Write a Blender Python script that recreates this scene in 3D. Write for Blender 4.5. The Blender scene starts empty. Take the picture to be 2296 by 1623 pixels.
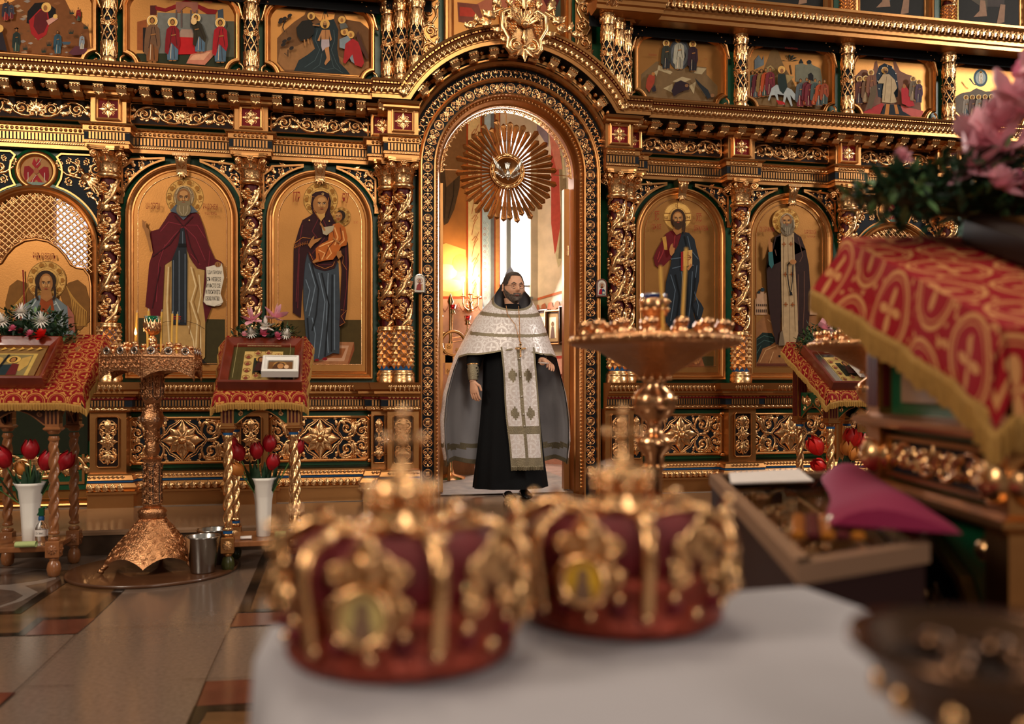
import bpy,math,random
from math import sin,cos,pi,radians as RD
from mathutils import Vector,Matrix
SC=bpy.context.scene
COL=SC.collection
rnd=random.Random(7)
# ---------------------------------------------------------------- camera
FPX=1950.0;YAW=RD(11.6);CAM=(-1.370,-6.847,1.015)
cd=bpy.data.cameras.new('camera');cam=bpy.data.objects.new('camera',cd);COL.objects.link(cam)
cam.location=CAM;cam.rotation_euler=(pi/2,0,-YAW)
cd.sensor_width=36;cd.lens=FPX*36/2296;cd.shift_y=56.5/2296
cd.clip_start=.05;cd.clip_end=80
cd.dof.use_dof=True;cd.dof.focus_distance=6.6;cd.dof.aperture_fstop=2.15
SC.camera=cam
def cw(X,Z,z):
 """lateral X and depth Z seen from where the photographer stood -> world point"""
 return Vector((CAM[0]+X*cos(YAW)+Z*sin(YAW),CAM[1]-X*sin(YAW)+Z*cos(YAW),z))
def wp(px,py,y0=0.):
 a=(px-1148)/FPX;b=(868-py)/FPX
 d=(sin(YAW)+a*cos(YAW),cos(YAW)-a*sin(YAW),b);t=(y0-CAM[1])/d[1]
 return (CAM[0]+t*d[0],CAM[2]+t*d[2])
# ---------------------------------------------------------------- colour management, world, lights
vs=SC.view_settings;vs.view_transform='Standard';vs.look='None';vs.gamma=1;vs.use_curve_mapping=False
vs.exposure=0.0
W=bpy.data.worlds.new('World');SC.world=W;W.use_nodes=True
wn=W.node_tree.nodes;wl=W.node_tree.links
bgn=wn['Background']
tcw=wn.new('ShaderNodeTexCoord');sx=wn.new('ShaderNodeSeparateXYZ');rw=wn.new('ShaderNodeValToRGB')
wl.new(tcw.outputs['Generated'],sx.inputs[0]);wl.new(sx.outputs['Z'],rw.inputs[0]);wl.new(rw.outputs[0],bgn.inputs[0])
rw.color_ramp.elements[0].position=.0;rw.color_ramp.elements[0].color=(.20,.12,.075,1)
rw.color_ramp.elements[1].position=.8;rw.color_ramp.elements[1].color=(1.0,.86,.70,1)
bgn.inputs[1].default_value=0.30
def area(name,loc,target,sx_,sy_,power,col):
 l=bpy.data.lights.new(name,'AREA');l.shape='RECTANGLE';l.size=sx_;l.size_y=sy_;l.energy=power;l.color=col
 o=bpy.data.objects.new(name,l);COL.objects.link(o);o.location=loc
 o.rotation_euler=(Vector(target)-Vector(loc)).to_track_quat('-Z','Y').to_euler();return o
def point(name,loc,power,col,r=.03):
 l=bpy.data.lights.new(name,'POINT');l.energy=power;l.color=col;l.shadow_soft_size=r
 o=bpy.data.objects.new(name,l);COL.objects.link(o);o.location=loc;return o
area('nave_window_light_left',(-5.6,-6.2,4.4),(0,0,1.8),1.2,2.2,220,(1,.86,.70))
area('nave_window_light_right',(8.5,-4.8,5.6),(4.2,0,3.5),1.0,1.5,330,(1,.92,.84))
for k in range(9):point('sparkle_light',(-.6+.55*cos(k*pi*2/9),-4.3+.55*sin(k*pi*2/9),5.0+.1*(k % 2)),30,(1,.84,.64),.035)  # ring of unseen point lights, added for sparkle on gold and crystal beads
area('west_window_light',(.4,-13.0,4.2),(0,0,2.2),2.0,2.6,190,(1,.90,.78))
area('altar_window_light',(.55,2.55,2.4),(.3,-1,1.2),.6,1.8,150,(1,.95,.9))
point('altar_fill_light',(-.4,1.2,4.0),45,(1,.80,.55),.3)  # unseen warm fill, added to brighten the altar room
# ---------------------------------------------------------------- materials
def lin(c):return c/12.92 if c<=.04045 else ((c+.055)/1.055)**2.4
def hexc(h):return tuple(lin(int(h[i:i+2],16)/255) for i in (0,2,4))+(1,)
MATS={}
def mat(name,col='808080',rough=.5,metal=0.,bump=0.,bscale=60.,var=0.,vscale=8.,spec=.5,coat=0.,emis=None,estr=0.,trans=0.,alpha=1.,sub=0.,stretch=None,ior=1.45,detail=3.):
 if name in MATS:return MATS[name]
 m=bpy.data.materials.new(name);m.use_nodes=True;n=m.node_tree.nodes;l=m.node_tree.links
 p=n['Principled BSDF'];c=hexc(col)
 p.inputs['Base Color'].default_value=c;p.inputs['Roughness'].default_value=rough;p.inputs['Metallic'].default_value=metal
 p.inputs['Specular IOR Level'].default_value=spec;p.inputs['Coat Weight'].default_value=coat;p.inputs['IOR'].default_value=ior
 p.inputs['Transmission Weight'].default_value=trans;p.inputs['Alpha'].default_value=alpha
 if sub:p.inputs['Subsurface Weight'].default_value=sub;p.inputs['Subsurface Radius'].default_value=(.02,.008,.004)
 if emis:p.inputs['Emission Color'].default_value=hexc(emis);p.inputs['Emission Strength'].default_value=estr
 if bump or var:
  tc=n.new('ShaderNodeTexCoord');src=tc.outputs['Object']
  if stretch:
   mp=n.new('ShaderNodeMapping');mp.inputs['Scale'].default_value=stretch;l.new(src,mp.inputs[0]);src=mp.outputs[0]
 if bump:
  nz=n.new('ShaderNodeTexNoise');nz.inputs['Scale'].default_value=bscale;nz.inputs['Detail'].default_value=detail;l.new(src,nz.inputs[0])
  b=n.new('ShaderNodeBump');b.inputs['Strength'].default_value=bump;b.inputs['Distance'].default_value=.004
  l.new(nz.outputs[0],b.inputs['Height']);l.new(b.outputs[0],p.inputs['Normal'])
 if var:
  nz=n.new('ShaderNodeTexNoise');nz.inputs['Scale'].default_value=vscale;nz.inputs['Detail'].default_value=6;l.new(src,nz.inputs[0])
  r=n.new('ShaderNodeValToRGB');r.color_ramp.elements[0].position=.3;r.color_ramp.elements[1].position=.7
  r.color_ramp.elements[0].color=tuple(x*(1-var) for x in c[:3])+(1,);r.color_ramp.elements[1].color=tuple(min(1,x*(1+var)) for x in c[:3])+(1,)
  l.new(nz.outputs[0],r.inputs[0]);l.new(r.outputs[0],p.inputs['Base Color'])
 MATS[name]=m;return m
mat('gold','e4b27c',.27,1.,bump=.25,bscale=90,var=.08,vscale=20)
mat('gold_flat','ba8450',.36,1.,bump=.12,bscale=40,var=.10,vscale=3)
mat('gold_leaf','a4723f',.42,1.,bump=.10,bscale=120,var=.12,vscale=2.5)
mat('gold_dark','b07c48',.36,1.,var=.1)
mat('brass','e8b080',.22,1.,bump=.2,bscale=70,var=.08)
mat('copper_gold','c08a60',.28,1.,bump=1.,bscale=110,var=.1,vscale=30)
mat('olive_foot','3a3a18',.3);mat('green','0d4a2c',.35,bump=.1,var=.15)
mat('navy','07121c',.6,spec=.25)
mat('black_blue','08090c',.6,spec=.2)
mat('blue','174a78',.45,spec=.3)
mat('red','6a060c',.55,spec=.2)
mat('dark_red','4a080c',.5,spec=.3)
mat('silver','d8d2c8',.25,1.,bump=.1)
mat('steel','a8a6a2',.22,1.,bump=.05,stretch=(1,1,.05))
mat('wood','8a5632',.30,bump=.15,bscale=40,var=.22,vscale=14,stretch=(1,1,.25),coat=.3)
mat('wood_red','6a2716',.22,bump=.05,var=.25,vscale=8,coat=.5)
mat('dark_wood','3a1c12',.3,var=.2,coat=.3)
mat('board','53331f',.3,var=.2,vscale=5,coat=.3,stretch=(.3,2,1))
mat('white_plastic','e6e0d8',.35)
mat('white_paint','e8e4de',.35,bump=.05)
mat('skin','e2ac8c',.5,sub=.08,bump=.25,bscale=160,var=.12,vscale=18)
mat('lip','9a5a4c',.45)
mat('hair','3c3430',.6,bump=.8,bscale=160,var=.45,vscale=60,stretch=(1,1,.4))
mat('beard','6a5e56',.75,bump=1.,bscale=240,var=.5,vscale=90)
mat('eye_white','d8ccc0',.3)
mat('black','0a0a0b',.5)
mat('cassock','0e0f12',.8,bump=.3,bscale=120,spec=.25)
mat('shoe','0b0b0c',.2)
mat('candle_wax','d8a848',.5,sub=.2)
mat('wax_white','e8e0d0',.5)
mat('flame','ffb060',.5,emis='ffb860',estr=14)
mat('lamp_bulb','fff0c8',.5,emis='ffe2a0',estr=60)
mat('glass','ffffff',.03,trans=1.,ior=1.45)
mat('glass_green','0f8f6a',.05,trans=.85)
mat('glass_blue','0a2a9a',.05,trans=.8)
mat('glass_red','c01828',.05,trans=.8)
mat('leaf','26402a',.45,var=.3,vscale=30)
mat('leaf_light','5a7a4a',.45,var=.3,vscale=30)
mat('stem','5a7c3c',.5)
mat('tulip','a0101c',.4,var=.2,vscale=30,sub=.1)
mat('tulip_bright','d0201c',.4,var=.2,vscale=30,sub=.1)
mat('tulip_orange','d08038',.45,var=.2)
mat('petal_pink','dfa0ac',.5,var=.15,vscale=30,sub=.1)
mat('petal_rose','cf6a86',.5,var=.2,vscale=30,sub=.1)
mat('petal_white','e8e2da',.5,sub=.1)
mat('petal_red','cc1a12',.5,var=.2)
mat('fringe','b98a42',.6,bump=.9,bscale=150,stretch=(6,6,.3),var=.2,vscale=60)
mat('white_cloth','a39ea2',.85,bump=.2,bscale=30,var=.04)
mat('purple_cloth','800a3c',.75,bump=.3,bscale=60)
mat('dark_brown','1c0c06',.6,spec=.2)
mat('stone_step','8a6a50',.18,bump=.02,var=.15,vscale=5,stretch=(1,4,1))
mat('stone_riser','3c2c20',.3,var=.3,vscale=12)
mat('paper','ddd2cc',.6,var=.06,vscale=40)
mat('cable','0a0908',.5)
def brocade(name,base,orn,scale,rough=.55,metal_o=.6,soft=.02,ring=.43,kind='cross',th=1.,oz=.53):
 m=mat(name,base,rough,spec=.25);n=m.node_tree.nodes;l=m.node_tree.links;p=n['Principled BSDF']
 def M(op,a,b=None,c=None):
  q=n.new('ShaderNodeMath');q.operation=op
  for i,v in enumerate((a,b,c)):
   if v is None:continue
   if isinstance(v,(int,float)):q.inputs[i].default_value=v
   else:l.new(v,q.inputs[i])
  return q.outputs[0]
 at=n.new('ShaderNodeAttribute');at.attribute_name='pat';sp=n.new('ShaderNodeSeparateXYZ');l.new(at.outputs['Vector'],sp.inputs[0])
 x=M('MULTIPLY',sp.outputs[0],scale);y=M('MULTIPLY',sp.outputs[1],scale)
 row=M('FLOOR',y);x=M('ADD',x,M('MULTIPLY',row,.5))
 fx=M('SUBTRACT',M('FRACT',x),.5);fy=M('SUBTRACT',M('FRACT',y),.5)
 r=M('SQRT',M('ADD',M('MULTIPLY',fx,fx),M('MULTIPLY',fy,fy)));an=M('ARCTAN2',fy,fx)
 r1=M('LESS_THAN',M('ABSOLUTE',M('SUBTRACT',r,ring)),.035*th);r2=M('LESS_THAN',M('ABSOLUTE',M('SUBTRACT',r,ring-.075)),.012*th)
 pet=M('LESS_THAN',r,M('MULTIPLY',M('ADD',M('MULTIPLY',M('COSINE',M('MULTIPLY',an,4 if kind=='cross' else 8)),.5),.40*th+.18),.27))
 out=M('GREATER_THAN',r,ring+.05);nz=n.new('ShaderNodeTexNoise');nz.inputs['Scale'].default_value=scale*7;l.new(at.outputs['Vector'],nz.inputs[0])
 o2=M('MULTIPLY',out,M('GREATER_THAN',nz.outputs[0],oz))
 f=M('MINIMUM',M('ADD',M('ADD',r1,r2),M('ADD',pet,o2)),1.0)
 mx=n.new('ShaderNodeMix');mx.data_type='RGBA';l.new(f,mx.inputs[0]);mx.inputs[6].default_value=hexc(base);mx.inputs[7].default_value=hexc(orn);l.new(mx.outputs[2],p.inputs['Base Color'])
 l.new(M('MULTIPLY',f,metal_o),p.inputs['Metallic']);return m
brocade('cloth_red','7c040c','c08844',9.5,.8,.3,1,th=.6);brocade('cloth_red_big','8a0412','c08450',6.2,.8,.2,th=.75,oz=.60)
brocade('silver_brocade','d6cac6','efe8e6',9.0,.36,.2);mat('galloon','8c8068',.42,.5,bump=.8,bscale=160);mat('lining','98959a',.8,bump=.15,bscale=30)
PC={}
def paint(h,rough=.42):
 k='paint_'+h
 if k not in MATS:mat(k,h,.6,var=.10,vscale=25,spec=.2)
 return k
# ---------------------------------------------------------------- mesh builder
class MB:
 def __init__(s,T=None):
  s.v=[];s.f=[];s.mi=[];s.sm=[];s.mats=[];s.T=T or (lambda a,b,c:(a,b,c));s.cur=0;s.smooth=True;s.pat={}
 def m(s,name):
  if name not in MATS:raise KeyError(name)
  if name not in s.mats:s.mats.append(name)
  s.cur=s.mats.index(name);return s
 def add(s,vs_,fs,smooth=None):
  o=len(s.v);T=s.T
  s.v.extend(T(*v) for v in vs_);sm=s.smooth if smooth is None else smooth
  for f in fs:s.f.append([i+o for i in f]);s.mi.append(s.cur);s.sm.append(sm)
 def box(s,x0,x1,y0,y1,z0,z1):
  v=[(x,y,z) for x in (x0,x1) for y in (y0,y1) for z in (z0,z1)]
  s.add(v,[(0,1,3,2),(4,6,7,5),(0,4,5,1),(2,3,7,6),(0,2,6,4),(1,5,7,3)],False)
 def bevbox(s,x0,x1,y0,y1,z0,z1,b=.004):
  X=(x0+x1)/2;Y=(y0+y1)/2
  s.stack([(x0+b,x1-b,y0+b,y1-b,z0),(x0,x1,y0,y1,z0+b),(x0,x1,y0,y1,z1-b),(x0+b,x1-b,y0+b,y1-b,z1)])
 def stack(s,secs):
  v=[];f=[]
  for (x0,x1,y0,y1,z) in secs:v+=[(x0,y0,z),(x1,y0,z),(x1,y1,z),(x0,y1,z)]
  for i in range(len(secs)-1):
   for k in range(4):a=i*4+k;b=i*4+(k+1) % 4;f.append((a,b,b+4,a+4))
  f.append((3,2,1,0));n=len(v);f.append((n-4,n-3,n-2,n-1));s.add(v,f,False)
 def grid(s,P,closed_u=False,closed_v=False,smooth=True):
  nu=len(P);nv=len(P[0]);v=[p for r in P for p in r];f=[]
  for i in range(nu if closed_u else nu-1):
   for j in range(nv if closed_v else nv-1):
    i2=(i+1) % nu;j2=(j+1) % nv;f.append((i*nv+j,i2*nv+j,i2*nv+j2,i*nv+j2))
  s.add(v,f,smooth)
 def lathe(s,prof,cx=0,cy=0,n=16,z0=0,caps=True,smooth=True,a0=0.,arc=2*pi):
  P=[]
  full=abs(arc-2*pi)<1e-6
  for (r,z) in prof:P.append([(cx+r*cos(a0+arc*k/n),cy+r*sin(a0+arc*k/n),z0+z) for k in range(n if full else n+1)])
  s.grid(P,closed_v=full,smooth=smooth)
  if caps and full:
   for (r,z),rev in ((prof[0],True),(prof[-1],False)):
    if r>1e-5:
     idx=[(cx+r*cos(a0+arc*k/n),cy+r*sin(a0+arc*k/n),z0+z) for k in range(n)]
     s.add(idx,[list(range(n))[::-1] if rev else list(range(n))],False)
 def tube(s,pts,rad,n=8,caps=True,smooth=True):
  pts=[Vector(p) for p in pts];m=len(pts)
  if not hasattr(rad,'__len__'):rad=[rad]*m
  P=[];up=None
  for i in range(m):
   t=(pts[min(i+1,m-1)]-pts[max(i-1,0)])
   if t.length<1e-9:t=Vector((0,0,1))
   t.normalize()
   if up is None:up=t.orthogonal().normalized()
   up=(up-t*up.dot(t))
   if up.length<1e-6:up=t.orthogonal()
   up.normalize();bi=t.cross(up)
   P.append([tuple(pts[i]+(up*cos(2*pi*k/n)+bi*sin(2*pi*k/n))*rad[i]) for k in range(n)])
  s.grid(P,closed_v=True,smooth=smooth)
  if caps:
   s.add(P[0],[list(range(n))[::-1]],False);s.add(P[-1],[list(range(n))],False)
 def ball(s,c,r,nu=6,nv=8,sc=(1,1,1)):
  P=[]
  for i in range(nu+1):
   t=pi*i/nu
   P.append([(c[0]+r*sc[0]*sin(t)*cos(2*pi*k/nv),c[1]+r*sc[1]*sin(t)*sin(2*pi*k/nv),c[2]-r*sc[2]*cos(t)) for k in range(nv)])
  s.grid(P,closed_v=True)
 def pgrid(s,P,U,smooth=True):
  o=len(s.v);s.grid(P,smooth=smooth);k=0
  for r in U:
   for u in r:s.pat[o+k]=u;k+=1
 # relief primitives, in (a right, b up, d out of the panel)
 def R(s,a,b,d=0):return (a,-d,b)
 def poly(s,pts,d=0.,d0=None):
  n=len(pts);s.add([s.R(a,b,d) for a,b in pts],[list(range(n))],False)
  if d0 is not None:
   v=[s.R(a,b,d) for a,b in pts]+[s.R(a,b,d0) for a,b in pts]
   s.add(v,[(i,(i+1) % n,(i+1) % n+n,i+n) for i in range(n)],False)
 def rect(s,a0,a1,b0,b1,d=0,d0=None):s.poly([(a0,b0),(a1,b0),(a1,b1),(a0,b1)],d,d0)
 def frame(s,pts,prof,closed=True):
  n=len(pts);P=[]
  for i in range(n):
   p=Vector(pts[i]);a=Vector(pts[(i-1) % n]);b=Vector(pts[(i+1) % n])
   if not closed and i==0:a=p-(b-p)
   if not closed and i==n-1:b=p+(p-a)
   t1=(p-a).normalized();t2=(b-p).normalized()
   n1=Vector((-t1.y,t1.x));n2=Vector((-t2.y,t2.x));mm=(n1+n2)
   if mm.length<1e-6:mm=n1
   mm.normalize();k=1/max(.35,mm.dot(n1))
   P.append([s.R(p.x+mm.x*o*k,p.y+mm.y*o*k,d) for o,d in prof])
  s.grid(P,closed_u=closed,smooth=False)
 def htube(s,pts,rad,d0=0.,hs=1.,n=4):
  m=len(pts)
  if not hasattr(rad,'__len__'):rad=[rad]*m
  P=[]
  for i in range(m):
   x1,y1=pts[max(i-1,0)];x2,y2=pts[min(i+1,m-1)];L=math.hypot(x2-x1,y2-y1) or 1
   nx,ny=-(y2-y1)/L,(x2-x1)/L;r=rad[i]
   P.append([s.R(pts[i][0]+nx*r*cos(pi*k/n),pts[i][1]+ny*r*cos(pi*k/n),d0+sin(pi*k/n)*r*hs) for k in range(n+1)])
  s.grid(P)
 def knob(s,a,b,r,d0=0.,hs=1.,n=8,m=3):
  P=[[s.R(a+r*cos(pi/2*i/m)*cos(2*pi*k/n),b+r*cos(pi/2*i/m)*sin(2*pi*k/n),d0+r*hs*sin(pi/2*i/m)) for k in range(n)] for i in range(m+1)]
  s.grid(P,closed_v=True)
 def leafr(s,a,b,ang,L,w,bend=0.,d0=0.,h=None,lobes=3,curl=0.):
  h=w*.6 if h is None else h;n=lobes*2+1;P=[];x,y,th=a,b,ang;st=L/n
  for i in range(n+1):
   t=i/n;ww=w*.5*(sin(pi*min(1,t*.86+.12))**.8)*(1+.22*(1 if i % 2 else -1)*(0 if i in (0,n) else 1))
   if i==n:ww=w*.02
   nx,ny=-sin(th),cos(th);hh=h*(.5+.5*sin(pi*min(1,t+.15)));dd=d0+curl*t*t
   P.append([s.R(x+nx*ww,y+ny*ww,dd),s.R(x+nx*ww*.55,y+ny*ww*.55,dd+hh),s.R(x,y,dd+hh*.45),s.R(x-nx*ww*.55,y-ny*ww*.55,dd+hh),s.R(x-nx*ww,y-ny*ww,dd)])
   th+=bend/n;x+=cos(th)*st;y+=sin(th)*st
  s.grid(P)
 def scroll(s,cx,cy,Rr,a0,dr,w,turns=1.35,knob=True,leaves=3,d0=0.,lead=None):
  n=18;pts=[];rr=[]
  if lead:pts.append(lead);rr.append(w*.7)
  for i in range(n+1):
   t=i/n;r=Rr*(1-.80*t**.85);a=a0+dr*turns*2*pi*t
   pts.append((cx+r*cos(a),cy+r*sin(a)));rr.append(w*(1-.45*t))
  s.htube(pts,rr,d0,1.15)
  if knob:s.knob(cx,cy,Rr*.26,d0,1.2)
  for k in range(leaves):
   a=a0+dr*2*pi*(.12+.52*k/max(1,leaves));r=Rr*(1-.30*(.12+.4*k/max(1,leaves)))
   s.leafr(cx+r*cos(a),cy+r*sin(a),a+dr*.9,Rr*.62,Rr*.34,dr*1.3,d0,None,2)
  s.leafr(cx+Rr*.62*cos(a0+dr*3.6),cy+Rr*.62*sin(a0+dr*3.6),a0+dr*3.6+dr*2.2,Rr*.7,Rr*.34,dr*1.2,d0,None,2)
 def rosette(s,a,b,Rr,n=8,d0=0.,wk=.55,inner=True,a0=0.):
  for k in range(n):s.leafr(a,b,a0+2*pi*k/n,Rr*(1 if k % 2==0 else .86),Rr*wk,0,d0,Rr*.16,2)
  if inner:
   for k in range(n):s.leafr(a,b,a0+2*pi*(k+.5)/n,Rr*.6,Rr*.3,0,d0+Rr*.1,Rr*.14,1)
  s.knob(a,b,Rr*.22,d0+Rr*.12,1)
 def grapes(s,a,b,Rr,ang=-pi/2,d0=0.):
  q=Rr*.30
  for row,cnt in enumerate((3,3,2,1)):
   for k in range(cnt):
    u=(k-(cnt-1)/2)*q*1.5+(.3*q if row==1 else 0);v=row*q*1.35
    s.knob(a+cos(ang)*v-sin(ang)*u,b+sin(ang)*v+cos(ang)*u,q*.9,d0+q*.4,1,6,2)
 def obj(s,name,parent=None,loc=(0,0,0),rot=(0,0,0),sub=0,bevel=0,solid=0):
  me=bpy.data.meshes.new(name);me.from_pydata([tuple(v) for v in s.v],[],s.f)
  for k in s.mats:me.materials.append(MATS[k])
  if s.pat:
   at=me.attributes.new('pat','FLOAT_VECTOR','POINT');fl_=[]
   for i in range(len(s.v)):p=s.pat.get(i,(0,0));fl_+=[p[0],p[1],0]
   at.data.foreach_set('vector',fl_)
  me.polygons.foreach_set('material_index',s.mi);me.polygons.foreach_set('use_smooth',s.sm);me.update()
  o=bpy.data.objects.new(name,me);COL.objects.link(o);o.location=loc;o.rotation_euler=rot
  if parent:o.parent=parent
  if solid:q=o.modifiers.new('thick','SOLIDIFY');q.thickness=solid;q.offset=0
  if bevel:q=o.modifiers.new('bevel','BEVEL');q.width=bevel;q.segments=2;q.limit_method='ANGLE'
  if sub:q=o.modifiers.new('sub','SUBSURF');q.levels=sub;q.render_levels=sub
  return o
def tag(o,label=None,cat=None,group=None,kind=None):
 if label:o['label']=label
 if cat:o['category']=cat
 if group:o['group']=group
 if kind:o['kind']=kind
 return o
def thing(name,label,cat,loc=(0,0,0),rz=0.,group=None):
 o=bpy.data.objects.new(name,None);COL.objects.link(o);o.location=loc;o.rotation_euler=(0,0,rz);o.empty_display_size=.1
 return tag(o,label,cat,group)
KIDS=lambda o:[c for c in bpy.data.objects if c.parent==o]
def clone(root,loc=None,rz=None,label=None,group=None,parent=None,kids=None):
 ch=kids if kids is not None else KIDS(root)
 r=root.copy();COL.objects.link(r)
 if parent:r.parent=parent
 if loc is not None:r.location=loc
 if rz is not None:r.rotation_euler=(0,0,rz)
 if label:r['label']=label
 if group:r['group']=group
 for c in ch:clone(c,parent=r)
 return r
def arcpts(cx,cy,r,a0,a1,n):return [(cx+r*cos(a0+(a1-a0)*i/n),cy+r*sin(a0+(a1-a0)*i/n)) for i in range(n+1)]
def archpath(hw,z0,zs,n=24,cx=0.):
 """counter-clockwise: bottom left -> bottom right -> up -> arch -> down"""
 return [(cx-hw,z0),(cx+hw,z0)]+arcpts(cx,zs,hw,0,pi,n)
def notched(hw,z0,z1,r,n=5):
 """rectangle with concave round corners, ccw"""
 P=[]
 for (cx,cz,a0) in ((hw,z0,pi),(hw,z1,-pi/2),(-hw,z1,0),(-hw,z0,pi/2)):
  pass
 P+=arcpts(-hw,z0,r,pi/2,0,n);P+=arcpts(hw,z0,r,pi,pi/2,n)
 P+=arcpts(hw,z1,r,-pi/2,-pi,n);P+=arcpts(-hw,z1,r,0,-pi/2,n)
 return P
def rectpath(hw,z0,z1,cx=0.):return [(cx-hw,z0),(cx+hw,z0),(cx+hw,z1),(cx-hw,z1)]
TXC={}
def text2d(s):
 if s in TXC:return TXC[s]
 c=bpy.data.curves.new('t','FONT');c.body=s;c.size=1;c.resolution_u=2
 o=bpy.data.objects.new('t',c);COL.objects.link(o);bpy.context.view_layer.update()
 me=bpy.data.meshes.new_from_object(o.evaluated_get(bpy.context.evaluated_depsgraph_get()))
 V=[(v.co.x,v.co.y) for v in me.vertices];F=[list(p.vertices) for p in me.polygons]
 bpy.data.objects.remove(o);bpy.data.curves.remove(c);bpy.data.meshes.remove(me)
 TXC[s]=(V,F);return V,F
def text(mb,s,a,b,w,h,d=0.,rot=0.):
 """centred text stretched to w x h"""
 V,F=text2d(s)
 if not V:return
 x0=min(v[0] for v in V);x1=max(v[0] for v in V);y0=min(v[1] for v in V);y1=max(v[1] for v in V)
 sx_=w/max(1e-6,x1-x0);sy_=h/max(1e-6,y1-y0);cr,sr=cos(rot),sin(rot);q=[]
 for x,y in V:
  u=(x-(x0+x1)/2)*sx_;v=(y-(y0+y1)/2)*sy_;q.append(mb.R(a+u*cr-v*sr,b+u*sr+v*cr,d))
 mb.add(q,F,False)
# ================================================================ the iconostasis
ZF=.152                      # raised floor in front of the screen
def plan_run(mb,path,prof,cap=True):
 """sweep an (out, z) profile along a plan polyline running left to right; out = towards the nave"""
 n=len(path);P=[]
 for i in range(n):
  p=Vector(path[i]);a=Vector(path[i-1]) if i else p-(Vector(path[1])-p);b=Vector(path[i+1]) if i<n-1 else p+(p-a)
  t1=(p-a).normalized();t2=(b-p).normalized();n1=Vector((t1.y,-t1.x));n2=Vector((t2.y,-t2.x));mm=(n1+n2).normalized();k=1/max(.4,mm.dot(n1))
  P.append([(p.x+mm.x*o*k,p.y+mm.y*o*k,z) for o,z in prof])
 mb.grid(P,smooth=False)
 if cap:
  m=len(prof);mb.add(P[0],[list(range(m))],False);mb.add(P[-1],[list(range(m))[::-1]],False)
def seg_iter(path,step):
 for i in range(len(path)-1):
  (x0,y0),(x1,y1)=path[i],path[i+1]
  if abs(y1-y0)>1e-6:continue
  L=x1-x0;n=max(1,int(round(L/step)))
  for k in range(n):yield x0+L*(k+.5)/n,y0,L/n
def leaf_row(mb,path,step,zb,h,out,w=1.,up=True,lobes=2,hgt=None):
 for x,y,st in seg_iter(path,step):
  mb.T=lambda a,b,c,x=x,y=y:(a+x,b+y-out,c)
  mb.leafr(0,zb if up else zb+h,pi/2 if up else -pi/2,h,st*w,0,0,hgt or h*.3,lobes)
 mb.T=lambda a,b,c:(a,b,c)
def bar_row(mb,path,step,z0,z1,out,w=.62,d=.006):
 for x,y,st in seg_iter(path,step):mb.box(x-st*w/2,x+st*w/2,y-out-d,y-out,z0,z1)
def egg_row(mb,path,step,z,out,r):
 for x,y,st in seg_iter(path,step):
  mb.T=lambda a,b,c,x=x,y=y:(a+x,b+y-out,c)
  mb.knob(0,z,r,0,.8,6,2);
 mb.T=lambda a,b,c:(a,b,c)
def plan(x0,x1,cols,base,outc,hw=.125):
 P=[(x0,base)]
 for c in cols:
  h=hw
  if c-h>x0+.01:P+=[(c-h,base),(c-h,outc)]
  else:P[0]=(x0,outc)
  if c+h<x1-.01:P+=[(c+h,outc),(c+h,base)]
  else:P+=[(x1,outc)];return P
 P.append((x1,base));return P
PL=plan(-4.3,-1.09,[-3.95,-2.96,-1.97],-.02,-.13)+[(-1.09,-.15),(-.975,-.15),(-.975,-.26),(-.735,-.26)]
PR=[(-x,y) for x,y in PL[::-1]]
PRX=PR[:-1]+[(4.075,-.13),(4.075,-.02),(4.8,-.02),(4.8,-.13),(5.2,-.13)]
PR=PRX[:-5]+PRX[-5:]
def clean(P):
 Q=[P[0]]
 for p in P[1:]:
  if (abs(p[0]-Q[-1][0])>1e-6 or abs(p[1]-Q[-1][1])>1e-6):Q.append(p)
 return Q
PL=clean(PL)
PR=clean([(-x,y) for x,y in PL[::-1]][:-3]+[(3.825,-.02),(3.825,-.13),(4.075,-.13),(4.075,-.02),(4.82,-.02),(4.82,-.13),(5.15,-.13)])
PLD=[p for p in PL if p[0]>=-3.0851]
PLD=[(-3.085,-.13)]+[p for p in PLD if p[0]>-3.08]
PRD=[(-x,y) for x,y in PLD[::-1]]
# ---- backing wall
def arch_wall(mb,x0,x1,z0,z1,cx,hw,zs,y0,y1,n=24):
 A=arcpts(cx,zs,hw,pi,0,n)
 for yy in (y0,y1):
  q=[(x0,yy,z0),(cx-hw,yy,z0),(cx-hw,yy,zs),(x0,yy,zs)];mb.add(q,[(0,1,2,3)],False)
  q=[(x1,yy,z0),(cx+hw,yy,z0),(cx+hw,yy,zs),(x1,yy,zs)];mb.add(q,[(0,1,2,3)],False)
  mb.add([(x0,yy,zs),(cx-hw,yy,zs),(cx-hw,yy,z1),(x0,yy,z1)],[(0,1,2,3)],False)
  mb.add([(x1,yy,zs),(cx+hw,yy,zs),(cx+hw,yy,z1),(x1,yy,z1)],[(0,1,2,3)],False)
  for i in range(n):
   a,b=A[i],A[i+1];mb.add([(a[0],yy,a[1]),(b[0],yy,b[1]),(b[0],yy,z1),(a[0],yy,z1)],[(0,1,2,3)],False)
 pts=[(cx-hw,z0)]+A+[(cx+hw,z0)]
 for i in range(len(pts)-1):
  a,b=pts[i],pts[i+1];mb.add([(a[0],y0,a[1]),(b[0],y0,b[1]),(b[0],y1,b[1]),(a[0],y1,a[1])],[(0,1,2,3)],False)
 mb.add([(x0,y0,z0),(x0,y1,z0),(x0,y1,z1),(x0,y0,z1)],[(0,1,2,3)],False)
 mb.add([(x1,y0,z0),(x1,y1,z0),(x1,y1,z1),(x1,y0,z1)],[(0,1,2,3)],False)
mb=MB();mb.m('green')
arch_wall(mb,-1.0,1.0,ZF,4.95,0,.60,2.72,.045,.16)
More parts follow.
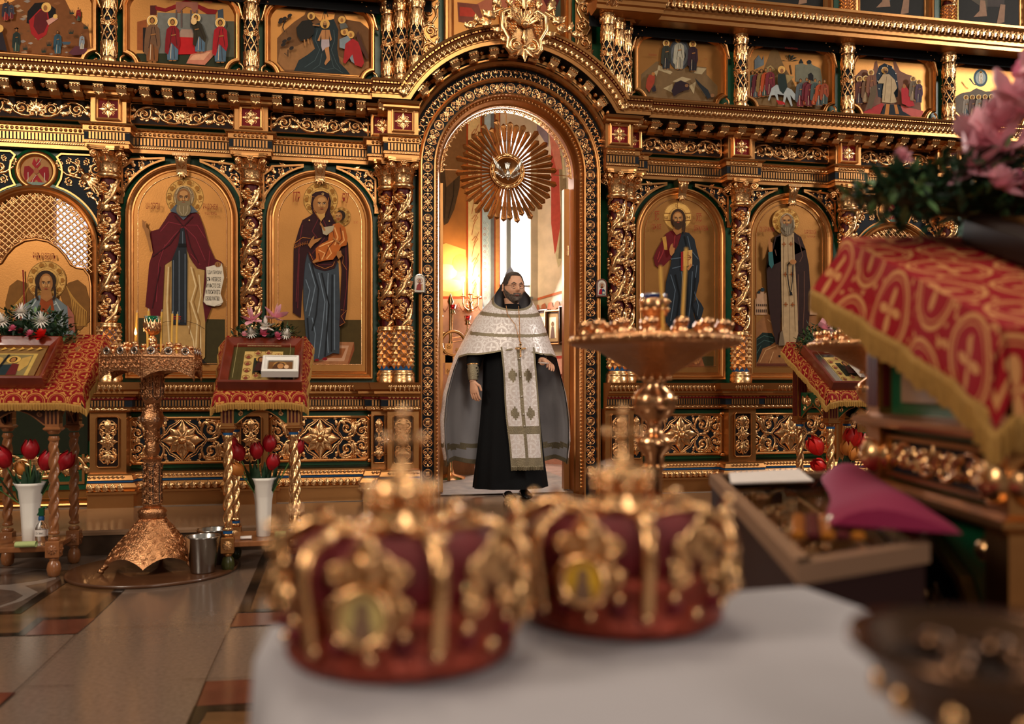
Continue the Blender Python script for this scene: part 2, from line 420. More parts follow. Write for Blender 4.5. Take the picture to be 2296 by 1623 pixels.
mb.box(-3.0,-1.0,.045,.16,ZF,4.95);mb.box(1.0,3.0,.045,.16,ZF,4.95)
arch_wall(mb,-4.35,-3.0,1.0,4.95,-3.47,.40,2.04,.045,.16)
arch_wall(mb,3.0,4.0,1.0,4.95,3.47,.40,2.04,.045,.16)
mb.box(-4.35,-3.0,.045,.16,ZF,1.0);mb.box(3.0,4.0,.045,.16,ZF,1.0);mb.box(4.0,5.3,.045,.16,ZF,4.95)
tag(mb.obj('wall_back'),kind='structure')
# ---- dado plinth and ledge mouldings
DP_TOP=[(-.05,.835),(.02,.835),(.03,.845),(.03,.868),(.045,.870),(.045,.922),(.055,.924),(.055,.944),(.075,.948),(.085,.962),(.10,.968),(.10,.985),(.125,1.0),(.135,1.035),(.14,1.05),(-.05,1.05)]
DP_BOT=[(-.05,.152),(.06,.152),(.06,.248),(.085,.252),(.085,.268),(.07,.272),(.085,.300),(.07,.328),(.05,.332),(.05,.345),(.06,.350),(.045,.382),(.045,.395),(.02,.398),(-.05,.398)]
for side,P in (('left',PLD),('right',PRD)):
 bot=MB();bot.m('gold_flat');plan_run(bot,P,DP_BOT)
 t=thing('plinth_moulding',f'stepped gold foot moulding running along the floor {side} of the arched doorway','moulding',(0,0,0));r0=t
 bot.obj('base',t)
 q=MB();q.m('gold');leaf_row(q,P,.052,.272,.056,.078,1.0,True,2);leaf_row(q,P,.030,.352,.030,.052,.95,False,1,.008)
 tag(q.obj('leaf_band',t),'carved shiny gold leaf bands')
 q=MB();q.m('blue');plan_run(q,P,[(.04,.333),(.054,.333),(.054,.345),(.04,.345)],False);tag(q.obj('painted_line',t),'thin blue painted line')
 t=thing('ledge_moulding',f'carved gold ledge at waist height {side} of the arched doorway, columns stand on it','moulding',(0,0,0))
 top=MB();top.m('gold_flat');plan_run(top,P,DP_TOP);top.obj('ledge',t)
 q=MB();q.m('gold');leaf_row(q,P,.036,.985,.05,.125,1.0,False,1,.012);leaf_row(q,P,.042,.845,.022,.034,1.3,True,1,.01)
 q.obj('leaf_band',t)
 q=MB();q.m('navy');plan_run(q,P,[(.044,.873),(.048,.873),(.048,.92),(.044,.92)],False);q.m('gold_flat');bar_row(q,P,.021,.876,.918,.048,.55,.005);q.obj('fluted_band',t)
 q=MB();q.m('red');plan_run(q,P,[(.054,.925),(.058,.925),(.058,.943),(.054,.943)],False);q.m('gold_flat')
 for x,y,st in seg_iter(P,.03):q.add([(x-st/2,y-.061,.944),(x+st/2,y-.061,.944),(x,y-.061,.930)],[(0,1,2)],False)
 q.obj('zigzag_band',t)
# ---- lower entablature (fascia, rope, flutes, rosettes) and its frieze
EP=[(-.05,2.735),(.02,2.735),(.02,2.762),(.03,2.766),(.03,2.778),(.025,2.782),(.025,2.845),(.035,2.85),(.035,2.885),(.055,2.892),(.06,2.905),(-.05,2.905)]
for side,P in (('left',PL),('right',PR)):
 t=thing('fluted_entablature',f'gold fluted beam resting on the column capitals {side} of the doorway','moulding')
 q=MB();q.m('gold_flat');plan_run(q,P,EP);q.obj('beam',t)
 q=MB();q.m('navy');plan_run(q,P,[(.024,2.786),(.028,2.786),(.028,2.843),(.024,2.843)],False);q.m('gold_flat');bar_row(q,P,.0235,2.79,2.84,.028,.58,.006);q.obj('fluted_band',t)
 q=MB();q.m('gold');egg_row(q,P,.032,2.868,.037,.0135)
 for x,y,st in seg_iter(P,.016):q.T=lambda a,b,c,x=x,y=y:(a+x,b+y-.031,c);q.leafr(-.007,2.766,pi/4,.018,.009,0,0,.005,1)
 q.T=lambda a,b,c:(a,b,c);q.obj('beaded_band',t)
# ---- main cornice with its consoles
CP=[(-.06,.0),(-.06,.10),(-.045,.115),(-.03,.12),(-.03,.13),(0,.13),(0,.33),(.028,.33),(.032,.335),(.04,.335),(.05,.345),(.062,.362),(.085,.375),(.09,.37),(.09,.355),(.108,.355),(.110,.385),(.126,.392),(.126,0)]
def console(mb,w=.068,h=.074,L=.15,d0=.14):
 """scrolled bracket hanging under the soffit; b=0 is the soffit, d grows outward"""
 y=[(d0,-h*1.15),(d0+.02,-h*1.2),(d0+.05,-h*1.0),(d0+.08,-h*.62),(d0+.11,-h*.5),(d0+L-.01,-h*.75),(d0+L,-h*.4),(d0+L,0)]
 P=[[mb.R(s*w/2,b,d) for d,b in y] for s in (-1,1)];mb.m('gold');mb.grid(P,smooth=False)
 for s in (-1,1):
  v=[mb.R(s*w/2,b,d) for d,b in y]+[mb.R(s*w/2,0,d0)];mb.add(v,[list(range(len(v)))],False)
 for k in range(4):mb.knob((k-1.5)*w*.3,-h*.30,w*.17,d0+L-.002,1.2,6,2)
 mb.leafr(0,-h*.5,-pi/2,h*.55,w*.9,0,d0+.125,.012,2)
def pendant(mb,d=.20):
 T=mb.T
 mb.m('gold');mb.T=lambda a,b,c:T(a,b,c)
 mb.lathe([(.0,-.03),(.012,-.022),(.024,-.008),(.022,0)],0,-d,8,caps=False)
 mb.T=T
def cornice_runs(label,spans,z,dextra,name='cornice'):
 pass
def straight_cornice(x0,x1,z,dx,label):
 t=thing('bracketed_cornice',label,'cornice',(0,0,0))
 q=MB();q.m('gold_flat');path=[(x0,z),(x1,z)]
 q.frame(path,[(o,d+dx) for o,d in CP],closed=False)
 for x in (x0,x1):q.add([(x,-(d+dx),z+o) for o,d in CP],[list(range(len(CP)))],False)
 q.obj('beam',t)
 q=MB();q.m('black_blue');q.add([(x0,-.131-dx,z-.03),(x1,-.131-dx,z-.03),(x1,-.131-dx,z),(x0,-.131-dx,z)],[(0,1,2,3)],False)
 q.add([(x0,-.131-dx,z-.001),(x1,-.131-dx,z-.001),(x1,-.325-dx,z-.001),(x0,-.325-dx,z-.001)],[(0,1,2,3)],False);tag(q.obj('soffit',t),'dark painted soffit')  # black-blue sheets over the face behind the brackets and the soffit
 q=MB();q.m('gold');PP=[(x0,-dx),(x1,-dx)];leaf_row(q,PP,.045,z+.036,.052,.352,1.15,False,2,.016);q.obj('leaf_band',t)
 q=MB();q.m('red');q.box(x0,x1,-.358-dx,-.35-dx,z+.09,z+.108);q.m('gold_flat');bar_row(q,PP,.024,z+.097,z+.108,.358,.7,.014);q.obj('dentil_band',t)
 n=int((x1-x0)/.148);ks=[]
 for k in range(n):
  x=x0+(x1-x0)*(k+.5)/n
  if not ks:
   q=MB();console(q);c=q.obj('console',t);c.location=(x,-dx,z);p=MB();pendant(p);c2=p.obj('rosette_drop',t);c2.location=(x+.5*(x1-x0)/n,-dx,z);ks=[c,c2]
  else:
   c=ks[0].copy();COL.objects.link(c);c.parent=t;c.location=(x,-dx,z)
   if k<n-1:c=ks[1].copy();COL.objects.link(c);c.parent=t;c.location=(x+.5*(x1-x0)/n,-dx,z)
 return t
ZC=3.165
straight_cornice(-4.3,-1.09,ZC,-.05,'long gold bracketed cornice below the festal icons left of the arch')
straight_cornice(1.09,5.15,ZC,-.05,'long gold bracketed cornice below the festal icons right of the arch')
# arched centre
RB=.92;a0=math.acos(.806/.92)
ARC=[(-1.09,ZC),(-.806,ZC)]+arcpts(0,2.72,RB,pi-math.asin((ZC-2.72)/RB),math.asin((ZC-2.72)/RB),48)[1:-1]+[(.806,ZC),(1.09,ZC)]
t=thing('arched_cornice','gold cornice arching over the doorway with brackets beneath and a crest on top','cornice',(0,0,0))
q=MB();q.m('gold_flat');q.frame(ARC,CP,closed=False)
for x in (-1.09,1.09):q.add([(x,-d,ZC+o) for o,d in CP],[list(range(len(CP)))],False)
q.obj('beam',t)
q=MB();q.m('black_blue');q.frame(ARC,[(-.05,.131),(-.001,.131),(-.001,.322)],closed=False);tag(q.obj('soffit',t),'dark painted soffit')  # black-blue band following the arch behind and above the brackets
def along_arc(path,step):
 L=[0]
 for i in range(len(path)-1):L.append(L[-1]+math.hypot(path[i+1][0]-path[i][0],path[i+1][1]-path[i][1]))
 n=int(L[-1]/step);st=L[-1]/n;j=0
 for k in range(n):
  s=(k+.5)*st
  while L[j+1]<s:j+=1
  u=(s-L[j])/(L[j+1]-L[j]);a,b=path[j],path[j+1]
  yield a[0]+(b[0]-a[0])*u,a[1]+(b[1]-a[1])*u,math.atan2(b[1]-a[1],b[0]-a[0]),st
def place(q,x,z,ang,out):
 q.T=lambda a,b,c:(x+a*cos(ang)-c*sin(ang),b-out,z+a*sin(ang)+c*cos(ang))
q=MB();q.m('gold')
for x,z,an,st in along_arc(ARC,.045):place(q,x,z,an,.352);q.leafr(0,.088,-pi/2,.052,st*1.15,0,0,.016,2)
q.obj('leaf_band',t)
q=MB();q.m('red');q.frame(ARC,[(.09,.357),(.109,.357)],closed=False);q.m('gold_flat')
for x,z,an,st in along_arc(ARC,.026):place(q,x,z,an,0);q.box(-st*.38,st*.38,-.374,-.357,.096,.108)
q.obj('dentil_band',t)
cm=MB();console(cm,.072);pm=MB();pendant(pm);c0=cm.obj('console',t);p0=pm.obj('rosette_drop',t);first=True
for x,z,an,st in along_arc(ARC,.160):
 c=c0 if first else c0.copy();p=p0 if first else p0.copy()
 if not first:COL.objects.link(c);COL.objects.link(p);c.parent=t;p.parent=t
 c.location=(x,0,z);c.rotation_euler=(0,-an,0);p.location=(x+cos(an)*st*.5,0,z+sin(an)*st*.5);p.rotation_euler=(0,-an,0);first=False
# ---- portal rings and jambs
def polarT(r_mid,yout):
 return lambda a,b,c:((r_mid+c)*sin(a/r_mid),b-yout,2.72+(r_mid+c)*cos(a/r_mid))
def vine_unit(mb,L,Wd,cross=True,fl=1):
 """repeating heart-and-scroll tracery, length L along a centred at 0, width Wd along b"""
 w=Wd*.055;mb.m('gold')
 for s in (-1,1):
  for t_ in (-1,1):
   mb.htube([(t_*L*.02,s*Wd*.02),(t_*L*.14,s*Wd*.30),(t_*L*.30,s*Wd*.44),(t_*L*.44,s*Wd*.28),(t_*L*.46,s*Wd*.02)],[w,w*.9,w,w*.9,w*.7],0,1.1)
   mb.scroll(t_*L*.24,s*Wd*.20,Wd*.15,pi/2*s,-s*t_,w*.9,1.2,True,0)
  mb.leafr(0,0,s*pi/2,Wd*.42,Wd*.22,0,0,None,2)
 for t_ in (0,pi):mb.leafr(0,0,t_,L*.22,Wd*.24,0,0,None,2)
 for s in (-1,1):mb.leafr(s*L*.5,0,0 if s<0 else pi,L*.2,Wd*.22,0,0,None,2)
def medallion(mb,R_):
 mb.m('gold');mb.htube(arcpts(0,0,R_*.92,0,2*pi,20),R_*.09,0,1.1);mb.htube(arcpts(0,0,R_*.72,0,2*pi,16),R_*.04,0,1.)
 for k in range(4):mb.leafr(0,0,pi/4+k*pi/2,R_*.62,R_*.5,0,0,R_*.15,2)
 for k in range(4):mb.leafr(0,0,k*pi/2,R_*.5,R_*.22,0,0,R_*.12,1)
 mb.knob(0,0,R_*.14,.003)
t=thing('arched_portal','carved gold and navy portal of the central arched doorway with scrollwork jambs','portal',(0,0,ZF))
def PO(mb,nm,lab=None):
 mb.v=[(x,y,z-ZF) for x,y,z in mb.v];o=mb.obj(nm,t)
 if lab:o['label']=lab
 return o
inner=lambda r:[(-r,ZF+.02),(r,ZF+.02)]
def uband(mb,r0,r1,d0,d1=None,n=48):
 d1=d0 if d1 is None else d1
 P=[[(-r0,-d0,ZF),(-r1,-d1,ZF)]]+[[(-r0*cos(pi*k/n),-d0,2.72+r0*sin(pi*k/n)),(-r1*cos(pi*k/n),-d1,2.72+r1*sin(pi*k/n))] for k in range(n+1)]+[[(r0,-d0,ZF),(r1,-d1,ZF)]]
 mb.grid(P,smooth=False)
def uprof(mb,prof,n=48):
 for (r0,d0),(r1,d1) in zip(prof[:-1],prof[1:]):uband(mb,r0,r1,d0,d1,n)
q=MB();q.m('navy');uband(q,.61,.70,.12);PO(q,'blue_ground','dark blue painted ground behind the tracery')
q=MB();q.m('gold_flat');uprof(q,[(.542,-.14),(.545,.02),(.556,.035),(.560,.05),(.572,.085),(.592,.11),(.597,.145),(.608,.15),(.611,.12)])
q.obj;PO(q,'inner_frame')
q=MB();q.m('gold_flat');uprof(q,[(.699,.12),(.702,.16),(.712,.165),(.720,.15),(.728,.155),(.730,0)]);PO(q,'outer_frame')
# rings only above the spring line
def ring(mb,prof,a=0.,n=48):
 P=[[(-r*cos(a+(pi-2*a)*k/n),-d,2.72+r*sin(a+(pi-2*a)*k/n)) for r,d in prof] for k in range(n+1)]
 mb.grid(P,smooth=False)
q=MB();q.m('black_blue');ring(q,[(.72,.13),(.815,.13)],.0);PO(q,'lattice_ground','black ground of the outer lattice ring')
q=MB();q.m('gold_flat');ring(q,[(.812,.12),(.815,.20),(.83,.215),(.845,.205),(.852,.19),(.862,.19),(.872,.12)],.35);PO(q,'outer_ring')
q=MB();q.m('gold_dark');ring(q,[(.872,.125),(.93,.14)],.35);PO(q,'soffit_ring')
q=MB();q.m('gold');RM=.765;n=30
for k in range(n):
 q.T=polarT(RM,.13);a=(k+.5)/n*pi*RM-pi*RM/2;T0=q.T;q.T=lambda x,y,z,a=a,T0=T0:T0(x+a,y,z);st=pi*RM/n
 for s in (-1,1):
  q.htube([(0,-.042),(s*st*.25,-.03),(s*st*.5,-.008),(s*st*.42,.022),(s*st*.2,.026),(s*st*.14,.008)],[.004,.004,.0045,.005,.004,.003],0,1.1)
  q.knob(s*st*.16,.006,.006)
 q.leafr(0,.0,pi/2,.036,.022,0,0,None,2);q.leafr(0,-.012,-pi/2,.028,.014,0,0,None,1);q.knob(0,-.042,.006)
PO(q,'lattice_ring')
q=MB();RM=.655;n=5
HL=pi*RM
units=[]
for k in range(-5,6):  # medallions every 1/5 of the half ring
 pass
seg=HL/6
for k in range(6):
 a=-HL/2+(k+.5)*seg
 for s in (-1,1):
  q.T=(lambda T0,aa:(lambda x,y,z:T0(x+aa,y,z)))(polarT(RM,.12),a+s*seg*.19);vine_unit(q,seg*.36,.085)
for k in range(0,7):
 a=-HL/2+k*seg;q.T=(lambda T0,aa:(lambda x,y,z:T0(x+aa,y,z)))(polarT(RM,.12),a);medallion(q,.04)
PO(q,'scroll_tracery','pierced gold scroll tracery of the arch')
for side in (-1,1):
 q=MB();z=2.66
 zz=2.60;sgm=.16;k=0
 while zz>ZF+.12:
  if k % 3==2:
   q.T=lambda x,y,c,zz=zz:(side*.655+x,y-.12,zz+c);medallion(q,.038);zz-=.115
  else:
   q.T=lambda x,y,c,zz=zz:(side*.655-c,y-.12,zz+x);vine_unit(q,.15,.085);zz-=.155 if k % 3==0 else .125
  k+=1
 PO(q,'jamb_tracery','pierced gold scroll tracery of the jamb')
q=MB();q.m('gold');n=64
for k in range(n):
 a=pi*(k+.5)/n;q.T=lambda x,y,c,a=a:(-(.582+c)*cos(a)+x*sin(a),y-.10,2.72+(.582+c)*sin(a)+x*cos(a));q.knob(0,0,.0115,0,.9,6,2)
for s in (-1,1):
 for k in range(84):
  q.T=lambda x,y,c,s=s,k=k:(s*.582+x,y-.10,ZF+.06+k*.0302+c);q.knob(0,0,.0115,0,.9,6,2)
PO(q,'bead_moulding','row of carved gold beads')
q=MB();q.m('gold');n=40
for k in range(n):
 a=pi*(k+.5)/n;q.T=lambda x,y,c,a=a:(-(.54-c)*cos(a)+x*sin(a),y+.03,2.72+(.54-c)*sin(a)+x*cos(a))
 q.htube([(-.020,0),(-.014,.018),(0,.028),(.014,.018),(.020,0)],.0045,0,1.2,4);q.htube([(-.020,.004),(.020,.004)],.006,0,1);q.knob(0,.012,.007)
 if k % 2:q.leafr(0,.02,pi/2,.026,.016,0,0,None,1)
PO(q,'scalloped_fringe','openwork gold lace edge inside the arch')
# ================================================================ columns
def cylT(r,x=0.,y=0.):return lambda a,b,c:(x+(r-b)*sin(a/r),y-(r-b)*cos(a/r),c)
def build_column(label):
 """carved vine column, base at z = 0 (stands on the ledge), 1.685 m tall"""
 t=thing('carved_column',label,'column')
 q=MB();q.m('gold');q.lathe([(.092,0),(.092,.04),(.086,.046),(.092,.06),(.088,.075),(.078,.082),(.08,.09),(.072,.095)],n=24);q.obj('base',t)
 q=MB();q.m('blue');q.lathe([(.068,.09),(.070,.40)],n=24,caps=False);q.m('gold')
 n=10;r=.069;ha=2*pi*r/n;hb=.295/5
 T0=cylT(r)
 for i in range(n):
  for j in range(11):
   if (i+j) % 2:continue
   aa=i*ha*.5*2/1;
 for j in range(10):
  for i in range(n):
   a=(i+(.5 if j % 2 else 0))*ha;b=.10+(j)*hb/2+hb/2
   g=.97;vv=[T0(a-ha/2*g,0,b),T0(a,0,b-hb/2*g),T0(a+ha/2*g,0,b),T0(a,0,b+hb/2*g),T0(a,-.022,b)]
   q.add(vv,[(0,1,4),(1,2,4),(2,3,4),(3,0,4)],False)
 tag(q.obj('studded_drum',t),'lower drum of gold pyramids with blue lines between')
 q=MB();q.m('gold');q.lathe([(.072,.385),(.082,.392),(.086,.402),(.078,.412),(.084,.42),(.076,.43),(.06,.432)],n=24,caps=False);q.obj('collar',t)
 q=MB();q.m('dark_red');q.lathe([(.052,.42),(.052,1.48)],n=20,caps=False);q.m('gold')
 r=.055;Cc=2*pi*r;q.T=cylT(r);z0,z1=.435,1.47;P=.58
 for s in (0,.5):
  for off,w,d in ((0,.015,.008),(.021,.010,.004),(-.021,.010,.004)):
   pts=[];n=40;
   for i in range(n+1):
    z=z0+(z1-z0)*i/n;wob=.010*sin(i*2*pi/8);pts.append(((z-z0)/P*Cc+s*Cc+off*.7+wob,z+off*.7))
   q.htube(pts,w,d,1.1,4)
  k=0;z=z0+.03
  while z<z1-.03:
   a=(z-z0)/P*Cc+s*Cc;sg=1 if k % 2 else -1
   q.leafr(a+sg*.015,z,pi/4+sg*1.5,.085,.052,sg*-1.6,.008,.012,2,.012)
   q.leafr(a-sg*.012,z+.018,pi/4-sg*1.0,.080,.046,sg*1.6,.006,.010,2,.010)
   z+=.036;k+=1
  z=z0+.08;k=0
  while z<z1-.04:
   a=(z-z0)/P*Cc+s*Cc+Cc*.25
   if k % 2==0:q.grapes(a-.004,z+.028,.060,-pi/2+.5,.006)
   else:q.scroll(a,z,.036,pi/2,1,.010,1.3,True,3,.002)
   z+=.0725;k+=1
 q.T=lambda a,b,c:(a,b,c);tag(q.obj('shaft',t),'carved vine shaft with grapes over a dark red core')
 q=MB();q.m('gold');q.lathe([(.06,1.462),(.074,1.466),(.086,1.478),(.088,1.49),(.078,1.505),(.070,1.512),(.074,1.52),(.066,1.525),(.064,1.60),(.072,1.64),(.085,1.655)],n=24,caps=False)
 # acanthus leaves around the bell
 def cleaf(ang,zb,h,w,out,curl):
  ca,sa=sin(ang),-cos(ang);n=7;G=[]
  for i in range(n+1):
   t_=i/n;ww=w*.5*(.75+.35*sin(pi*t_))*(1+.14*(1 if i % 2 else -1)) if i<n else w*.1
   rr=.068+out*t_*t_+(curl*max(0,t_-.7)*3);zz=zb+h*(t_ if t_<.8 else .8+(t_-.8)*.2-(t_-.8)*.5)
   row=[]
   for u,bmp in ((-1,0),(-.55,.008),(0,.002),(.55,.008),(1,0)):
    rad=rr+bmp;tx,ty=cos(ang),sin(ang);row.append((ca*rad+tx*u*ww,sa*rad+ty*u*ww,zz))
   G.append(row)
  q.grid(G)
 for k in range(8):cleaf(k*pi/4,1.515,.085,.05,.018,.014)
 for k in range(8):cleaf((k+.5)*pi/4,1.53,.115,.045,.030,.016)
 for k in range(4):      # corner volutes:spiral in the diagonal plane
  an=pi/4+k*pi/2;pts=[];rr=[]
  for i in range(26):
   t_=i/25;rd=.030*(1-.75*t_);a=pi*.85-t_*2*pi*1.5;rad=.118+rd*cos(a);zz=1.628+rd*sin(a);pts.append((sin(an)*rad,-cos(an)*rad,zz));rr.append(.011*(1-.35*t_))
  pts.insert(0,(sin(an)*.072,-cos(an)*.072,1.56));rr.insert(0,.006);q.tube(pts,rr,6);q.ball((sin(an)*.118,-cos(an)*.118,1.628),.012,4,6)
 for k in range(4):
  an=k*pi/2
  for i in range(6):
   a=i*pi/3;q.ball((sin(an)*.095+cos(an)*.016*cos(a),-cos(an)*.095+sin(an)*.016*cos(a),1.648+.016*sin(a)),.011,4,6)
  q.ball((sin(an)*.104,-cos(an)*.104,1.648),.010,4,6)
 q.obj('capital',t)
 q=MB();q.m('gold_flat');A=[]
 for k in range(4):
  an=k*pi/2
  for u,rad in ((-.118,.118),(-.10,.125),(-.06,.104),(0,.098),(.06,.104),(.10,.125)):
   A.append((sin(an)*rad+cos(an)*u,-cos(an)*rad+sin(an)*u))
 for za,zb,sc in ((1.658,1.668,.94),(1.668,1.685,1.0)):
  n=len(A);v=[(x*sc,y*sc,za) for x,y in A]+[(x*sc,y*sc,zb) for x,y in A]
  q.add(v,[(i,(i+1) % n,(i+1) % n+n,i+n) for i in range(n)]+[list(range(n))[::-1],list(range(n,2*n))],False)
 q.obj('abacus',t)
 return t
ZL=1.05
C0=build_column('single carved vine column between the monk icon and the mother-and-child icon')
C0.location=(-1.97,-.10,ZL);C0['group']='carved vine columns'
CK=KIDS(C0)
def col(x,y,lab):return clone(C0,(x,y,ZL),0,lab,None)
col(-2.96,-.10,'leftmost fully seen vine column, between the side door and the monk icon')
col(-3.95,-.10,'vine column beyond the side door with the winged figure, at the far left edge')
col(-.955,-.10,'outer column of the pair left of the doorway, set slightly behind its twin')
col(-.853,-.20,'inner column of the pair, nearest the doorway on its left')
col(.955,-.10,'outer column of the pair right of the doorway, set slightly behind its twin')
col(.853,-.20,'inner column of the pair, nearest the doorway on its right')
col(1.97,-.10,'single vine column between the icon of the figure holding a book and the grey-bearded monk icon')
col(2.96,-.10,'vine column right of the grey-bearded monk icon, half behind the blurred red cloth')
col(3.95,-.10,'vine column behind the large blurred flowers at the right')
# ================================================================ upper small columns
def build_upper(label):
 t=thing('small_carved_column',label,'column')
 q=MB();q.m('gold');q.lathe([(.064,0),(.064,.02),(.058,.025),(.064,.04),(.052,.055),(.058,.07),(.050,.10)],n=20)
 for k in range(12):
  a=2*pi*k/12;q.T=cylT(.055);q.leafr(a*.055,.03,pi/2,.055,.022,0,0,.008,1)
 q.T=lambda a,b,c:(a,b,c);q.obj('base',t)
 q=MB();q.m('navy');q.lathe([(.040,.08),(.046,.16),(.036,.26),(.046,.33),(.036,.42),(.046,.52),(.040,.58)],n=18,caps=False);q.m('gold');r=.044;q.T=cylT(r);Cc=2*pi*r
 for s in range(6):
  for dr in (1,-1):
   q.htube([(s*Cc/6+dr*Cc/6*(i/10)*2.4,.22+.24*i/10) for i in range(11)],.0055,.004,1.1,3)
 for s in range(6):
  for j in range(3):q.knob(s*Cc/6+(Cc/12 if j % 2 else 0),.27+j*.06,.0085,.008,1,6,2)
 for s in range(8):
  a=s*Cc/8
  for zb,h,up in ((.10,.12,1),(.215,.10,-1),(.44,.12,1),(.57,.12,-1)):
   q.leafr(a+(Cc/16 if up<0 else 0),zb,up*pi/2,h,.042,0,.004,.010,2,.008)
  q.grapes(a,.365,.028,-pi/2,.006) if s % 2 else q.rosette(a,.335,.030,5,.008)
 q.T=lambda a,b,c:(a,b,c);tag(q.obj('shaft',t),'shaft of leaves and diamond net over blue ground')
 q=MB();q.m('gold');q.lathe([(.044,.57),(.056,.578),(.050,.59),(.060,.61),(.052,.635),(.062,.65),(.066,.665)],n=20,caps=True)
 for k in range(12):q.T=cylT(.056);q.leafr(k*pi/6*.056,.645,-pi/2,.045,.024,0,.002,.01,1)
 q.T=lambda a,b,c:(a,b,c);q.obj('capital',t)
 return t
ZU=3.295
U0=build_upper('small carved column left of the icon of the river scene, above the cornice')
U0.location=(-1.97,-.10,ZU);U0['group']='small carved columns of the upper tier'
def ucol(x,y,lab,z=ZU):return clone(U0,(x,y,z),0,lab,None)
ucol(-2.96,-.10,'small carved column between the cave scene icon and the temple scene icon')
for sd,nm in ((-1,'left'),(1,'right')):
 ucol(sd*.955,-.10,f'outermost of three small carved columns {nm} of the arched cornice')
 ucol(sd*.865,-.18,f'middle of three small carved columns {nm} of the arched cornice')
 ucol(sd*.755,-.26,f'innermost of three small carved columns {nm} of the arched cornice')
ucol(1.97,-.10,'small carved column between the mountain scene icon and the donkey rider icon')
ucol(2.96,-.10,'small carved column between the donkey rider icon and the icon of the figure in white')
ucol(3.95,-.10,'small carved column left of the brightly glaring icon at upper right')
ucol(4.92,-.10,'small carved column at the far right behind the pink flowers')
# ---- corbel capitals carrying the upper cornice
def build_corbel(label):
 t=thing('corbel_bracket',label,'bracket')
 q=MB();q.m('gold_flat')
 q.stack([(-.07,.07,-.06,.10,0),(-.085,.085,-.075,.10,.02),(-.075,.075,-.065,.10,.03),(-.08,.08,-.08,.10,.06),(-.11,.11,-.13,.10,.11),(-.16,.16,-.20,.10,.15)])
 q.obj('corbel',t)
 q=MB();q.m('gold');q.T=lambda a,b,c:(a,b-.085-(c*.9),c)
 for s in (-1,1):q.scroll(s*.055,.09,.032,pi/2,-s,.008,1.2,True,2);q.scroll(s*.03,.035,.018,-pi/2,s,.006,1.1,True,1)
 q.leafr(0,.02,pi/2,.11,.06,0,0,.018,3);q.leafr(0,.03,pi/4,.07,.03,.6,0,.01,2);q.leafr(0,.03,3*pi/4,.07,.03,-.6,0,.01,2);q.obj('leaf_ornament',t)
 return t
K0=build_corbel('leafy corbel above the small column left of the river scene icon');K0.location=(-1.97,-.10,ZU+.665);K0['group']='leafy corbels of the upper tier'
for x,y,lab in ((-2.96,-.1,'leafy corbel above the small column right of the cave scene icon'),(-.955,-.1,'leafy corbel left of the group of three small columns, left of the arch'),(-.755,-.26,'leafy corbel over the innermost small column left of the arch'),
    (.955,-.1,'leafy corbel over the outermost small column right of the arch'),(.755,-.26,'leafy corbel over the innermost small column right of the arch'),(1.97,-.1,'leafy corbel above the small column right of the mountain scene icon'),
    (2.96,-.1,'leafy corbel above the small column right of the donkey rider icon'),(3.95,-.1,'leafy corbel just left of the glaring icon'),(4.92,-.1,'leafy corbel at the top right edge')):
 clone(K0,(x,y,ZU+.665),0,lab,None)
# ---- upper cornice
UP=clean(plan(-4.3,-.63,[-.8],-.05,-.16,.17));UP2=[(.63,-.16),(.97,-.16),(.97,-.05),(5.3,-.05)]
for side,P in (('left',UP),('right',UP2)):
 t=thing('upper_cornice',f'upper gold cornice with acanthus band above the festal icons {side} of the arch','cornice')
 q=MB();q.m('gold_flat');plan_run(q,P,[(-.05,4.02),(0,4.02),(.05,3.965),(.08,3.955),(.20,3.955),(.21,3.96),(.21,3.99),(.225,4.0),(.225,4.03),(.235,4.04),(.24,4.06),(.255,4.09),(.285,4.12),(.30,4.125),(.30,4.145),(-.05,4.15)]);q.obj('beam',t)
 q=MB();q.m('gold');leaf_row(q,P,.058,4.042,.078,.262,.8,True,3,.018)
 for x,y,st in seg_iter(P,.058):q.T=lambda a,b,c,x=x,y=y:(a+x,b+y-.262,c);q.htube(arcpts(st*.5,4.07,st*.22,-pi/2,pi*.9,6),.005,0,1.2,3);q.htube(arcpts(st*.5,4.10,st*.18,pi/2,-pi*.7,6),.0045,0,1.2,3)
 q.T=lambda a,b,c:(a,b,c);q.obj('leaf_band',t)
 q=MB();q.m('black_blue');plan_run(q,P,[(.006,3.90),(.006,4.015)],False);tag(q.obj('soffit',t),'dark painted ground')  # black-blue strip below the upper cornice
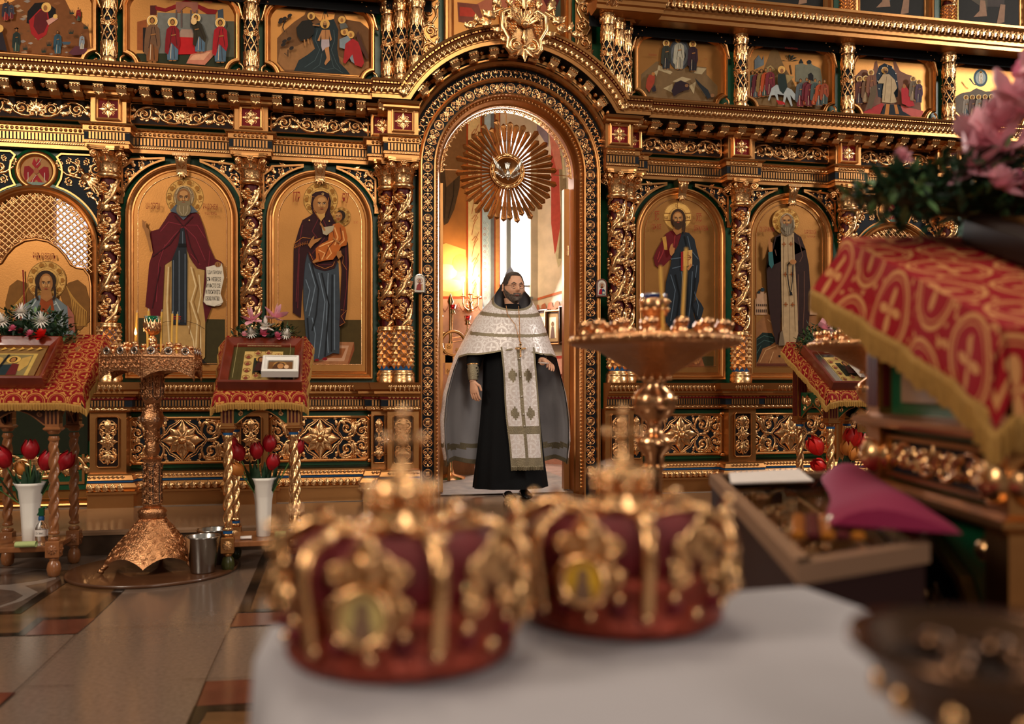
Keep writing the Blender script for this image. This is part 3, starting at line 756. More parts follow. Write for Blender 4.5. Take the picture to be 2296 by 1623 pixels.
# ================================================================ carved panels
def stdframe(q,pts,w=.022,d=.02,m='gold_flat'):
 q.m(m);q.frame(pts,[(0,0),(0,d),(w*.35,d*1.15),(w*.45,d*.8),(w*.8,d*.7),(w,d*.2),(w,0)])
def panel(name,lab,cat,loc,pts,w,ground,carve,group=None,fw='gold_flat',studs=None):
 t=thing(name,lab,cat,loc,0,group)
 q=MB();stdframe(q,pts,w,.02,fw);q.obj('frame',t)
 q=MB();q.m(ground);q.poly(pts,.002,-.01);q.obj('ground',t)
 q=MB();q.m('gold');carve(q);q.obj('carving',t)
 if studs:
  for a,b in studs:q=MB();q.m('gold');q.lathe([(.019,0),(.019,.004),(.015,.012),(.008,.016),(0,.017)],n=12,caps=False);o=q.obj('round_stud',t,(a,0,b),(pi/2,0,0))
 return t
def carve_frieze(W_,H_,cents=2):
 def f(q):
  h=H_*.5;w=H_*.075
  for s in (-1,1):
   sg=1
   for k in range(cents):
    cx=s*(W_*.5)*((k+.60)/(cents+.10));sg=1 if k % 2==0 else -1
    q.scroll(cx,-sg*h*.05,h*.64,s and (pi if s>0 else 0)+sg*s*.6,-sg*s,w,1.45,True,4)
    q.htube([(cx-s*h*1.15,-sg*h*.6),(cx-s*h*.6,-sg*h*.75),(cx,-sg*h*.70),(cx+s*h*.55,-sg*h*.45),(cx+s*h*.95,sg*h*.1),(cx+s*h*1.15,sg*h*.6)],[w*.5,w,w*1.1,w,w*.8,w*.4],0,1.1)
    q.leafr(cx+s*h*.75,sg*h*.05,(0 if s>0 else pi)+sg*s*.9,h*1.0,h*.52,-sg*s*.7,0,None,3)
    q.leafr(cx+s*h*.8,-sg*h*.3,(0 if s>0 else pi)-sg*s*.5,h*.9,h*.46,sg*s*.9,0,None,3)
    q.grapes(cx+s*h*1.02,-sg*h*.35,h*.26,-sg*pi/2)
    q.leafr(cx-s*h*.75,sg*h*.2,(pi if s>0 else 0)-sg*s*1.0,h*.75,h*.40,sg*s*.8,0,None,2)
  for k in range(7):
   a=pi/2+(k-3)*.42;q.leafr(0,-h*.25,a,h*(1.25-.12*abs(k-3)),h*.30,(k-3)*.12,.004,None,2)
  for s in (-1,1):q.leafr(0,-h*.2,-pi/2+s*.9,h*.5,h*.26,s*1.0,.004,None,2);q.scroll(s*h*.42,-h*.5,h*.22,pi/2,-s,w*.8,1.2,True,0)
  q.leafr(0,-h*.2,-pi/2,h*.6,h*.28,0,.006,None,2);q.knob(0,-h*.22,h*.13,.01)
 return f
def carve_cross(R_):
 R_ *= 1.12
 def f(q):
  for k in range(4):
   a=k*pi/2;q.leafr(0,0,a,R_*.95,R_*.42,0,0,R_*.14,3)
   q.htube([(R_*.15*cos(a+.6),R_*.15*sin(a+.6)),(R_*.5*cos(a+.55),R_*.5*sin(a+.55)),(R_*.66*cos(a+.28),R_*.66*sin(a+.28))],R_*.06);q.htube([(R_*.15*cos(a-.6),R_*.15*sin(a-.6)),(R_*.5*cos(a-.55),R_*.5*sin(a-.55)),(R_*.66*cos(a-.28),R_*.66*sin(a-.28))],R_*.06)
   q.scroll(R_*.55*cos(a+pi/4),R_*.55*sin(a+pi/4),R_*.2,a,1,R_*.06,1.2,True,0)
   q.knob(R_*.9*cos(a),R_*.9*sin(a),R_*.07)
  q.knob(0,0,R_*.18,.004)
 return f
def oct_(hw,z0,z1,c=.016):return [(-hw+c,z0),(hw-c,z0),(hw,z0+c),(hw,z1-c),(hw-c,z1),(-hw+c,z1),(-hw,z1-c),(-hw,z0+c)]
# frieze panels between the fluted beam and the cornice
BAYS=[(-3.47,'above the side door with the winged figure'),(-2.47,'above the monk icon with the scroll'),(-1.47,'above the mother-and-child icon'),(1.47,'above the icon of the figure holding a book'),(2.47,'above the grey-bearded monk icon'),(3.47,'above the right side door, partly behind the flowers'),(4.45,'at the far right behind the flowers')]
F0=None
for x,where in BAYS:
 lab='long pierced scrollwork frieze panel '+where
 if F0 is None:F0=panel('frieze_panel',lab,'carved panel',(x,0,3.03),oct_(.37,-.082,.082),.012,'dark_brown',carve_frieze(.70,.150),'scrollwork frieze panels')
 else:clone(F0,(x,0,3.03),0,lab)
S0=None
for x,y,where in ((-2.96,-.115,'over the leftmost full vine column'),(-1.97,-.115,'over the column between the two left icons'),(-1.0,-.115,'half hidden beside the block left of the arch'),(-.855,-.25,'on the block nearest the arch on its left'),(.855,-.25,'on the block nearest the arch on its right'),(1.0,-.115,'half hidden beside the block right of the arch'),
     (1.97,-.115,'over the column between the two right icons'),(2.96,-.115,'over the column right of the grey-bearded monk icon'),(3.95,-.115,'over the column behind the flowers at right'),(-3.95,-.115,'at the far left edge')):
 lab='small red square panel with gold cross '+where
 if S0 is None:S0=panel('square_panel',lab,'carved panel',(x,y,3.02),rectpath(.085,-.083,.083),.022,'red',carve_cross(.062),'square panels of the frieze')
 else:clone(S0,(x,y,3.02),0,lab)
# wall blocks behind the frieze panels
q=MB();q.m('gold_flat')
def fb(x0,x1,y):q.box(x0,x1,y,.04,2.905,3.13)
for c in (-3.95,-2.96,-1.97,1.97,2.96,3.95):fb(c-.12,c+.12,-.115)
for s in (-1,1):fb(min(s*.74,s*.97),max(s*.74,s*.97),-.25);fb(min(s*.97,s*1.09),max(s*.97,s*1.09),-.115)
tag(q.obj('trim_1'),kind='structure')
q=MB();q.m('gold_flat')
for P in (PL,PR):plan_run(q,P,[(-.05,3.105),(.02,3.105),(.03,3.115),(.03,3.13),(.05,3.14),(.06,3.16),(-.05,3.17)])
tag(q.obj('trim_2'),kind='structure')
# pilaster blocks of the dado under the columns
q=MB();q.m('gold_flat')
for c in (-2.96,-1.97,1.97,2.96):q.box(c-.123,c+.123,-.128,.04,.39,.84)
for s in (-1,1):q.box(min(s*.737,s*.973),max(s*.737,s*.973),-.258,.04,.39,.84);q.box(min(s*.973,s*1.088),max(s*.973,s*1.088),-.148,.04,.39,.84)
tag(q.obj('trim_3'),kind='structure')
def carve_big(q):
 W_,H_=.39,.185
 q.m('gold')
 q.rosette(0,0,.15,8,.01,.5,True,pi/2)
 for s in (-1,1):
  for t_ in (-1,1):
   q.htube([(s*.165,0),(s*.135,t_*.035),(s*.11,t_*.05),(s*.085,t_*.09),(s*.045,t_*.115),(0,t_*.158)],[.006,.007,.008,.007,.008,.006],0,1.2)
   q.htube([(s*.175,0),(s*.148,t_*.043),(s*.12,t_*.062),(s*.095,t_*.105),(s*.05,t_*.13),(0,t_*.17)],[.003,.004,.004,.004,.004,.003],0,1.2)
   q.scroll(s*.05,t_*.152,.022,0 if s>0 else pi,t_*s,.005,1.2,True,1)
   q.scroll(s*.200,t_*.082,.058,(pi if s>0 else 0)-s*t_*.8,-s*t_,.012,1.45,True,4)
   q.htube([(s*.14,t_*.02),(s*.132,t_*.08),(s*.150,t_*.13),(s*.2,t_*.152),(s*.25,t_*.135)],[.006,.011,.011,.010,.005],0,1.1)
   q.scroll(s*.315,t_*.058,.042,(pi if s>0 else 0)+s*t_*.6,s*t_,.010,1.4,True,3)
   q.htube([(s*.19,0),(s*.25,t_*.02),(s*.275,t_*.07),(s*.28,t_*.12),(s*.31,t_*.15),(s*.35,t_*.15)],[.009,.011,.011,.010,.008,.004],0,1.1)
   q.leafr(s*.25,t_*.03,(0 if s>0 else pi)+s*t_*1.1,.10,.03,s*t_*.4,.003,None,3)
   q.leafr(s*.24,t_*.04,(0 if s>0 else pi)+s*t_*1.5,.10,.028,-s*t_*.2,.003,None,3)
   q.grapes(s*.255,t_*.145,.032,-t_*pi/2);q.grapes(s*.225,t_*.15,.018,-t_*pi/2)
   q.rosette(s*.335,t_*.125,.030,5,.003,.7,False)
   q.leafr(s*.345,t_*.09,(0 if s<0 else pi)+s*t_*.3,.05,.026,s*t_*.9,0,None,2)
   q.scroll(s*.345,t_*.02,.020,pi/2*t_,s*t_,.005,1.2,True,1)
  q.leafr(s*.17,0,0 if s>0 else pi,.075,.032,0,.004,None,3)
  q.leafr(s*.37,0,0 if s<0 else pi,.06,.028,0,.004,None,2)
  for k in (-1,0,1):q.leafr(s*.30,0,(0 if s>0 else pi)+k*.5,.06,.026,0,.002,None,1)
  for t_ in (-1,1):
   for x,y,an,L in ((.19,.10,1.9,.06),(.27,.09,.3,.06),(.36,.055,1.2,.05),(.12,.10,1.2,.05),(.10,.15,.2,.05),(.30,.115,2.6,.05),(.245,.06,-.9,.05),(.16,.15,-.2,.05)):q.leafr(s*x,t_*y,t_*an if s>0 else pi-t_*an,L,L*.5,s*t_*.8,.002,None,2)
B0=None
for x,where in ((-2.47,'under the monk icon, behind the candle stand'),(-1.47,'below the mother-and-child icon, right of the gold lectern'),(1.47,'under the icon of the figure holding a book'),(2.47,'under the grey-bearded monk icon, behind the right lectern')):
 lab='wide pierced gold panel with central rosette '+where
 if B0 is None:
  B0=panel('dado_panel',lab,'carved panel',(x,.0,.62),oct_(.375,-.175,.175,.028),.022,'navy',carve_big,'wide dado panels',studs=[(sx*.372,sz*.172) for sx in (-1,1) for sz in (-1,1)])
  q=MB();q.m('red');q.poly([(-.15,0),(-.085,-.05),(0,-.14),(.085,-.05),(.15,0),(.085,.05),(0,.14),(-.085,.05)],.004);tag(q.obj('red_ground',B0),'red diamond ground behind the rosette')
  q=MB();q.m('green');q.rect(-.405,.405,-.205,.205,-.012,-.03);tag(q.obj('backing',B0),'green painted backing')
 else:clone(B0,(x,0,.62),0,lab)
def carve_pil(q,w=.05,H_=.155):
 q.rosette(0,0,w*1.15,8,.004,.5,True,pi/2)
 for s in (-1,1):
  for t_ in (-1,1):
   q.scroll(s*w*.52,t_*H_*.66,w*.50,-t_*pi/2,s*t_,.009,1.4,True,2);q.scroll(s*w*.62,t_*H_*.38,w*.34,t_*pi/2,-s*t_,.007,1.3,True,1)
   q.leafr(0,t_*H_*.55,t_*pi/2-s*.6,.07,.036,s*.8*t_,0,None,2);q.htube([(0,t_*w*.9),(s*w*.4,t_*H_*.42),(s*w*.9,t_*H_*.5),(s*w*.95,t_*H_*.75),(s*w*.5,t_*H_*.92),(0,t_*H_*.9)],.005)
 for t_ in (-1,1):q.leafr(0,t_*H_*.5,t_*pi/2,H_*.5,.045,0,.003,None,3);q.rosette(0,t_*H_*.52,.028,5,.004,.7,False)
P0=None
for x,y,where in ((-2.96,-.13,'below the leftmost full vine column'),(-1.97,-.13,'behind the gold lectern with spiral legs'),(-.855,-.26,'low beside the doorway on its left'),(.855,-.26,'low beside the doorway on its right'),(1.97,-.13,'below the column between the two right icons'),(2.96,-.13,'below the column right of the grey-bearded monk icon')):
 lab='narrow upright carved gold panel '+where
 if P0 is None:P0=panel('pilaster_panel',lab,'carved panel',(x,y,.62),oct_(.078,-.185,.185,.014),.010,'dark_brown',lambda q:carve_pil(q,.060,.165),'narrow dado panels')
 else:clone(P0,(x,y,.62),0,lab)
N0=None
for x,where in ((-1.03,'left of the doorway'),(1.03,'right of the doorway')):
 lab='slender carved gold strip panel low on the screen '+where
 if N0 is None:N0=panel('pilaster_panel',lab,'carved panel',(x,-.15,.62),oct_(.045,-.185,.185,.010),.010,'navy',lambda q:carve_pil(q,.026,.16),'slender dado panels')
 else:clone(N0,(x,-.15,.62),0,lab)
# ---- spandrels over the arched icons
def build_spandrel(lab,side):
 """corner panel between the icon arch and the beam; origin at the arch centre, right hand version"""
 t=thing('spandrel_panel',lab,'carved panel')
 R_=.445;out=arcpts(0,0,R_,.25,pi/2-.28,12);poly=[(.425,out[0][1]+.0),(.425,.30),(.40,.345),(.33,.43),(.12,.445)]
 P=[(a*side,b) for a,b in (out[::-1]+[(.425,out[0][1]),(.425,.36),(.375,.40),(.36,.43),(out[-1][0]+.0,.452)])]
 if side<0:P=P[::-1]
 P=P[::-1] if sum(P[i][0]*P[(i+1) % len(P)][1]-P[(i+1) % len(P)][0]*P[i][1] for i in range(len(P)))<0 else P
 q=MB();q.m('navy');q.poly(P,.004,-.01);q.obj('ground',t)
 q=MB();q.m('gold_flat');q.frame(P,[(-.001,0),(-.001,.028),(.013,.028),(.014,.004)]);q.obj('frame',t)
 q=MB();q.m('gold')
 S=side
 q.scroll(S*.365,.325,.036,0 if S>0 else pi,S,.006,1.4,True,3,.006);q.scroll(S*.285,.395,.026,-pi/2,S,.005,1.4,True,3,.006);q.scroll(S*.40,.245,.020,pi/2,-S,.004,1.3,True,2,.006)
 q.scroll(S*.215,.42,.016,pi/2,-S,.004,1.3,True,2,.006)
 q.htube([(S*.41,.15),(S*.405,.20),(S*.37,.27),(S*.31,.345),(S*.24,.395),(S*.17,.43)],[.003,.006,.006,.006,.006,.003],.006)
 for a,b,an in ((.40,.29,1.9),(.33,.375,.6),(.385,.375,.9),(.25,.43,.2),(.41,.19,1.6),(.30,.36,2.6),(.345,.29,-.6),(.34,.41,0)):q.leafr(S*a,b,an if S>0 else pi-an,.06,.034,S*.5,.006,None,2)
 q.obj('carving',t)
 return t
SPZ=2.265
XN={-2.47: 'the monk icon with the scroll',-1.47: 'the mother-and-child icon',1.47: 'the icon of the figure holding a book',2.47: 'the grey-bearded monk icon'}
L0=R0=None
for x,nm in XN.items():
 ll=f'pierced corner panel at the upper left of {nm}';rl=f'pierced corner panel at the upper right of {nm}'
 if L0 is None:L0=build_spandrel(ll,-1);L0.location=(x,0,SPZ);R0=build_spandrel(rl,1);R0.location=(x,0,SPZ);L0['group']=R0['group']='corner panels over the arched icons'
 else:clone(L0,(x,0,SPZ),0,ll);clone(R0,(x,0,SPZ),0,rl)
# ================================================================ painted icons
class Ic:
 """paints flat layers on a panel; coordinates given in any 2-D frame through self.tr"""
 def __init__(s,tr,d0=.004,dd=.0005):s.q=MB();s.tr=tr;s.d=d0;s.dd=dd
 def lay(s):s.d+=s.dd;return s.d
 def P(s,colr,pts,keep=False):
  s.q.m(paint(colr) if len(colr)==6 and colr not in MATS else colr)
  p=[s.tr(*u) for u in pts]
  s.q.poly(p,s.d if keep else s.lay())
 def E(s,colr,cx,cy,rx,ry=None,n=20,rot=0):
  ry=ry or rx;cr,sr=cos(rot),sin(rot)
  s.P(colr,[(cx+rx*cos(2*pi*k/n)*cr-ry*sin(2*pi*k/n)*sr,cy+rx*cos(2*pi*k/n)*sr+ry*sin(2*pi*k/n)*cr) for k in range(n)])
 def L(s,colr,pts,w,keep=False):
  s.q.m(paint(colr) if len(colr)==6 and colr not in MATS else colr)
  p=[s.tr(*u) for u in pts];a,b=s.tr(0,0),s.tr(10,0);k=math.hypot(b[0]-a[0],b[1]-a[1])/10;w=w*k/2
  d=s.d if keep else s.lay();V=[];n=len(p)
  for i in range(n):
   x1,y1=p[max(i-1,0)];x2,y2=p[min(i+1,n-1)];Lh=math.hypot(x2-x1,y2-y1) or 1;nx,ny=-(y2-y1)/Lh*w,(x2-x1)/Lh*w
   V+=[s.q.R(p[i][0]+nx,p[i][1]+ny,d),s.q.R(p[i][0]-nx,p[i][1]-ny,d)]
  s.q.add(V,[(2*i,2*i+1,2*i+3,2*i+2) for i in range(n-1)],False)
 def ring(s,colr,cx,cy,r,w,n=28):s.L(colr,[(cx+r*cos(2*pi*k/n),cy+r*sin(2*pi*k/n)) for k in range(n+1)],w)
 def T(s,colr,st,cx,cy,w,h):
  a=s.tr(cx,cy);e=s.tr(cx+w/2,cy);g=s.tr(cx,cy+h/2);s.q.m(paint(colr))
  text(s.q,st,a[0],a[1],2*math.hypot(e[0]-a[0],e[1]-a[1]),2*math.hypot(g[0]-a[0],g[1]-a[1]),s.lay())
 def halo(s,cx,cy,r,orn=True):
  s.E('d8a75a',cx,cy,r,n=36);s.ring('7a4a1c',cx,cy,r*.97,r*.03,36);s.ring('8a5a24',cx,cy,r*.60,r*.02,30)
  if orn:
   for k in range(10):
    a=k*2*pi/10;x,y=cx+r*.8*cos(a),cy+r*.8*sin(a)
    s.P('9a6626',[(x+r*.14*cos(a+t),y+r*.14*sin(a+t)) for t in (0,1.2,2.2,4.1,5.1)])
    s.L('8a5a24',[(cx+r*.66*cos(a+.1),cy+r*.66*sin(a+.1)),(cx+r*.78*cos(a+.32),cy+r*.78*sin(a+.32)),(cx+r*.92*cos(a+.22),cy+r*.92*sin(a+.22))],r*.03)
 def face(s,cx,cy,w,h,skin='9a6636',hair='4a3018',beard=None,turn=0.,hi='b98650',eyes='1c100a'):
  s.E(skin,cx,cy,w,h,18);s.E(hi,cx+turn*w,cy-h*.45,w*.62,h*.34,14);s.E(hi,cx+turn*w-w*.36,cy+h*.16,w*.25,h*.2,10);s.E(hi,cx+turn*w+w*.40,cy+h*.16,w*.22,h*.2,10)
  for sg in (-1,1):
   ex=cx+turn*w+sg*w*.40;s.E('dcc4a4',ex,cy-h*.04,w*.20,h*.07,10);s.E(eyes,ex,cy-h*.04,w*.10,h*.075,8)
   s.L('3a2412',[(ex-w*.24,cy-h*.14),(ex,cy-h*.22),(ex+w*.24,cy-h*.16)],w*.08);s.L('4a2c16',[(ex-w*.2,cy-h*.08),(ex+w*.22,cy-h*.07)],w*.04)
  s.P('c8945c',[(cx+turn*w-w*.05,cy-h*.1),(cx+turn*w+w*.07,cy-h*.1),(cx+turn*w+w*.14,cy+h*.34),(cx+turn*w-w*.10,cy+h*.34)])
  s.L('5a3418',[(cx+turn*w-w*.07,cy-h*.12),(cx+turn*w-w*.1,cy+h*.34),(cx+turn*w+w*.14,cy+h*.35)],w*.05)
  if beard:s.P(beard,[(cx-w*.98,cy+h*.05),(cx-w*.7,cy+h*.42),(cx-w*.25,cy+h*.40),(cx,cy+h*.46),(cx+w*.3,cy+h*.40),(cx+w*.75,cy+h*.42),(cx+w*.98,cy+h*.05),(cx+w*1.0,cy+h*.8),(cx+w*.6,cy+h*1.35),(cx,cy+h*1.6),(cx-w*.6,cy+h*1.35),(cx-w*1.0,cy+h*.8)])
  s.E('8a3a26',cx+turn*w,cy+h*.56,w*.26,h*.06,10)
def arched_icon(label,cx,draw,tr,group='tall arched icons'):
 t=thing('arched_icon',label,'icon',(cx,0,1.077),0,group);zs=1.203
 q=MB();ap=archpath(.402,0,zs,32)
 q.m('gold_flat');q.frame(ap,[(0,0),(0,.022),(.006,.030),(.016,.030),(.020,.024),(.028,.028),(.036,.022),(.046,.010),(.056,.012),(.060,.006),(.062,.002)]);q.obj('frame',t)
 I=Ic(tr);q=I.q;q.m('gold_leaf');q.poly(archpath(.345,.055,zs,32),.004,-.005)
 draw(I);q.m('gold_flat');o=q.obj('painting',t)
 q=MB();q.m('gold');q.frame(archpath(.318,.11,zs,32),[(0,.004),(.003,.010),(.007,.010),(.010,.004)]);q.obj('inner_moulding',t)
 q=MB();q.m('gold')            # keystone bracket
 Pz=[[(s*(w),-d,z) for s in (-1,-.4,.4,1)] for z,w,d in ((1.66,.06,.10),(1.64,.06,.10),(1.635,.045,.085),(1.60,.040,.075),(1.55,.036,.055),(1.52,.038,.05),(1.51,.030,.045))]
 q.grid(Pz,smooth=False);q.box(-.045,.045,-.07,0,1.62,1.66)
 for s in (-1,1):q.add([(s*w,-d,z) for z,w,d in ((1.66,.06,.10),(1.6,.04,.075),(1.51,.03,.045))]+[(s*.03,0,1.51),(s*.06,0,1.66)],[(0,1,2,3,4)],False)
 q.T=lambda a,b,c:(a,b-.045,c)
 for k in range(5):q.leafr(0,1.53,-pi/2+(k-2)*.5,.05,.022,0,0,None,1)
 q.leafr(0,1.64,-pi/2,.09,.05,0,.03,.02,3,-.02);q.scroll(-.03,1.625,.016,0,1,.005,1.2,True,0,.04);q.scroll(.03,1.625,.016,pi,-1,.005,1.2,True,0,.04);q.knob(0,1.505,.016,.0,1)
 q.obj('keystone_bracket',t)
 return t
def TRW(ox,oy,s,cx,cz,y0=0.):
 def f(u,v):x,z=wp(ox+u/s,oy+v/s,y0);return (x-cx,z-cz)
 return f
def folds(I,colr,lines,w):
 for l in lines:I.L(colr,l,w)
def d_monk(I):
 I.P('3a3216',[(872,1100),(1412,1108),(1412,1392),(872,1392)])
 I.halo(1160,345,120)
 I.P('b08a52',[(1040,740),(1110,700),(1150,560),(1190,720),(1240,790),(1285,800),(1275,960),(1290,1130),(1288,1345),(1265,1372),(1215,1370),(1120,1310),(1020,1300),(1028,1000)])
 folds(I,'d8bc8c',[[(1200,780),(1230,900),(1200,1000),(1240,1120),(1230,1290)],[(1060,780),(1050,1000),(1065,1280)],[(1250,830),(1262,960),(1240,1080)],[(1185,1150),(1215,1240),(1225,1340)],[(1260,1150),(1262,1330)]],9)
 folds(I,'8a6230',[[(1215,790),(1245,900),(1218,1000),(1258,1130),(1250,1290)],[(1072,780),(1064,1000),(1080,1280)],[(1190,1000),(1200,1100),(1190,1200)]],7)
 I.P('561018',[(1110,420),(1065,445),(1030,500),(1000,545),(950,558),(945,575),(962,690),(940,760),(915,1030),(945,1045),(948,1085),(960,1100),(1020,1100),(1035,770),(1085,735),(1125,660),(1150,530),(1178,680),(1210,750),(1240,790),(1290,800),(1275,1000),(1292,1130),(1330,1030),(1345,800),(1400,760),(1385,745),(1350,730),(1310,640),(1280,530),(1250,450),(1200,430)])
 folds(I,'7c2430',[[(1150,520),(1060,500),(1010,560)],[(1150,530),(1090,590),(1000,700)],[(1160,530),(1230,600),(1290,740)],[(1160,520),(1240,520),(1290,600)],[(1040,640),(1000,760),(985,1000)],[(1320,680),(1310,800),(1300,960)],[(1200,700),(1260,770)]],6)
 folds(I,'34080e',[[(1140,540),(1070,640),(960,720)],[(1170,550),(1200,660),(1250,760)],[(1010,780),(960,1040)],[(1150,525),(1100,460)],[(1160,525),(1215,465)]],7)
 I.P('20242a',[(1138,540),(1160,540),(1172,640),(1180,740),(1175,1145),(1080,1140),(1082,740),(1122,640)])
 folds(I,'5a6470',[[(1150,560),(1150,640)],[(1165,700),(1165,1130)],[(1092,740),(1090,1120)],[(1128,680),(1128,1130)]],6)
 I.P('8a1a1c',[(1085,1090),(1140,1090),(1140,1096),(1085,1096)]);I.P('8a1a1c',[(1085,1104),(1140,1104),(1140,1110),(1085,1110)])
 I.P('0a0a0c',[(1124,636),(1172,636),(1172,658),(1122,658)])
 I.P('4e5864',[(1070,435),(1108,392),(1200,392),(1246,440),(1200,446),(1155,490),(1110,446)])
 I.E('8c7454',1160,345,64,70,22);I.face(1157,350,42,56,'8a5a30','4a3018','7a6a4c')
 I.E('7a6a4c',1157,425,46,44,16);folds(I,'a8977a',[[(1130,400),(1135,440),(1150,460)],[(1185,400),(1180,440),(1165,462)],[(1157,405),(1157,460)]],4)
 folds(I,'b49c74',[[(1110,330),(1130,290),(1157,280),(1185,290),(1208,330)],[(1103,350),(1108,385)],[(1214,350),(1208,385)]],6)
 I.P('9c6a3c',[(900,490),(915,500),(925,535),(942,550),(945,575),(962,690),(950,690),(930,610),(915,560),(900,530)])
 I.L('9c6a3c',[(922,540),(912,512),(925,500)],8)
 I.P('d8ccb8',[(1298,785),(1340,775),(1395,762),(1402,790),(1410,850),(1388,950),(1405,1000),(1390,1022),(1350,1030),(1300,1020),(1282,1000),(1290,950),(1302,880)])
 I.L('8a7a64',[(1298,785),(1302,880),(1290,950),(1282,1000),(1300,1020),(1350,1030),(1400,1010)],4)
 for k,tx in enumerate(('ГДИ ПРИЗРИ','СЪ НЕБЕСЕ','И МѢСТО СІЕ','И ПОСѢТИ ЕГО','СВОЮ МАТІЮ')):I.T('14100c',tx,1350-k*3,820+k*40,88,26)
 I.E('9c6a3c',1372,768,20,16,12);folds(I,'6a3e1c',[[(1360,760),(1366,786)],[(1374,758),(1380,786)]],3)
 I.T('7c2216','ѠА СЕРГІИ',968,405,86,40);I.T('7c2216','РАДОНЕЖ',1328,412,92,42);I.T('7c2216','ЧУДОТВОРЕЦ',1328,453,76,20)
 I.P('14100e',[(1255,1370),(1275,1355),(1300,1385),(1262,1385)]);I.L('3a1c10',[(1000,1140),(1050,1125),(1170,1120),(1240,1140),(1290,1170)],3)
def d_mother(I):
 I.P('4a3a18',[(370,1112),(868,1112),(868,1392),(370,1392)])
 I.P('a8704a',[(600,1248),(822,1250),(780,1392),(540,1392)]);I.P('8a4a2a',[(822,1250),(824,1300),(790,1392),(780,1392)]);I.P('c89878',[(640,1270),(790,1272),(760,1370),(600,1370)]);I.P('9a5c34',[(670,1290),(770,1290),(745,1350),(640,1350)])
 I.halo(613,358,110);I.halo(742,467,60,True)
 I.P('39414a',[(520,700),(560,660),(680,700),(725,760),(735,1000),(730,1325),(690,1320),(640,1345),(600,1368),(540,1365),(520,1200),(505,1000),(505,800)])
 folds(I,'6a7886',[[(540,760),(580,900),(560,1000),(540,1090)],[(600,820),(640,1000),(620,1200),(600,1350)],[(660,820),(650,1100),(660,1320)],[(560,1100),(580,1200),(570,1340)],[(700,830),(700,1300)],[(520,860),(545,930),(520,1060)]],6)
 folds(I,'181c22',[[(555,760),(600,920),(585,1080),(560,1180)],[(620,820),(665,1020),(640,1340)],[(685,830),(680,1310)],[(530,1100),(545,1350)]],9)
 I.P('2e0e12',[(560,330),(580,315),(625,308),(665,325),(678,370),(672,440),(700,500),(760,560),(785,640),(790,760),(778,1050),(760,1140),(728,1160),(735,1050),(745,800),(735,700),(700,790),(640,808),(580,790),(545,740),(530,690),(515,760),(495,1000),(490,1100),(440,1070),(440,1000),(445,660),(480,540),(500,490),(545,465),(565,450),(552,400)])
 folds(I,'5c1e24',[[(500,520),(480,640),(460,1000)],[(600,480),(560,560),(590,600)],[(640,600),(560,700)],[(770,640),(776,900),(750,1100)],[(620,470),(660,560),(700,600)],[(480,700),(470,1040)],[(540,690),(600,770),(690,770)]],6)
 folds(I,'a8642c',[[(735,690),(755,720),(750,760),(775,800)],[(740,1050),(775,1055),(740,1090),(765,1130),(732,1150)],[(545,700),(580,770),(640,795),(690,775),(700,750)],[(445,640),(500,600),(550,605)],[(446,665),(500,640),(545,640)],[(560,345),(585,350),(570,430),(600,480)],[(665,350),(650,430),(610,510)]],4)
 for k in range(8):I.L('8a4a1c',[(455+k*11,642-k*3),(455+k*11,668-k*4)],4)
 I.P('b88a4a',[(600,440),(640,440),(640,470),(615,500),(585,450)])
 I.E('9a6636',613,395,48,60,20);I.face(615,392,40,54,'9a6636','2e0e12',None,.12);I.ring('d8b070',627,330,6,3,8)
 for x,y in ((543,494),(667,500)):I.P('c89a58',[(x-6,y),(x,y-6),(x+6,y),(x,y+6)])
 I.P('a06a38',[(535,650),(555,610),(575,590),(570,615),(620,602),(600,625),(575,640),(550,670)])
 # child
 I.P('b05c20',[(690,520),(725,510),(765,540),(780,600),(775,650),(740,660),(720,700),(690,740),(640,745),(580,760),(562,755),(585,730),(582,670),(620,640),(660,620),(665,580)])
 folds(I,'e0a060',[[(700,540),(720,600),(700,650)],[(750,560),(760,620),(730,650)],[(600,680),(640,700),(620,740)],[(660,650),(680,700),(650,735)],[(700,620),(650,640),(605,660)]],8)
 folds(I,'6a2c0c',[[(690,560),(700,620),(660,670),(640,720)],[(735,540),(745,610),(720,640)],[(600,700),(610,745)]],5)
 I.P('a8987c',[(620,540),(690,530),(700,520),(690,560),(650,590),(628,580)]);I.L('a06a38',[(640,560),(612,515)],12)
 I.E('2a180c',738,465,30,32,16);I.face(726,472,22,28,'9a6030','2a180c',None,-.15)
 I.L('a06a38',[(735,640),(700,615),(690,605)],10);I.P('a06a38',[(716,690),(740,685),(745,720),(725,738),(712,715)]);I.L('a06a38',[(600,745),(565,758)],14)
 I.T('8a2a18','МР',465,352,42,64);I.T('8a2a18','ѲУ',768,360,42,60);I.L('8a2a18',[(445,325),(485,322)],4);I.L('8a2a18',[(748,332),(788,332)],4);I.T('8a2a18','ІС ХС',832,510,26,14)
 I.E('7a1016',640,1358,16,10,10);I.E('7a1016',590,1364,14,8,10)
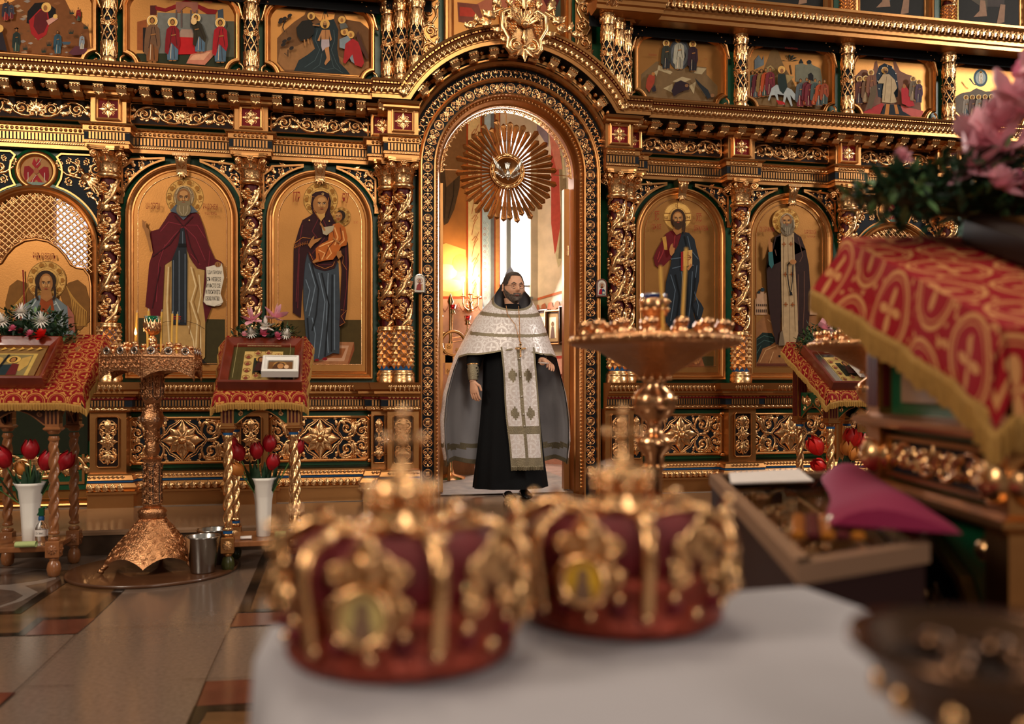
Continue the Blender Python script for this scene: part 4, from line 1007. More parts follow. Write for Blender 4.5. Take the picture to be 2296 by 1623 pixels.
def d_teacher(I):
 I.P('3c3218',[(300,1330),(752,1330),(752,1400),(300,1400)]);I.P('8a5030',[(440,1310),(660,1290),(695,1400),(400,1400)]);I.P('b07c50',[(470,1320),(640,1305),(665,1370),(450,1380)])
 I.halo(518,420,92,False);I.L('7a4a1c',[(518,330),(518,380)],3);I.T('5a3014','О',508,352,12,18);I.T('5a3014','Ѡ',443,430,20,18);I.T('5a3014','Н',587,428,18,18);I.L('7a4a1c',[(430,400),(470,402)],3);I.L('7a4a1c',[(565,402),(605,400)],3);I.L('7a4a1c',[(430,446),(468,448)],3);I.L('7a4a1c',[(568,448),(604,446)],3)
 I.P('5e0e14',[(470,515),(440,535),(415,580),(380,640),(360,690),(370,740),(400,765),(430,740),(470,700),(520,600),(540,540),(520,515)])
 folds(I,'8c2a2c',[[(440,560),(420,660),(390,720)],[(500,540),(490,620)],[(400,650),(385,700)]],6)
 I.P('b8863c',[(415,560),(440,550),(450,640),(430,640)])
 I.P('1c232b',[(545,520),(590,530),(625,570),(640,640),(660,720),(655,840),(620,1000),(620,1060),(640,1140),(600,1150),(560,1150),(480,1155),(440,1120),(430,1000),(440,850),(470,740),(480,680),(520,610)])
 I.P('1c232b',[(640,950),(670,990),(685,1020),(675,1060),(650,1140),(630,1080),(615,1000)])
 folds(I,'4c5a68',[[(580,550),(600,640),(650,700)],[(480,760),(560,740),(620,740)],[(470,800),(500,900),(470,1100)],[(540,780),(560,950),(540,1140)],[(610,780),(600,960),(580,1140)],[(640,740),(620,900),(650,1000),(640,1080)],[(470,700),(540,690)]],6)
 folds(I,'080a0e',[[(560,550),(580,640)],[(500,800),(530,940),(500,1140)],[(580,800),(580,980),(560,1140)],[(630,820),(610,1000),(650,1100)]],8)
 I.P('8a1418',[(535,655),(560,645),(560,780),(535,775)]);I.P('c89858',[(550,648),(608,640),(608,740),(552,745)]);I.L('6a1a10',[(556,690),(604,688)],5);I.L('6a1a10',[(580,652),(580,738)],5);I.ring('6a1a10',580,690,16,4,14)
 I.E('3a2412',516,440,50,66,20);I.P('3a2412',[(545,440),(566,470),(560,540),(540,510)]);I.P('9a6636',[(488,490),(540,490),(535,530),(505,545),(482,515)]);I.face(514,438,34,46,'9a6636','3a2412','3a2412')
 I.P('a87040',[(456,640),(465,610),(478,598),(480,625),(492,630),(488,660),(470,682),(460,670)]);I.L('a87040',[(575,770),(600,735)],16)
 I.E('9a6236',470,1330,16,30,10);I.E('9a6236',636,1350,22,34,12,.4);folds(I,'5a3014',[[(625,1330),(640,1385)],[(640,1325),(652,1380)]],3)
 for st,x,y,w,h in (('ІС',375,425,28,46),('ХС',646,436,36,44),('ГДЬ ВСЕ',372,495,60,38),('ДЕРЖИТЕЛЬ',660,505,90,38)):I.T('8a2a18',st,x,y,w,h)
 I.L('8a2a18',[(360,395),(390,393)],4);I.L('8a2a18',[(630,408),(662,408)],4)
def d_elder(I):
 I.P('8a5a34',[(1026,1120),(1100,1050),(1160,1090),(1240,1060),(1420,1060),(1420,1390),(1026,1390)]);I.P('15231f',[(1028,1215),(1070,1175),(1130,1180),(1160,1230),(1120,1260),(1070,1280),(1040,1360),(1028,1380)])
 folds(I,'3c5650',[[(1035,1220),(1080,1195),(1140,1210)],[(1032,1260),(1080,1225),(1140,1240)],[(1032,1310),(1060,1260)]],4)
 folds(I,'b88a5c',[[(1050,1370),(1090,1290),(1160,1260)],[(1110,1380),(1140,1300)],[(1260,1380),(1300,1260),(1400,1200)],[(1100,1090),(1150,1130)]],6);I.P('5a2a18',[(1026,1376),(1420,1376),(1420,1392),(1026,1392)])
 I.P('b89070',[(1020,1060),(1020,960),(1032,950),(1032,925),(1042,905),(1052,925),(1056,900),(1066,880),(1078,900),(1080,925),(1092,915),(1096,950),(1100,1060)]);
 for x in range(1026,1098,12):I.P('3c2c22',[(x,990),(x+6,990),(x+6,1005),(x,1005)]);I.P('3c2c22',[(x,1025),(x+6,1025),(x+6,1045),(x,1045)])
 I.E('1c2c34',1066,898,14,12,12);I.E('1c2c34',1042,914,9,9,10);I.P('b89070',[(1370,1060),(1370,960),(1380,920),(1390,905),(1398,925),(1420,930),(1420,1060)]);I.E('1c2c34',1390,915,10,10,10)
 for x in range(1376,1418,12):I.P('3c2c22',[(x,1000),(x+6,1000),(x+6,1020),(x,1020)])
 I.halo(1215,455,88)
 I.P('2c1814',[(1180,530),(1140,560),(1128,620),(1130,700),(1180,720),(1175,800),(1180,1000),(1172,1260),(1145,1250),(1110,1080),(1092,900),(1085,760),(1095,690),(1120,660),(1130,640),(1150,560),(1255,520),(1310,560),(1340,640),(1360,740),(1370,900),(1365,1060),(1350,1200),(1270,1250),(1250,1000),(1260,800)])
 folds(I,'5a3a2c',[[(1290,560),(1320,680),(1300,720)],[(1330,780),(1330,1000),(1320,1180)],[(1140,640),(1150,680)],[(1290,800),(1290,1100)]],6)
 I.P('a88c68',[(1178,535),(1262,530),(1268,700),(1285,1000),(1290,1180),(1270,1260),(1200,1260),(1185,1160),(1180,800)])
 folds(I,'6a5238',[[(1222,560),(1228,800),(1236,1240)],[(1195,560),(1192,1140)],[(1252,560),(1262,900),(1270,1170)]],3)
 for x,y in ((1197,605),(1242,604),(1205,800),(1247,800),(1208,994),(1252,996)):I.L('8a4a1c',[(x-13,y),(x+13,y)],7);I.L('8a4a1c',[(x,y-15),(x,y+15)],7)
 I.P('6c5a46',[(1170,1180),(1185,1160),(1200,1260),(1160,1262)])
 I.L('0c0a0a',[(1235,720),(1216,740),(1215,800),(1225,870),(1236,930),(1240,900),(1248,850),(1252,740)],6);I.P('0c0a0a',[(1234,915),(1246,915),(1250,936),(1230,936)])
 I.E('8c7454',1213,460,46,54,20);I.P('6c5c48',[(1172,460),(1172,520),(1190,545),(1215,555),(1245,540),(1262,510),(1258,450)]);I.face(1210,458,34,44,'8a5a34','5a4a38','6c604e');folds(I,'b0a084',[[(1200,500),(1205,540)],[(1215,500),(1215,548)],[(1228,500),(1226,540)],[(1178,450),(1176,500)],[(1254,450),(1258,500)],[(1180,430),(1210,408),(1245,430)]],4)
 I.P('a06a3c',[(1090,640),(1088,600),(1094,575),(1100,560),(1104,590),(1116,600),(1116,660),(1096,662)]);I.P('2a5a5c',[(1088,660),(1116,655),(1124,740),(1110,765),(1092,740)]);I.E('a06a3c',1248,722,22,16,12)
 I.T('8a2a18','СѠ СЕРАФИМЪ',1078,512,96,36);I.T('8a2a18','САРОВСКІЙ',1358,526,76,34);I.T('8a2a18','ЧУДОТВОРЕЦЪ',1362,560,56,14)
 I.P('140c0a',[(1150,1325),(1180,1318),(1182,1336),(1155,1338)])
B_=1.077
arched_icon('tall arched icon of a bearded monk in a dark red mantle holding a white scroll',-2.47,d_monk,TRW(0,320,2.798,-2.47,B_))
arched_icon('tall arched icon of a veiled mother in dark blue holding a child in orange',-1.47,d_mother,TRW(500,320,2.798,-1.47,B_))
arched_icon('tall arched icon of a bearded figure in red and black holding a jewelled book',1.47,d_teacher,TRW(1340,340,2.898,1.47,B_))
arched_icon('tall arched icon of a grey-bearded monk with white stole, towers in the background',2.47,d_elder,TRW(1340,340,2.898,2.47,B_))
# ---------------------------------------------------------------- festal icons of the upper tier
def festal(label,cx,tr,draw,z0=3.375,z1=3.985,hw=.415,group='festal icons of the upper tier',bg='gold_leaf'):
 t=thing('festal_icon',label,'icon',(cx,0,z0),0,group);H_=z1-z0;r=.085
 N=[];N+=arcpts(-hw,0,r,pi/2,0,6)+arcpts(hw,0,r,pi,pi/2,6)
 N+=[(hw,H_-.16),(hw-.02,H_-.11),(hw-.06,H_-.055),(hw-.13,H_-.03),(hw-.14,H_)]+[(-hw+.14,H_),(-hw+.13,H_-.03),(-hw+.06,H_-.055),(-hw+.02,H_-.11),(-hw,H_-.16)]
 q=MB();q.m('gold_flat');q.frame(N,[(0,0),(0,.035),(.007,.045),(.018,.045),(.022,.034),(.030,.036),(.038,.018),(.046,.006),(.048,.002)]);q.obj('frame',t)
 I=Ic(tr,.004,.0005);I.q.m(bg);I.q.poly([(a*.93,H_/2+(b-H_/2)*.90) for a,b in N],.004,-.003);draw(I);I.q.obj('painting',t)
 for s in (-1,1):
  q=MB();q.m('gold')
  q.htube([(s*(hw-.15),H_+.0),(s*(hw-.08),H_-.02),(s*(hw-.01),H_-.09),(s*(hw+.01),H_-.17),(s*(hw+.02),H_-.20)],[.014,.013,.013,.011,.006],.03,1.1);q.scroll(s*(hw-.16),H_-.005,.024,0,s,.008,1.3,True,2,.03)
  q.scroll(s*(hw+.02),H_-.19,.014,pi/2,s,.006,1.2,True,0,.02)
  for k in range(3):q.knob(s*(hw-.10+k*.035),H_-.005-k*.03,.014,.045,1,8,2)
  q2=MB();q2.m('gold');q2.scroll(s*hw*.97,.035,.045,pi/2,-s,.010,.8,True,0,.015);q2.obj('corner_curl',t)
  q.obj('corner_scrolls',t)
 return t
def fig(I,x,y,h,robe,cloak=None,halo=True,lean=0.,skin='9a6636',hair='3a2412'):
 """small standing painted figure, feet at (x, y), height h in tracing units"""
 w=h*.15;tx=x+lean*h
 if halo:I.E('e0b060',tx,y-h*.89,h*.115,n=16);I.ring('f0dcb0',tx,y-h*.89,h*.11,h*.012,16)
 I.P(robe,[(x-w*.8,y-h*.02),(x-w*.95,y-h*.4),(tx-w*.9,y-h*.72),(tx-w*.35,y-h*.80),(tx+w*.35,y-h*.80),(tx+w*.9,y-h*.72),(x+w*.95,y-h*.4),(x+w*.8,y-h*.02)])
 if cloak:
  I.P(cloak,[(tx-w*.9,y-h*.73),(tx-w*.3,y-h*.81),(tx+w*.4,y-h*.81),(tx+w*1.0,y-h*.72),(x+w*1.15,y-h*.38),(x+w*.9,y-h*.25),(x-w*.2,y-h*.42),(x-w*.7,y-h*.14),(x-w*1.2,y-h*.20),(x-w*1.1,y-h*.5)])
  I.L('241410',[(tx,y-h*.76),(x-w*.5,y-h*.3)],h*.012);I.L('241410',[(tx+w*.3,y-h*.76),(x+w*.7,y-h*.35)],h*.012)
 I.L('e0c8a8',[(x-w*.2,y-h*.38),(x-w*.3,y-h*.05)],h*.012);I.L('3a2820',[(x+w*.2,y-h*.38),(x+w*.3,y-h*.05)],h*.012)
 I.E(hair,tx,y-h*.895,h*.055,h*.068,12);I.E(skin,tx,y-h*.885,h*.038,h*.052,12);I.L(skin,[(tx-w*.2,y-h*.58),(tx+w*.5,y-h*.60)],h*.03);I.E(skin,x-w*.3,y,w*.3,h*.012,8);I.E(skin,x+w*.35,y,w*.3,h*.012,8)
def f_temple(I):  # zoom (0,0) scale 3.827
 I.P('262c18',[(1172,460),(2010,460),(2010,505),(1940,575),(1280,560),(1172,505)]);I.P('6c6c66',[(1352,110),(1850,125),(1850,180),(2010,185),(2010,470),(1352,460)])
 I.P('4a4a3c',[(1940,185),(2010,185),(2010,490),(1940,490)]);I.P('8a4a22',[(1178,190),(1260,170),(1260,440),(1178,430)]);I.P('1a1210',[(1228,240),(1256,240),(1256,455),(1228,450)])
 I.P('4c1c16',[(1290,50),(1345,50),(1345,130),(1290,130)]);I.P('3a4450',[(1870,90),(1915,80),(1920,165),(1870,165)])
 I.P('7a1014',[(1330,55),(1420,75),(1510,40),(1600,0),(1700,40),(1790,80),(1870,88),(1850,125),(1780,125),(1700,75),(1600,30),(1500,80),(1420,105),(1340,90)])
 I.P('8a5444',[(1510,20),(1700,20),(1700,110),(1660,110),(1640,70),(1600,60),(1570,80),(1545,110),(1510,110)]);
 for x in (1515,1560,1640,1690):I.L('5c4a46',[(x,90),(x,240)],14)
 I.P('b01418',[(1520,320),(1740,330),(1740,470),(1520,472)]);I.P('a08070',[(1560,255),(1750,262),(1740,330),(1520,322)]);I.P('b8745c',[(1640,470),(1830,432),(1845,470),(1760,562),(1600,550)]);I.P('d09878',[(1660,478),(1810,448),(1750,520),(1625,520)])
 fig(I,1310,540,400,'7a4a24','6c4c34');fig(I,1485,530,370,'4c6478','7a1018');fig(I,1720,460,330,'4c6478','2c2618',lean=-.10);fig(I,1895,550,380,'4c6478','9c1620');I.E('d8b078',1670,200,26,30,12);I.T('7c2216','СРѢТЕНІЕ',1445,12,72,22);I.T('7c2216','ГОСПОДНЕ',1790,40,72,22)
def f_cave(I):
 I.P('7a4822',[(-100,60),(100,20),(240,-60),(560,0),(620,120),(760,240),(782,440),(700,500),(-100,460)])
 rr=random.Random(3)
 for k in range(46):
  x=rr.uniform(-60,700);y=rr.uniform(-20,470);
  if x>560 and y<180:continue
  s_=rr.uniform(18,42);I.P(rr.choice(('8c8078','9a9088','6a4424','a08468','8a5630')),[(x,y),(x+s_,y-s_*.35),(x+s_*1.6,y),(x+s_*.9,y+s_*.4)],True);I.d+=.00002
 I.P('120c0c',[(230,200),(240,100),(300,30),(400,20),(480,80),(480,140),(300,215)]);I.P('9c1a1c',[(345,80),(410,90),(430,200),(400,300),(330,350),(270,290),(250,180)]);I.P('5a1418',[(350,90),(400,80),(415,200),(380,280),(330,300),(290,230),(300,140)]);I.E('e0b060',400,66,42,n=18);I.E('9a6636',392,72,17,24,12)
 I.P('c89080',[(400,180),(490,135),(500,165),(420,220)]);I.E('e0b060',478,145,20,n=12)
 for x,y,h,a,b in ((145,450,210,'2c4438','1c2c28'),(500,470,210,'3c6070','2c4c5c'),(680,190,120,'2c4438','8a1c1c'),(60,190,190,'8a1c1c','2c2c38'),(110,180,150,'6a2028','3c3c48')):fig(I,x,y,h,a,b,False)
 I.P('5c2c38',[(600,470),(660,410),(760,430),(750,480),(640,490)]);fig(I,715,440,140,'b8b4a8','8a94a0',False);I.P('241c24',[(-20,290),(40,300),(80,460),(-20,440)]);I.E('e0b060',15,265,34,n=14)
 for x,y in ((235,430),(395,455),(440,400),(635,130),(755,255),(630,300)):
  for k in range(5):I.P('1c2c24',[(x+(k-2)*12,y-38+abs(k-2)*8),(x+(k-2)*7+5,y+18),(x+(k-2)*7-5,y+18)])
 I.P('3c5060',[(550,385),(630,385),(615,410),(565,410)])
def f_river(I):   # zoom (560,0) s 3.827
 I.P('6a4626',[(235,330),(300,260),(380,190),(470,130),(500,50),(550,45),(545,120),(600,180),(720,170),(745,60),(790,80),(830,170),(950,190),(1020,250),(1040,330),(1035,570),(960,650),(300,615),(235,540)])
 I.P('8a6038',[(260,420),(400,400),(520,340),(560,420),(500,480),(400,600),(300,600),(240,530)]);I.P('8a6038',[(760,480),(900,560),(1020,530),(1030,600),(960,650),(860,640),(800,570)])
 I.P('1e2a2e',[(560,210),(640,190),(720,165),(760,260),(750,420),(770,540),(830,600),(860,640),(380,610),(420,520),(500,470),(560,420),(530,320)])
 folds(I,'46585c',[[(580,260),(560,340),(600,430),(560,520),(470,580)],[(720,260),(730,340),(700,430),(740,540),(780,600)],[(620,460),(600,560),(540,600)],[(690,470),(720,580),(800,630)],[(600,580),(660,600),(720,590)]],4)
 I.P('14181c',[(590,35),(705,38),(690,75),(650,90),(605,75)]);I.L('14181c',[(645,80),(645,180)],5);I.L('14181c',[(645,80),(620,170)],4);I.L('14181c',[(650,80),(672,150)],4);I.E('14181c',646,110,11,13,10)
 I.halo(645,210,42,False);I.P('a87448',[(620,262),(685,262),(705,345),(690,360),(680,300),(680,420),(690,520),(650,565),(640,550),(660,500),(640,420),(620,420),(612,300),(600,360),(580,355)]);I.P('a8989c',[(615,345),(682,345),(685,405),(650,415),(625,445),(612,400)]);I.face(645,212,15,24,'8a5a34','3a2412','3a2412');I.L('5c3418',[(650,265),(650,340)],3)
 I.halo(528,148,34,False);I.P('1a1814',[(450,190),(520,180),(555,230),(550,300),(500,350),(440,365),(410,320),(400,250)]);I.E('6a4424',526,152,15,22,12);I.L('9a6a3c',[(540,225),(600,232)],12);I.L('9a6a3c',[(470,350),(475,405)],12);I.L('9a6a3c',[(500,345),(505,385)],12)
 for hx,hy in ((790,182),(812,285),(865,310)):I.halo(hx,hy,33,False);I.E('9a6636',hx,hy+4,13,19,10)
 I.P('7c8890',[(770,350),(840,320),(870,360),(900,560),(870,540),(830,440),(770,420)]);I.P('a02024',[(820,390),(880,345),(940,380),(980,550),(960,590),(900,570),(880,480),(820,560),(800,545)]);I.P('4c2c20',[(910,320),(930,280),(970,400),(1020,510),(1000,520),(950,430)]);I.P('5c5c58',[(770,220),(820,210),(845,250),(780,270)])
 for pts in ([(300,290),(285,250),(300,200),(340,160)],[(300,470),(330,500),(330,440)]):I.L('241c18',pts,8)
 for x,y in ((270,185),(300,175),(345,150),(265,205),(300,370),(340,350),(290,400),(360,430)):I.E('241c18',x,y,22,15,8,-.5)
 I.T('7c2216','БОГОЯВЛЕНІЕ',590,128,60,16);I.T('7c2216','ГОСПОДНЕ',695,130,50,16)
def f_mount(I):   # zoom (1100,0) s 3.827
 I.P('6a5234',[(1290,640),(1360,580),(1420,530),(1450,530),(1440,560),(1540,590),(1620,600),(1700,590),(1770,570),(1850,580),(1850,640),(1945,740),(1945,810),(1900,880),(1350,835),(1290,760)])
 for pts in ([(1440,560),(1560,620),(1540,640),(1430,600)],[(1560,700),(1640,660),(1720,680),(1640,720)],[(1770,580),(1850,590),(1810,640),(1740,630)],[(1480,760),(1560,720),(1560,800)],[(1700,740),(1760,700),(1740,810)],[(1400,620),(1440,600),(1420,660)]):I.P('a08e6c',pts)
 I.E('3a3c40',1618,470,92,135,28);I.E('55585c',1618,470,74,110,24);I.E('121418',1614,480,56,66,20);I.halo(1605,345,26,False)
 fig(I,1612,600,280,'8a8474','9c9684',False);fig(I,1500,600,250,'23262a','2e3028');fig(I,1725,620,260,'1e1a20','2c1820');I.P('8a3420',[(1350,650),(1400,660),(1395,720),(1350,800),(1320,760),(1330,690)]);I.E('9a6636',1385,645,16,16,10);I.P('241c24',[(1370,770),(1400,740),(1410,790),(1380,800)])
 I.P('24141c',[(1540,790),(1570,720),(1620,700),(1690,730),(1690,780),(1640,790),(1600,810),(1560,838)]);I.E('7a5434',1670,745,16,14,10);I.P('1c2024',[(1740,680),(1800,740),(1850,780),(1880,840),(1850,860),(1810,800),(1760,730)]);I.E('7a5434',1890,830,18,16,10);I.T('7c2216','ПРЕОБРАЖЕНІЕ',1378,484,70,16);I.T('7c2216','ГОСПОДНЕ',1832,520,24,12)
def f_donkey(I):  # zoom (1696,0) s 3.827
 I.P('6c5230',[(-30,760),(60,600),(120,440),(150,410),(185,440),(230,560),(290,660),(340,760),(570,780),(580,900),(520,965),(10,915),(-40,860)]);I.P('9a8050',[(60,600),(120,560),(160,600),(100,640)]);I.P('9a8050',[(250,640),(320,660),(260,720)])
 I.P('6c6a58',[(330,620),(330,560),(370,550),(380,510),(400,550),(430,560),(455,530),(480,560),(545,590),(560,680),(560,760),(330,700)]);I.E('141c20',450,535,20,18,12);I.P('141c20',[(360,545),(380,505),(402,545)]);I.P('14100e',[(440,680),(440,640),(465,625),(485,650),(485,700)]);I.P('5c6468',[(-20,520),(15,475),(45,520),(60,480),(60,560),(-20,600)])
 I.L('5c4020',[(300,640),(285,560)],9)
 for k in range(7):a=-pi/2+(k-3)*.45;I.P('15211a',[(280,530),(280+60*cos(a)-8,530+58*sin(a)),(280+70*cos(a)+8,530+62*sin(a)+6)])
 cols=['6a2028','4c5458','8a3c1c','3c4c48','5c1c24','7a5c30','a04018']
 for k,x in enumerate((-40,-5,30,65,100)):fig(I,x,850-k*5,250,cols[k],cols[(k+3) % 7],False)
 I.P('9aa0a0',[(110,770),(150,740),(210,750),(280,780),(320,830),(320,870),(300,870),(280,840),(270,830),(290,920),(278,925),(240,840),(215,915),(205,915),(215,830),(160,820),(175,890),(165,890),(140,830),(110,830),(90,880),(80,870)]);I.halo(196,612,33,False);I.P('1c2824',[(165,650),(225,650),(245,760),(210,820),(180,790),(160,720)]);I.E('8a5a34',197,622,14,20,12)
 for k,x in enumerate((355,405,425,470,505,545)):fig(I,x,930-(k % 2)*12,250-k*6,cols[(k*2) % 7],cols[(k*3+1) % 7],False)
 I.P('a01c18',[(130,880),(200,900),(210,922),(150,920)]);I.T('7c2216','ВХОДЪ ВЪ ІЕРУСАЛИМЪ',262,445,110,18)
def f_white(I):
 I.P('7a5240',[(840,660),(900,600),(940,600),(990,650),(1010,540),(1030,515),(1050,620),(1180,600),(1170,530),(1190,525),(1230,610),(1290,640),(1330,650),(1395,710),(1410,950),(1370,1030),(900,1000),(850,920)])
 I.P('1c2834',[(1025,640),(1050,570),(1095,545),(1160,570),(1200,640),(1215,740),(1210,830),(1130,870),(1040,830)]);I.halo(1098,605,30,False)
 for k in range(12):a=k*pi/6;I.E('d8d0c0',1118+82*cos(a),700+130*sin(a),5,n=6)
 I.P('b09874',[(1080,640),(1130,640),(1180,690),(1200,760),(1170,800),(1200,880),(1150,890),(1070,880),(1075,780),(1085,720),(1035,720),(1040,700)]);folds(I,'7a6444',[[(1110,660),(1100,760),(1090,870)],[(1150,680),(1150,780),(1140,880)]],4);I.face(1098,606,14,20,'8a5a34','3a2412','3a2412')
 I.P('a02c2c',[(900,970),(1060,890),(1080,900),(1040,1010),(910,1000)]);I.P('b85850',[(1220,910),(1420,960),(1410,990),(1370,1030),(1230,960)]);I.P('121820',[(1090,900),(1220,905),(1240,960),(1360,1030),(1040,1015)]);I.P('b07030',[(1100,900),(1130,902),(1120,995),(1085,990)]);I.P('b07030',[(1165,905),(1190,905),(1210,985),(1180,985)])
 for x,y,h,a,b in ((870,900,240,'3c2c34','5c2c24'),(920,890,230,'8a7050','6c4c34'),(960,850,240,'5c2420','7a4c34')):fig(I,x,y,h,a,b)
 I.P('5c4a34',[(920,940),(960,760),(1010,740),(1000,830),(960,950)]);I.P('a82028',[(1215,780),(1240,730),(1280,790),(1330,920),(1280,930),(1220,900)]);I.E('9a6636',1240,755,14,18,10);fig(I,1315,880,210,'8a7458','6c5c48');fig(I,1360,900,200,'3c3444','4c3444');I.T('7c2216','ВОСКРЕСЕНІЕ ХРИСТОВО',1098,528,80,12)
def f_asc(I):
 I.E('46606c',1920,670,60,76,24);I.E('a8b4b4',1920,670,44,56,20);fig(I,1922,720,110,'d8ccb0','e0d8c4');I.P('6c6054',[(1670,850),(1760,800),(1830,790),(1880,760),(1960,790),(2060,780),(2160,850),(2200,1000),(2160,1090),(1720,1060),(1665,980)])
 for k,x in enumerate((1790,1840,1890,1940,1990,2040)):fig(I,x,1010,190,('5c6c74','7c5448','4c5c50')[k % 3],('8a8074','5c4440')[k % 2])
 for dx in (0,1):I.L('3c444c',[(1790+dx*8,690),(1830,740),(1850,745)],8)
Z3=3.375
def TU(ox,s,cx):return TRW(ox,0,s,cx,Z3)
festal('upper icon of a rocky cave scene with a reclining figure in red, far left',-3.47,TU(0,3.827,-3.47),f_cave)
festal('upper icon of a temple scene with four haloed figures around a red table',-2.47,TU(0,3.827,-2.47),f_temple)
festal('upper icon of a man standing in a dark river between rocky banks',-1.47,TU(560,3.827,-1.47),f_river)
festal('upper icon of three figures on a mountain top with three fallen below',1.47,TU(1100,3.827,1.47),f_mount)
festal('upper icon of a rider on a white donkey approaching a crowd',2.47,TU(1696,3.827,2.47),f_donkey)
festal('upper icon of a figure in white in a dark blue oval, red slabs below',3.46,TU(1696,3.827,3.46),f_white)
festal('upper icon at far right washed out by the glare of light',4.44,TU(1696,3.827,4.44),f_asc)
# dark standing-figure icons of the next tier (only their feet are in view)
def d_feet(c1,c2):
 def f(I):
  I.q.m(paint('1c1a16'));I.q.poly([(-.32,.07),(.32,.07),(.32,.9),(-.32,.9)],.0045)
  I.P(c1,[(-.10,-.28),(.16,-.30),(.20,-.9),(-.16,-.9)]);I.P(c2,[(-.2,-.34),(-.02,-.25),(.02,-.9),(-.26,-.9)]);I.P('8a6a54',[(-.16,-.18),(-.02,-.20),(-.04,-.34),(-.09,-.34),(-.10,-.24)]);I.P('8a6a54',[(.08,-.14),(.16,-.16),(.17,-.32),(.12,-.32)])
  I.P('34302a',[(-.3,-.08),(.3,-.08),(.3,-.14),(-.3,-.14)])
 return f
def tall(label,cx,c1,c2):
 t=thing('standing_icon',label,'icon',(cx,0,4.17),0,'dark icons of the top tier')
 q=MB();q.m('gold_flat');q.frame(rectpath(.40,0,.75),[(0,0),(0,.035),(.010,.04),(.018,.03),(.03,.03),(.04,.01),(.07,.005),(.072,.012),(.08,.012),(.085,.003)]);q.obj('frame',t)
 I=Ic(lambda u,v:(u,-v),.0045,.0006);d_feet(c1,c2)(I);I.q.obj('painting',t);return t
tall('dark top-tier icon with two bare feet, above the mountain scene icon',1.47,'2c3438','4c2c2c');tall('dark top-tier icon with two bare feet, above the donkey rider icon',2.47,'1e2a30','14201c');tall('dark top-tier icon with feet and a grey-blue robe hem, above the figure in white',3.46,'3c3848','3c5058');tall('dark top-tier icon at the top right corner',4.44,'3c3430','4c4438')
for x,lab in ((1.97,'foot of a vine column of the top tier, right of the first dark icon'),(2.96,'foot of a vine column of the top tier between the second and third dark icons'),(3.95,'foot of a vine column of the top tier left of the corner icon'),(4.92,'foot of a vine column of the top tier at the corner')):
 c=clone(C0,(x,-.10,4.16),0,lab,'top tier vine columns');c.scale=(.8,.8,.5)
# ---- large central icon over the arch
t=thing('festal_icon','large icon of seated figures around a pink table, behind the crest of the arch','icon',(0,0,3.62),0)
N=[(-.40,0),(.40,0),(.52,.12),(.52,1.1),(-.52,1.1),(-.52,.12)]
q=MB();q.m('gold_flat');q.frame(N,[(0,0),(0,.05),(.012,.06),(.03,.06),(.04,.04),(.06,.045),(.075,.02),(.085,.004)]);q.obj('frame',t)
I=Ic(TRW(560,0,3.827,0,3.62),.004);I.q.m('gold_leaf');I.q.poly([(a*.88,.03+b*.97) for a,b in N],.004)
I.P('a05a40',[(1900,60),(2080,-30),(2600,-40),(2760,40),(2500,120),(2200,140)]);I.P('7a4030',[(1780,20),(1960,40),(2000,150),(1850,200),(1790,190)]);I.P('b03a28',[(1800,60),(1900,70),(1960,150),(1800,140)])
I.tr=TRW(1100,0,3.827,0,3.62);I.P('4a1418',[(440,-20),(600,-30),(680,60),(600,180),(500,100)]);I.P('3c4438',[(590,0),(650,0),(690,110),(690,190),(600,200),(540,120)]);I.P('8a2018',[(600,180),(690,190),(695,270),(640,240)])
I.q.obj('painting',t)
# scroll strips beside it
for s,nm in ((-1,'left'),(1,'right')):
 t=thing('scroll_pilaster',f'carved gold scroll strip {nm} of the large icon over the arch','carved panel',(s*.63,0,3.30),0)
 q=MB();q.m('gold_dark');q.rect(-.07,.07,0,1.0,.012,-.01);q.obj('ground',t)
 q=MB();q.m('gold')
 for k in range(7):
  sg=1 if k % 2 else -1;q.scroll(sg*.008,.10+k*.14,.048,-pi/2,sg,.010,1.4,True,4,.02);q.htube([(-sg*.02,.02+k*.14),(-sg*.055,.08+k*.14),(-sg*.045,.13+k*.14),(sg*.01,.17+k*.14)],.009,.02);q.leafr(-sg*.05,.13+k*.14,pi/2,.07,.03,sg*.8,.02,None,2)
 q.obj('carving',t)
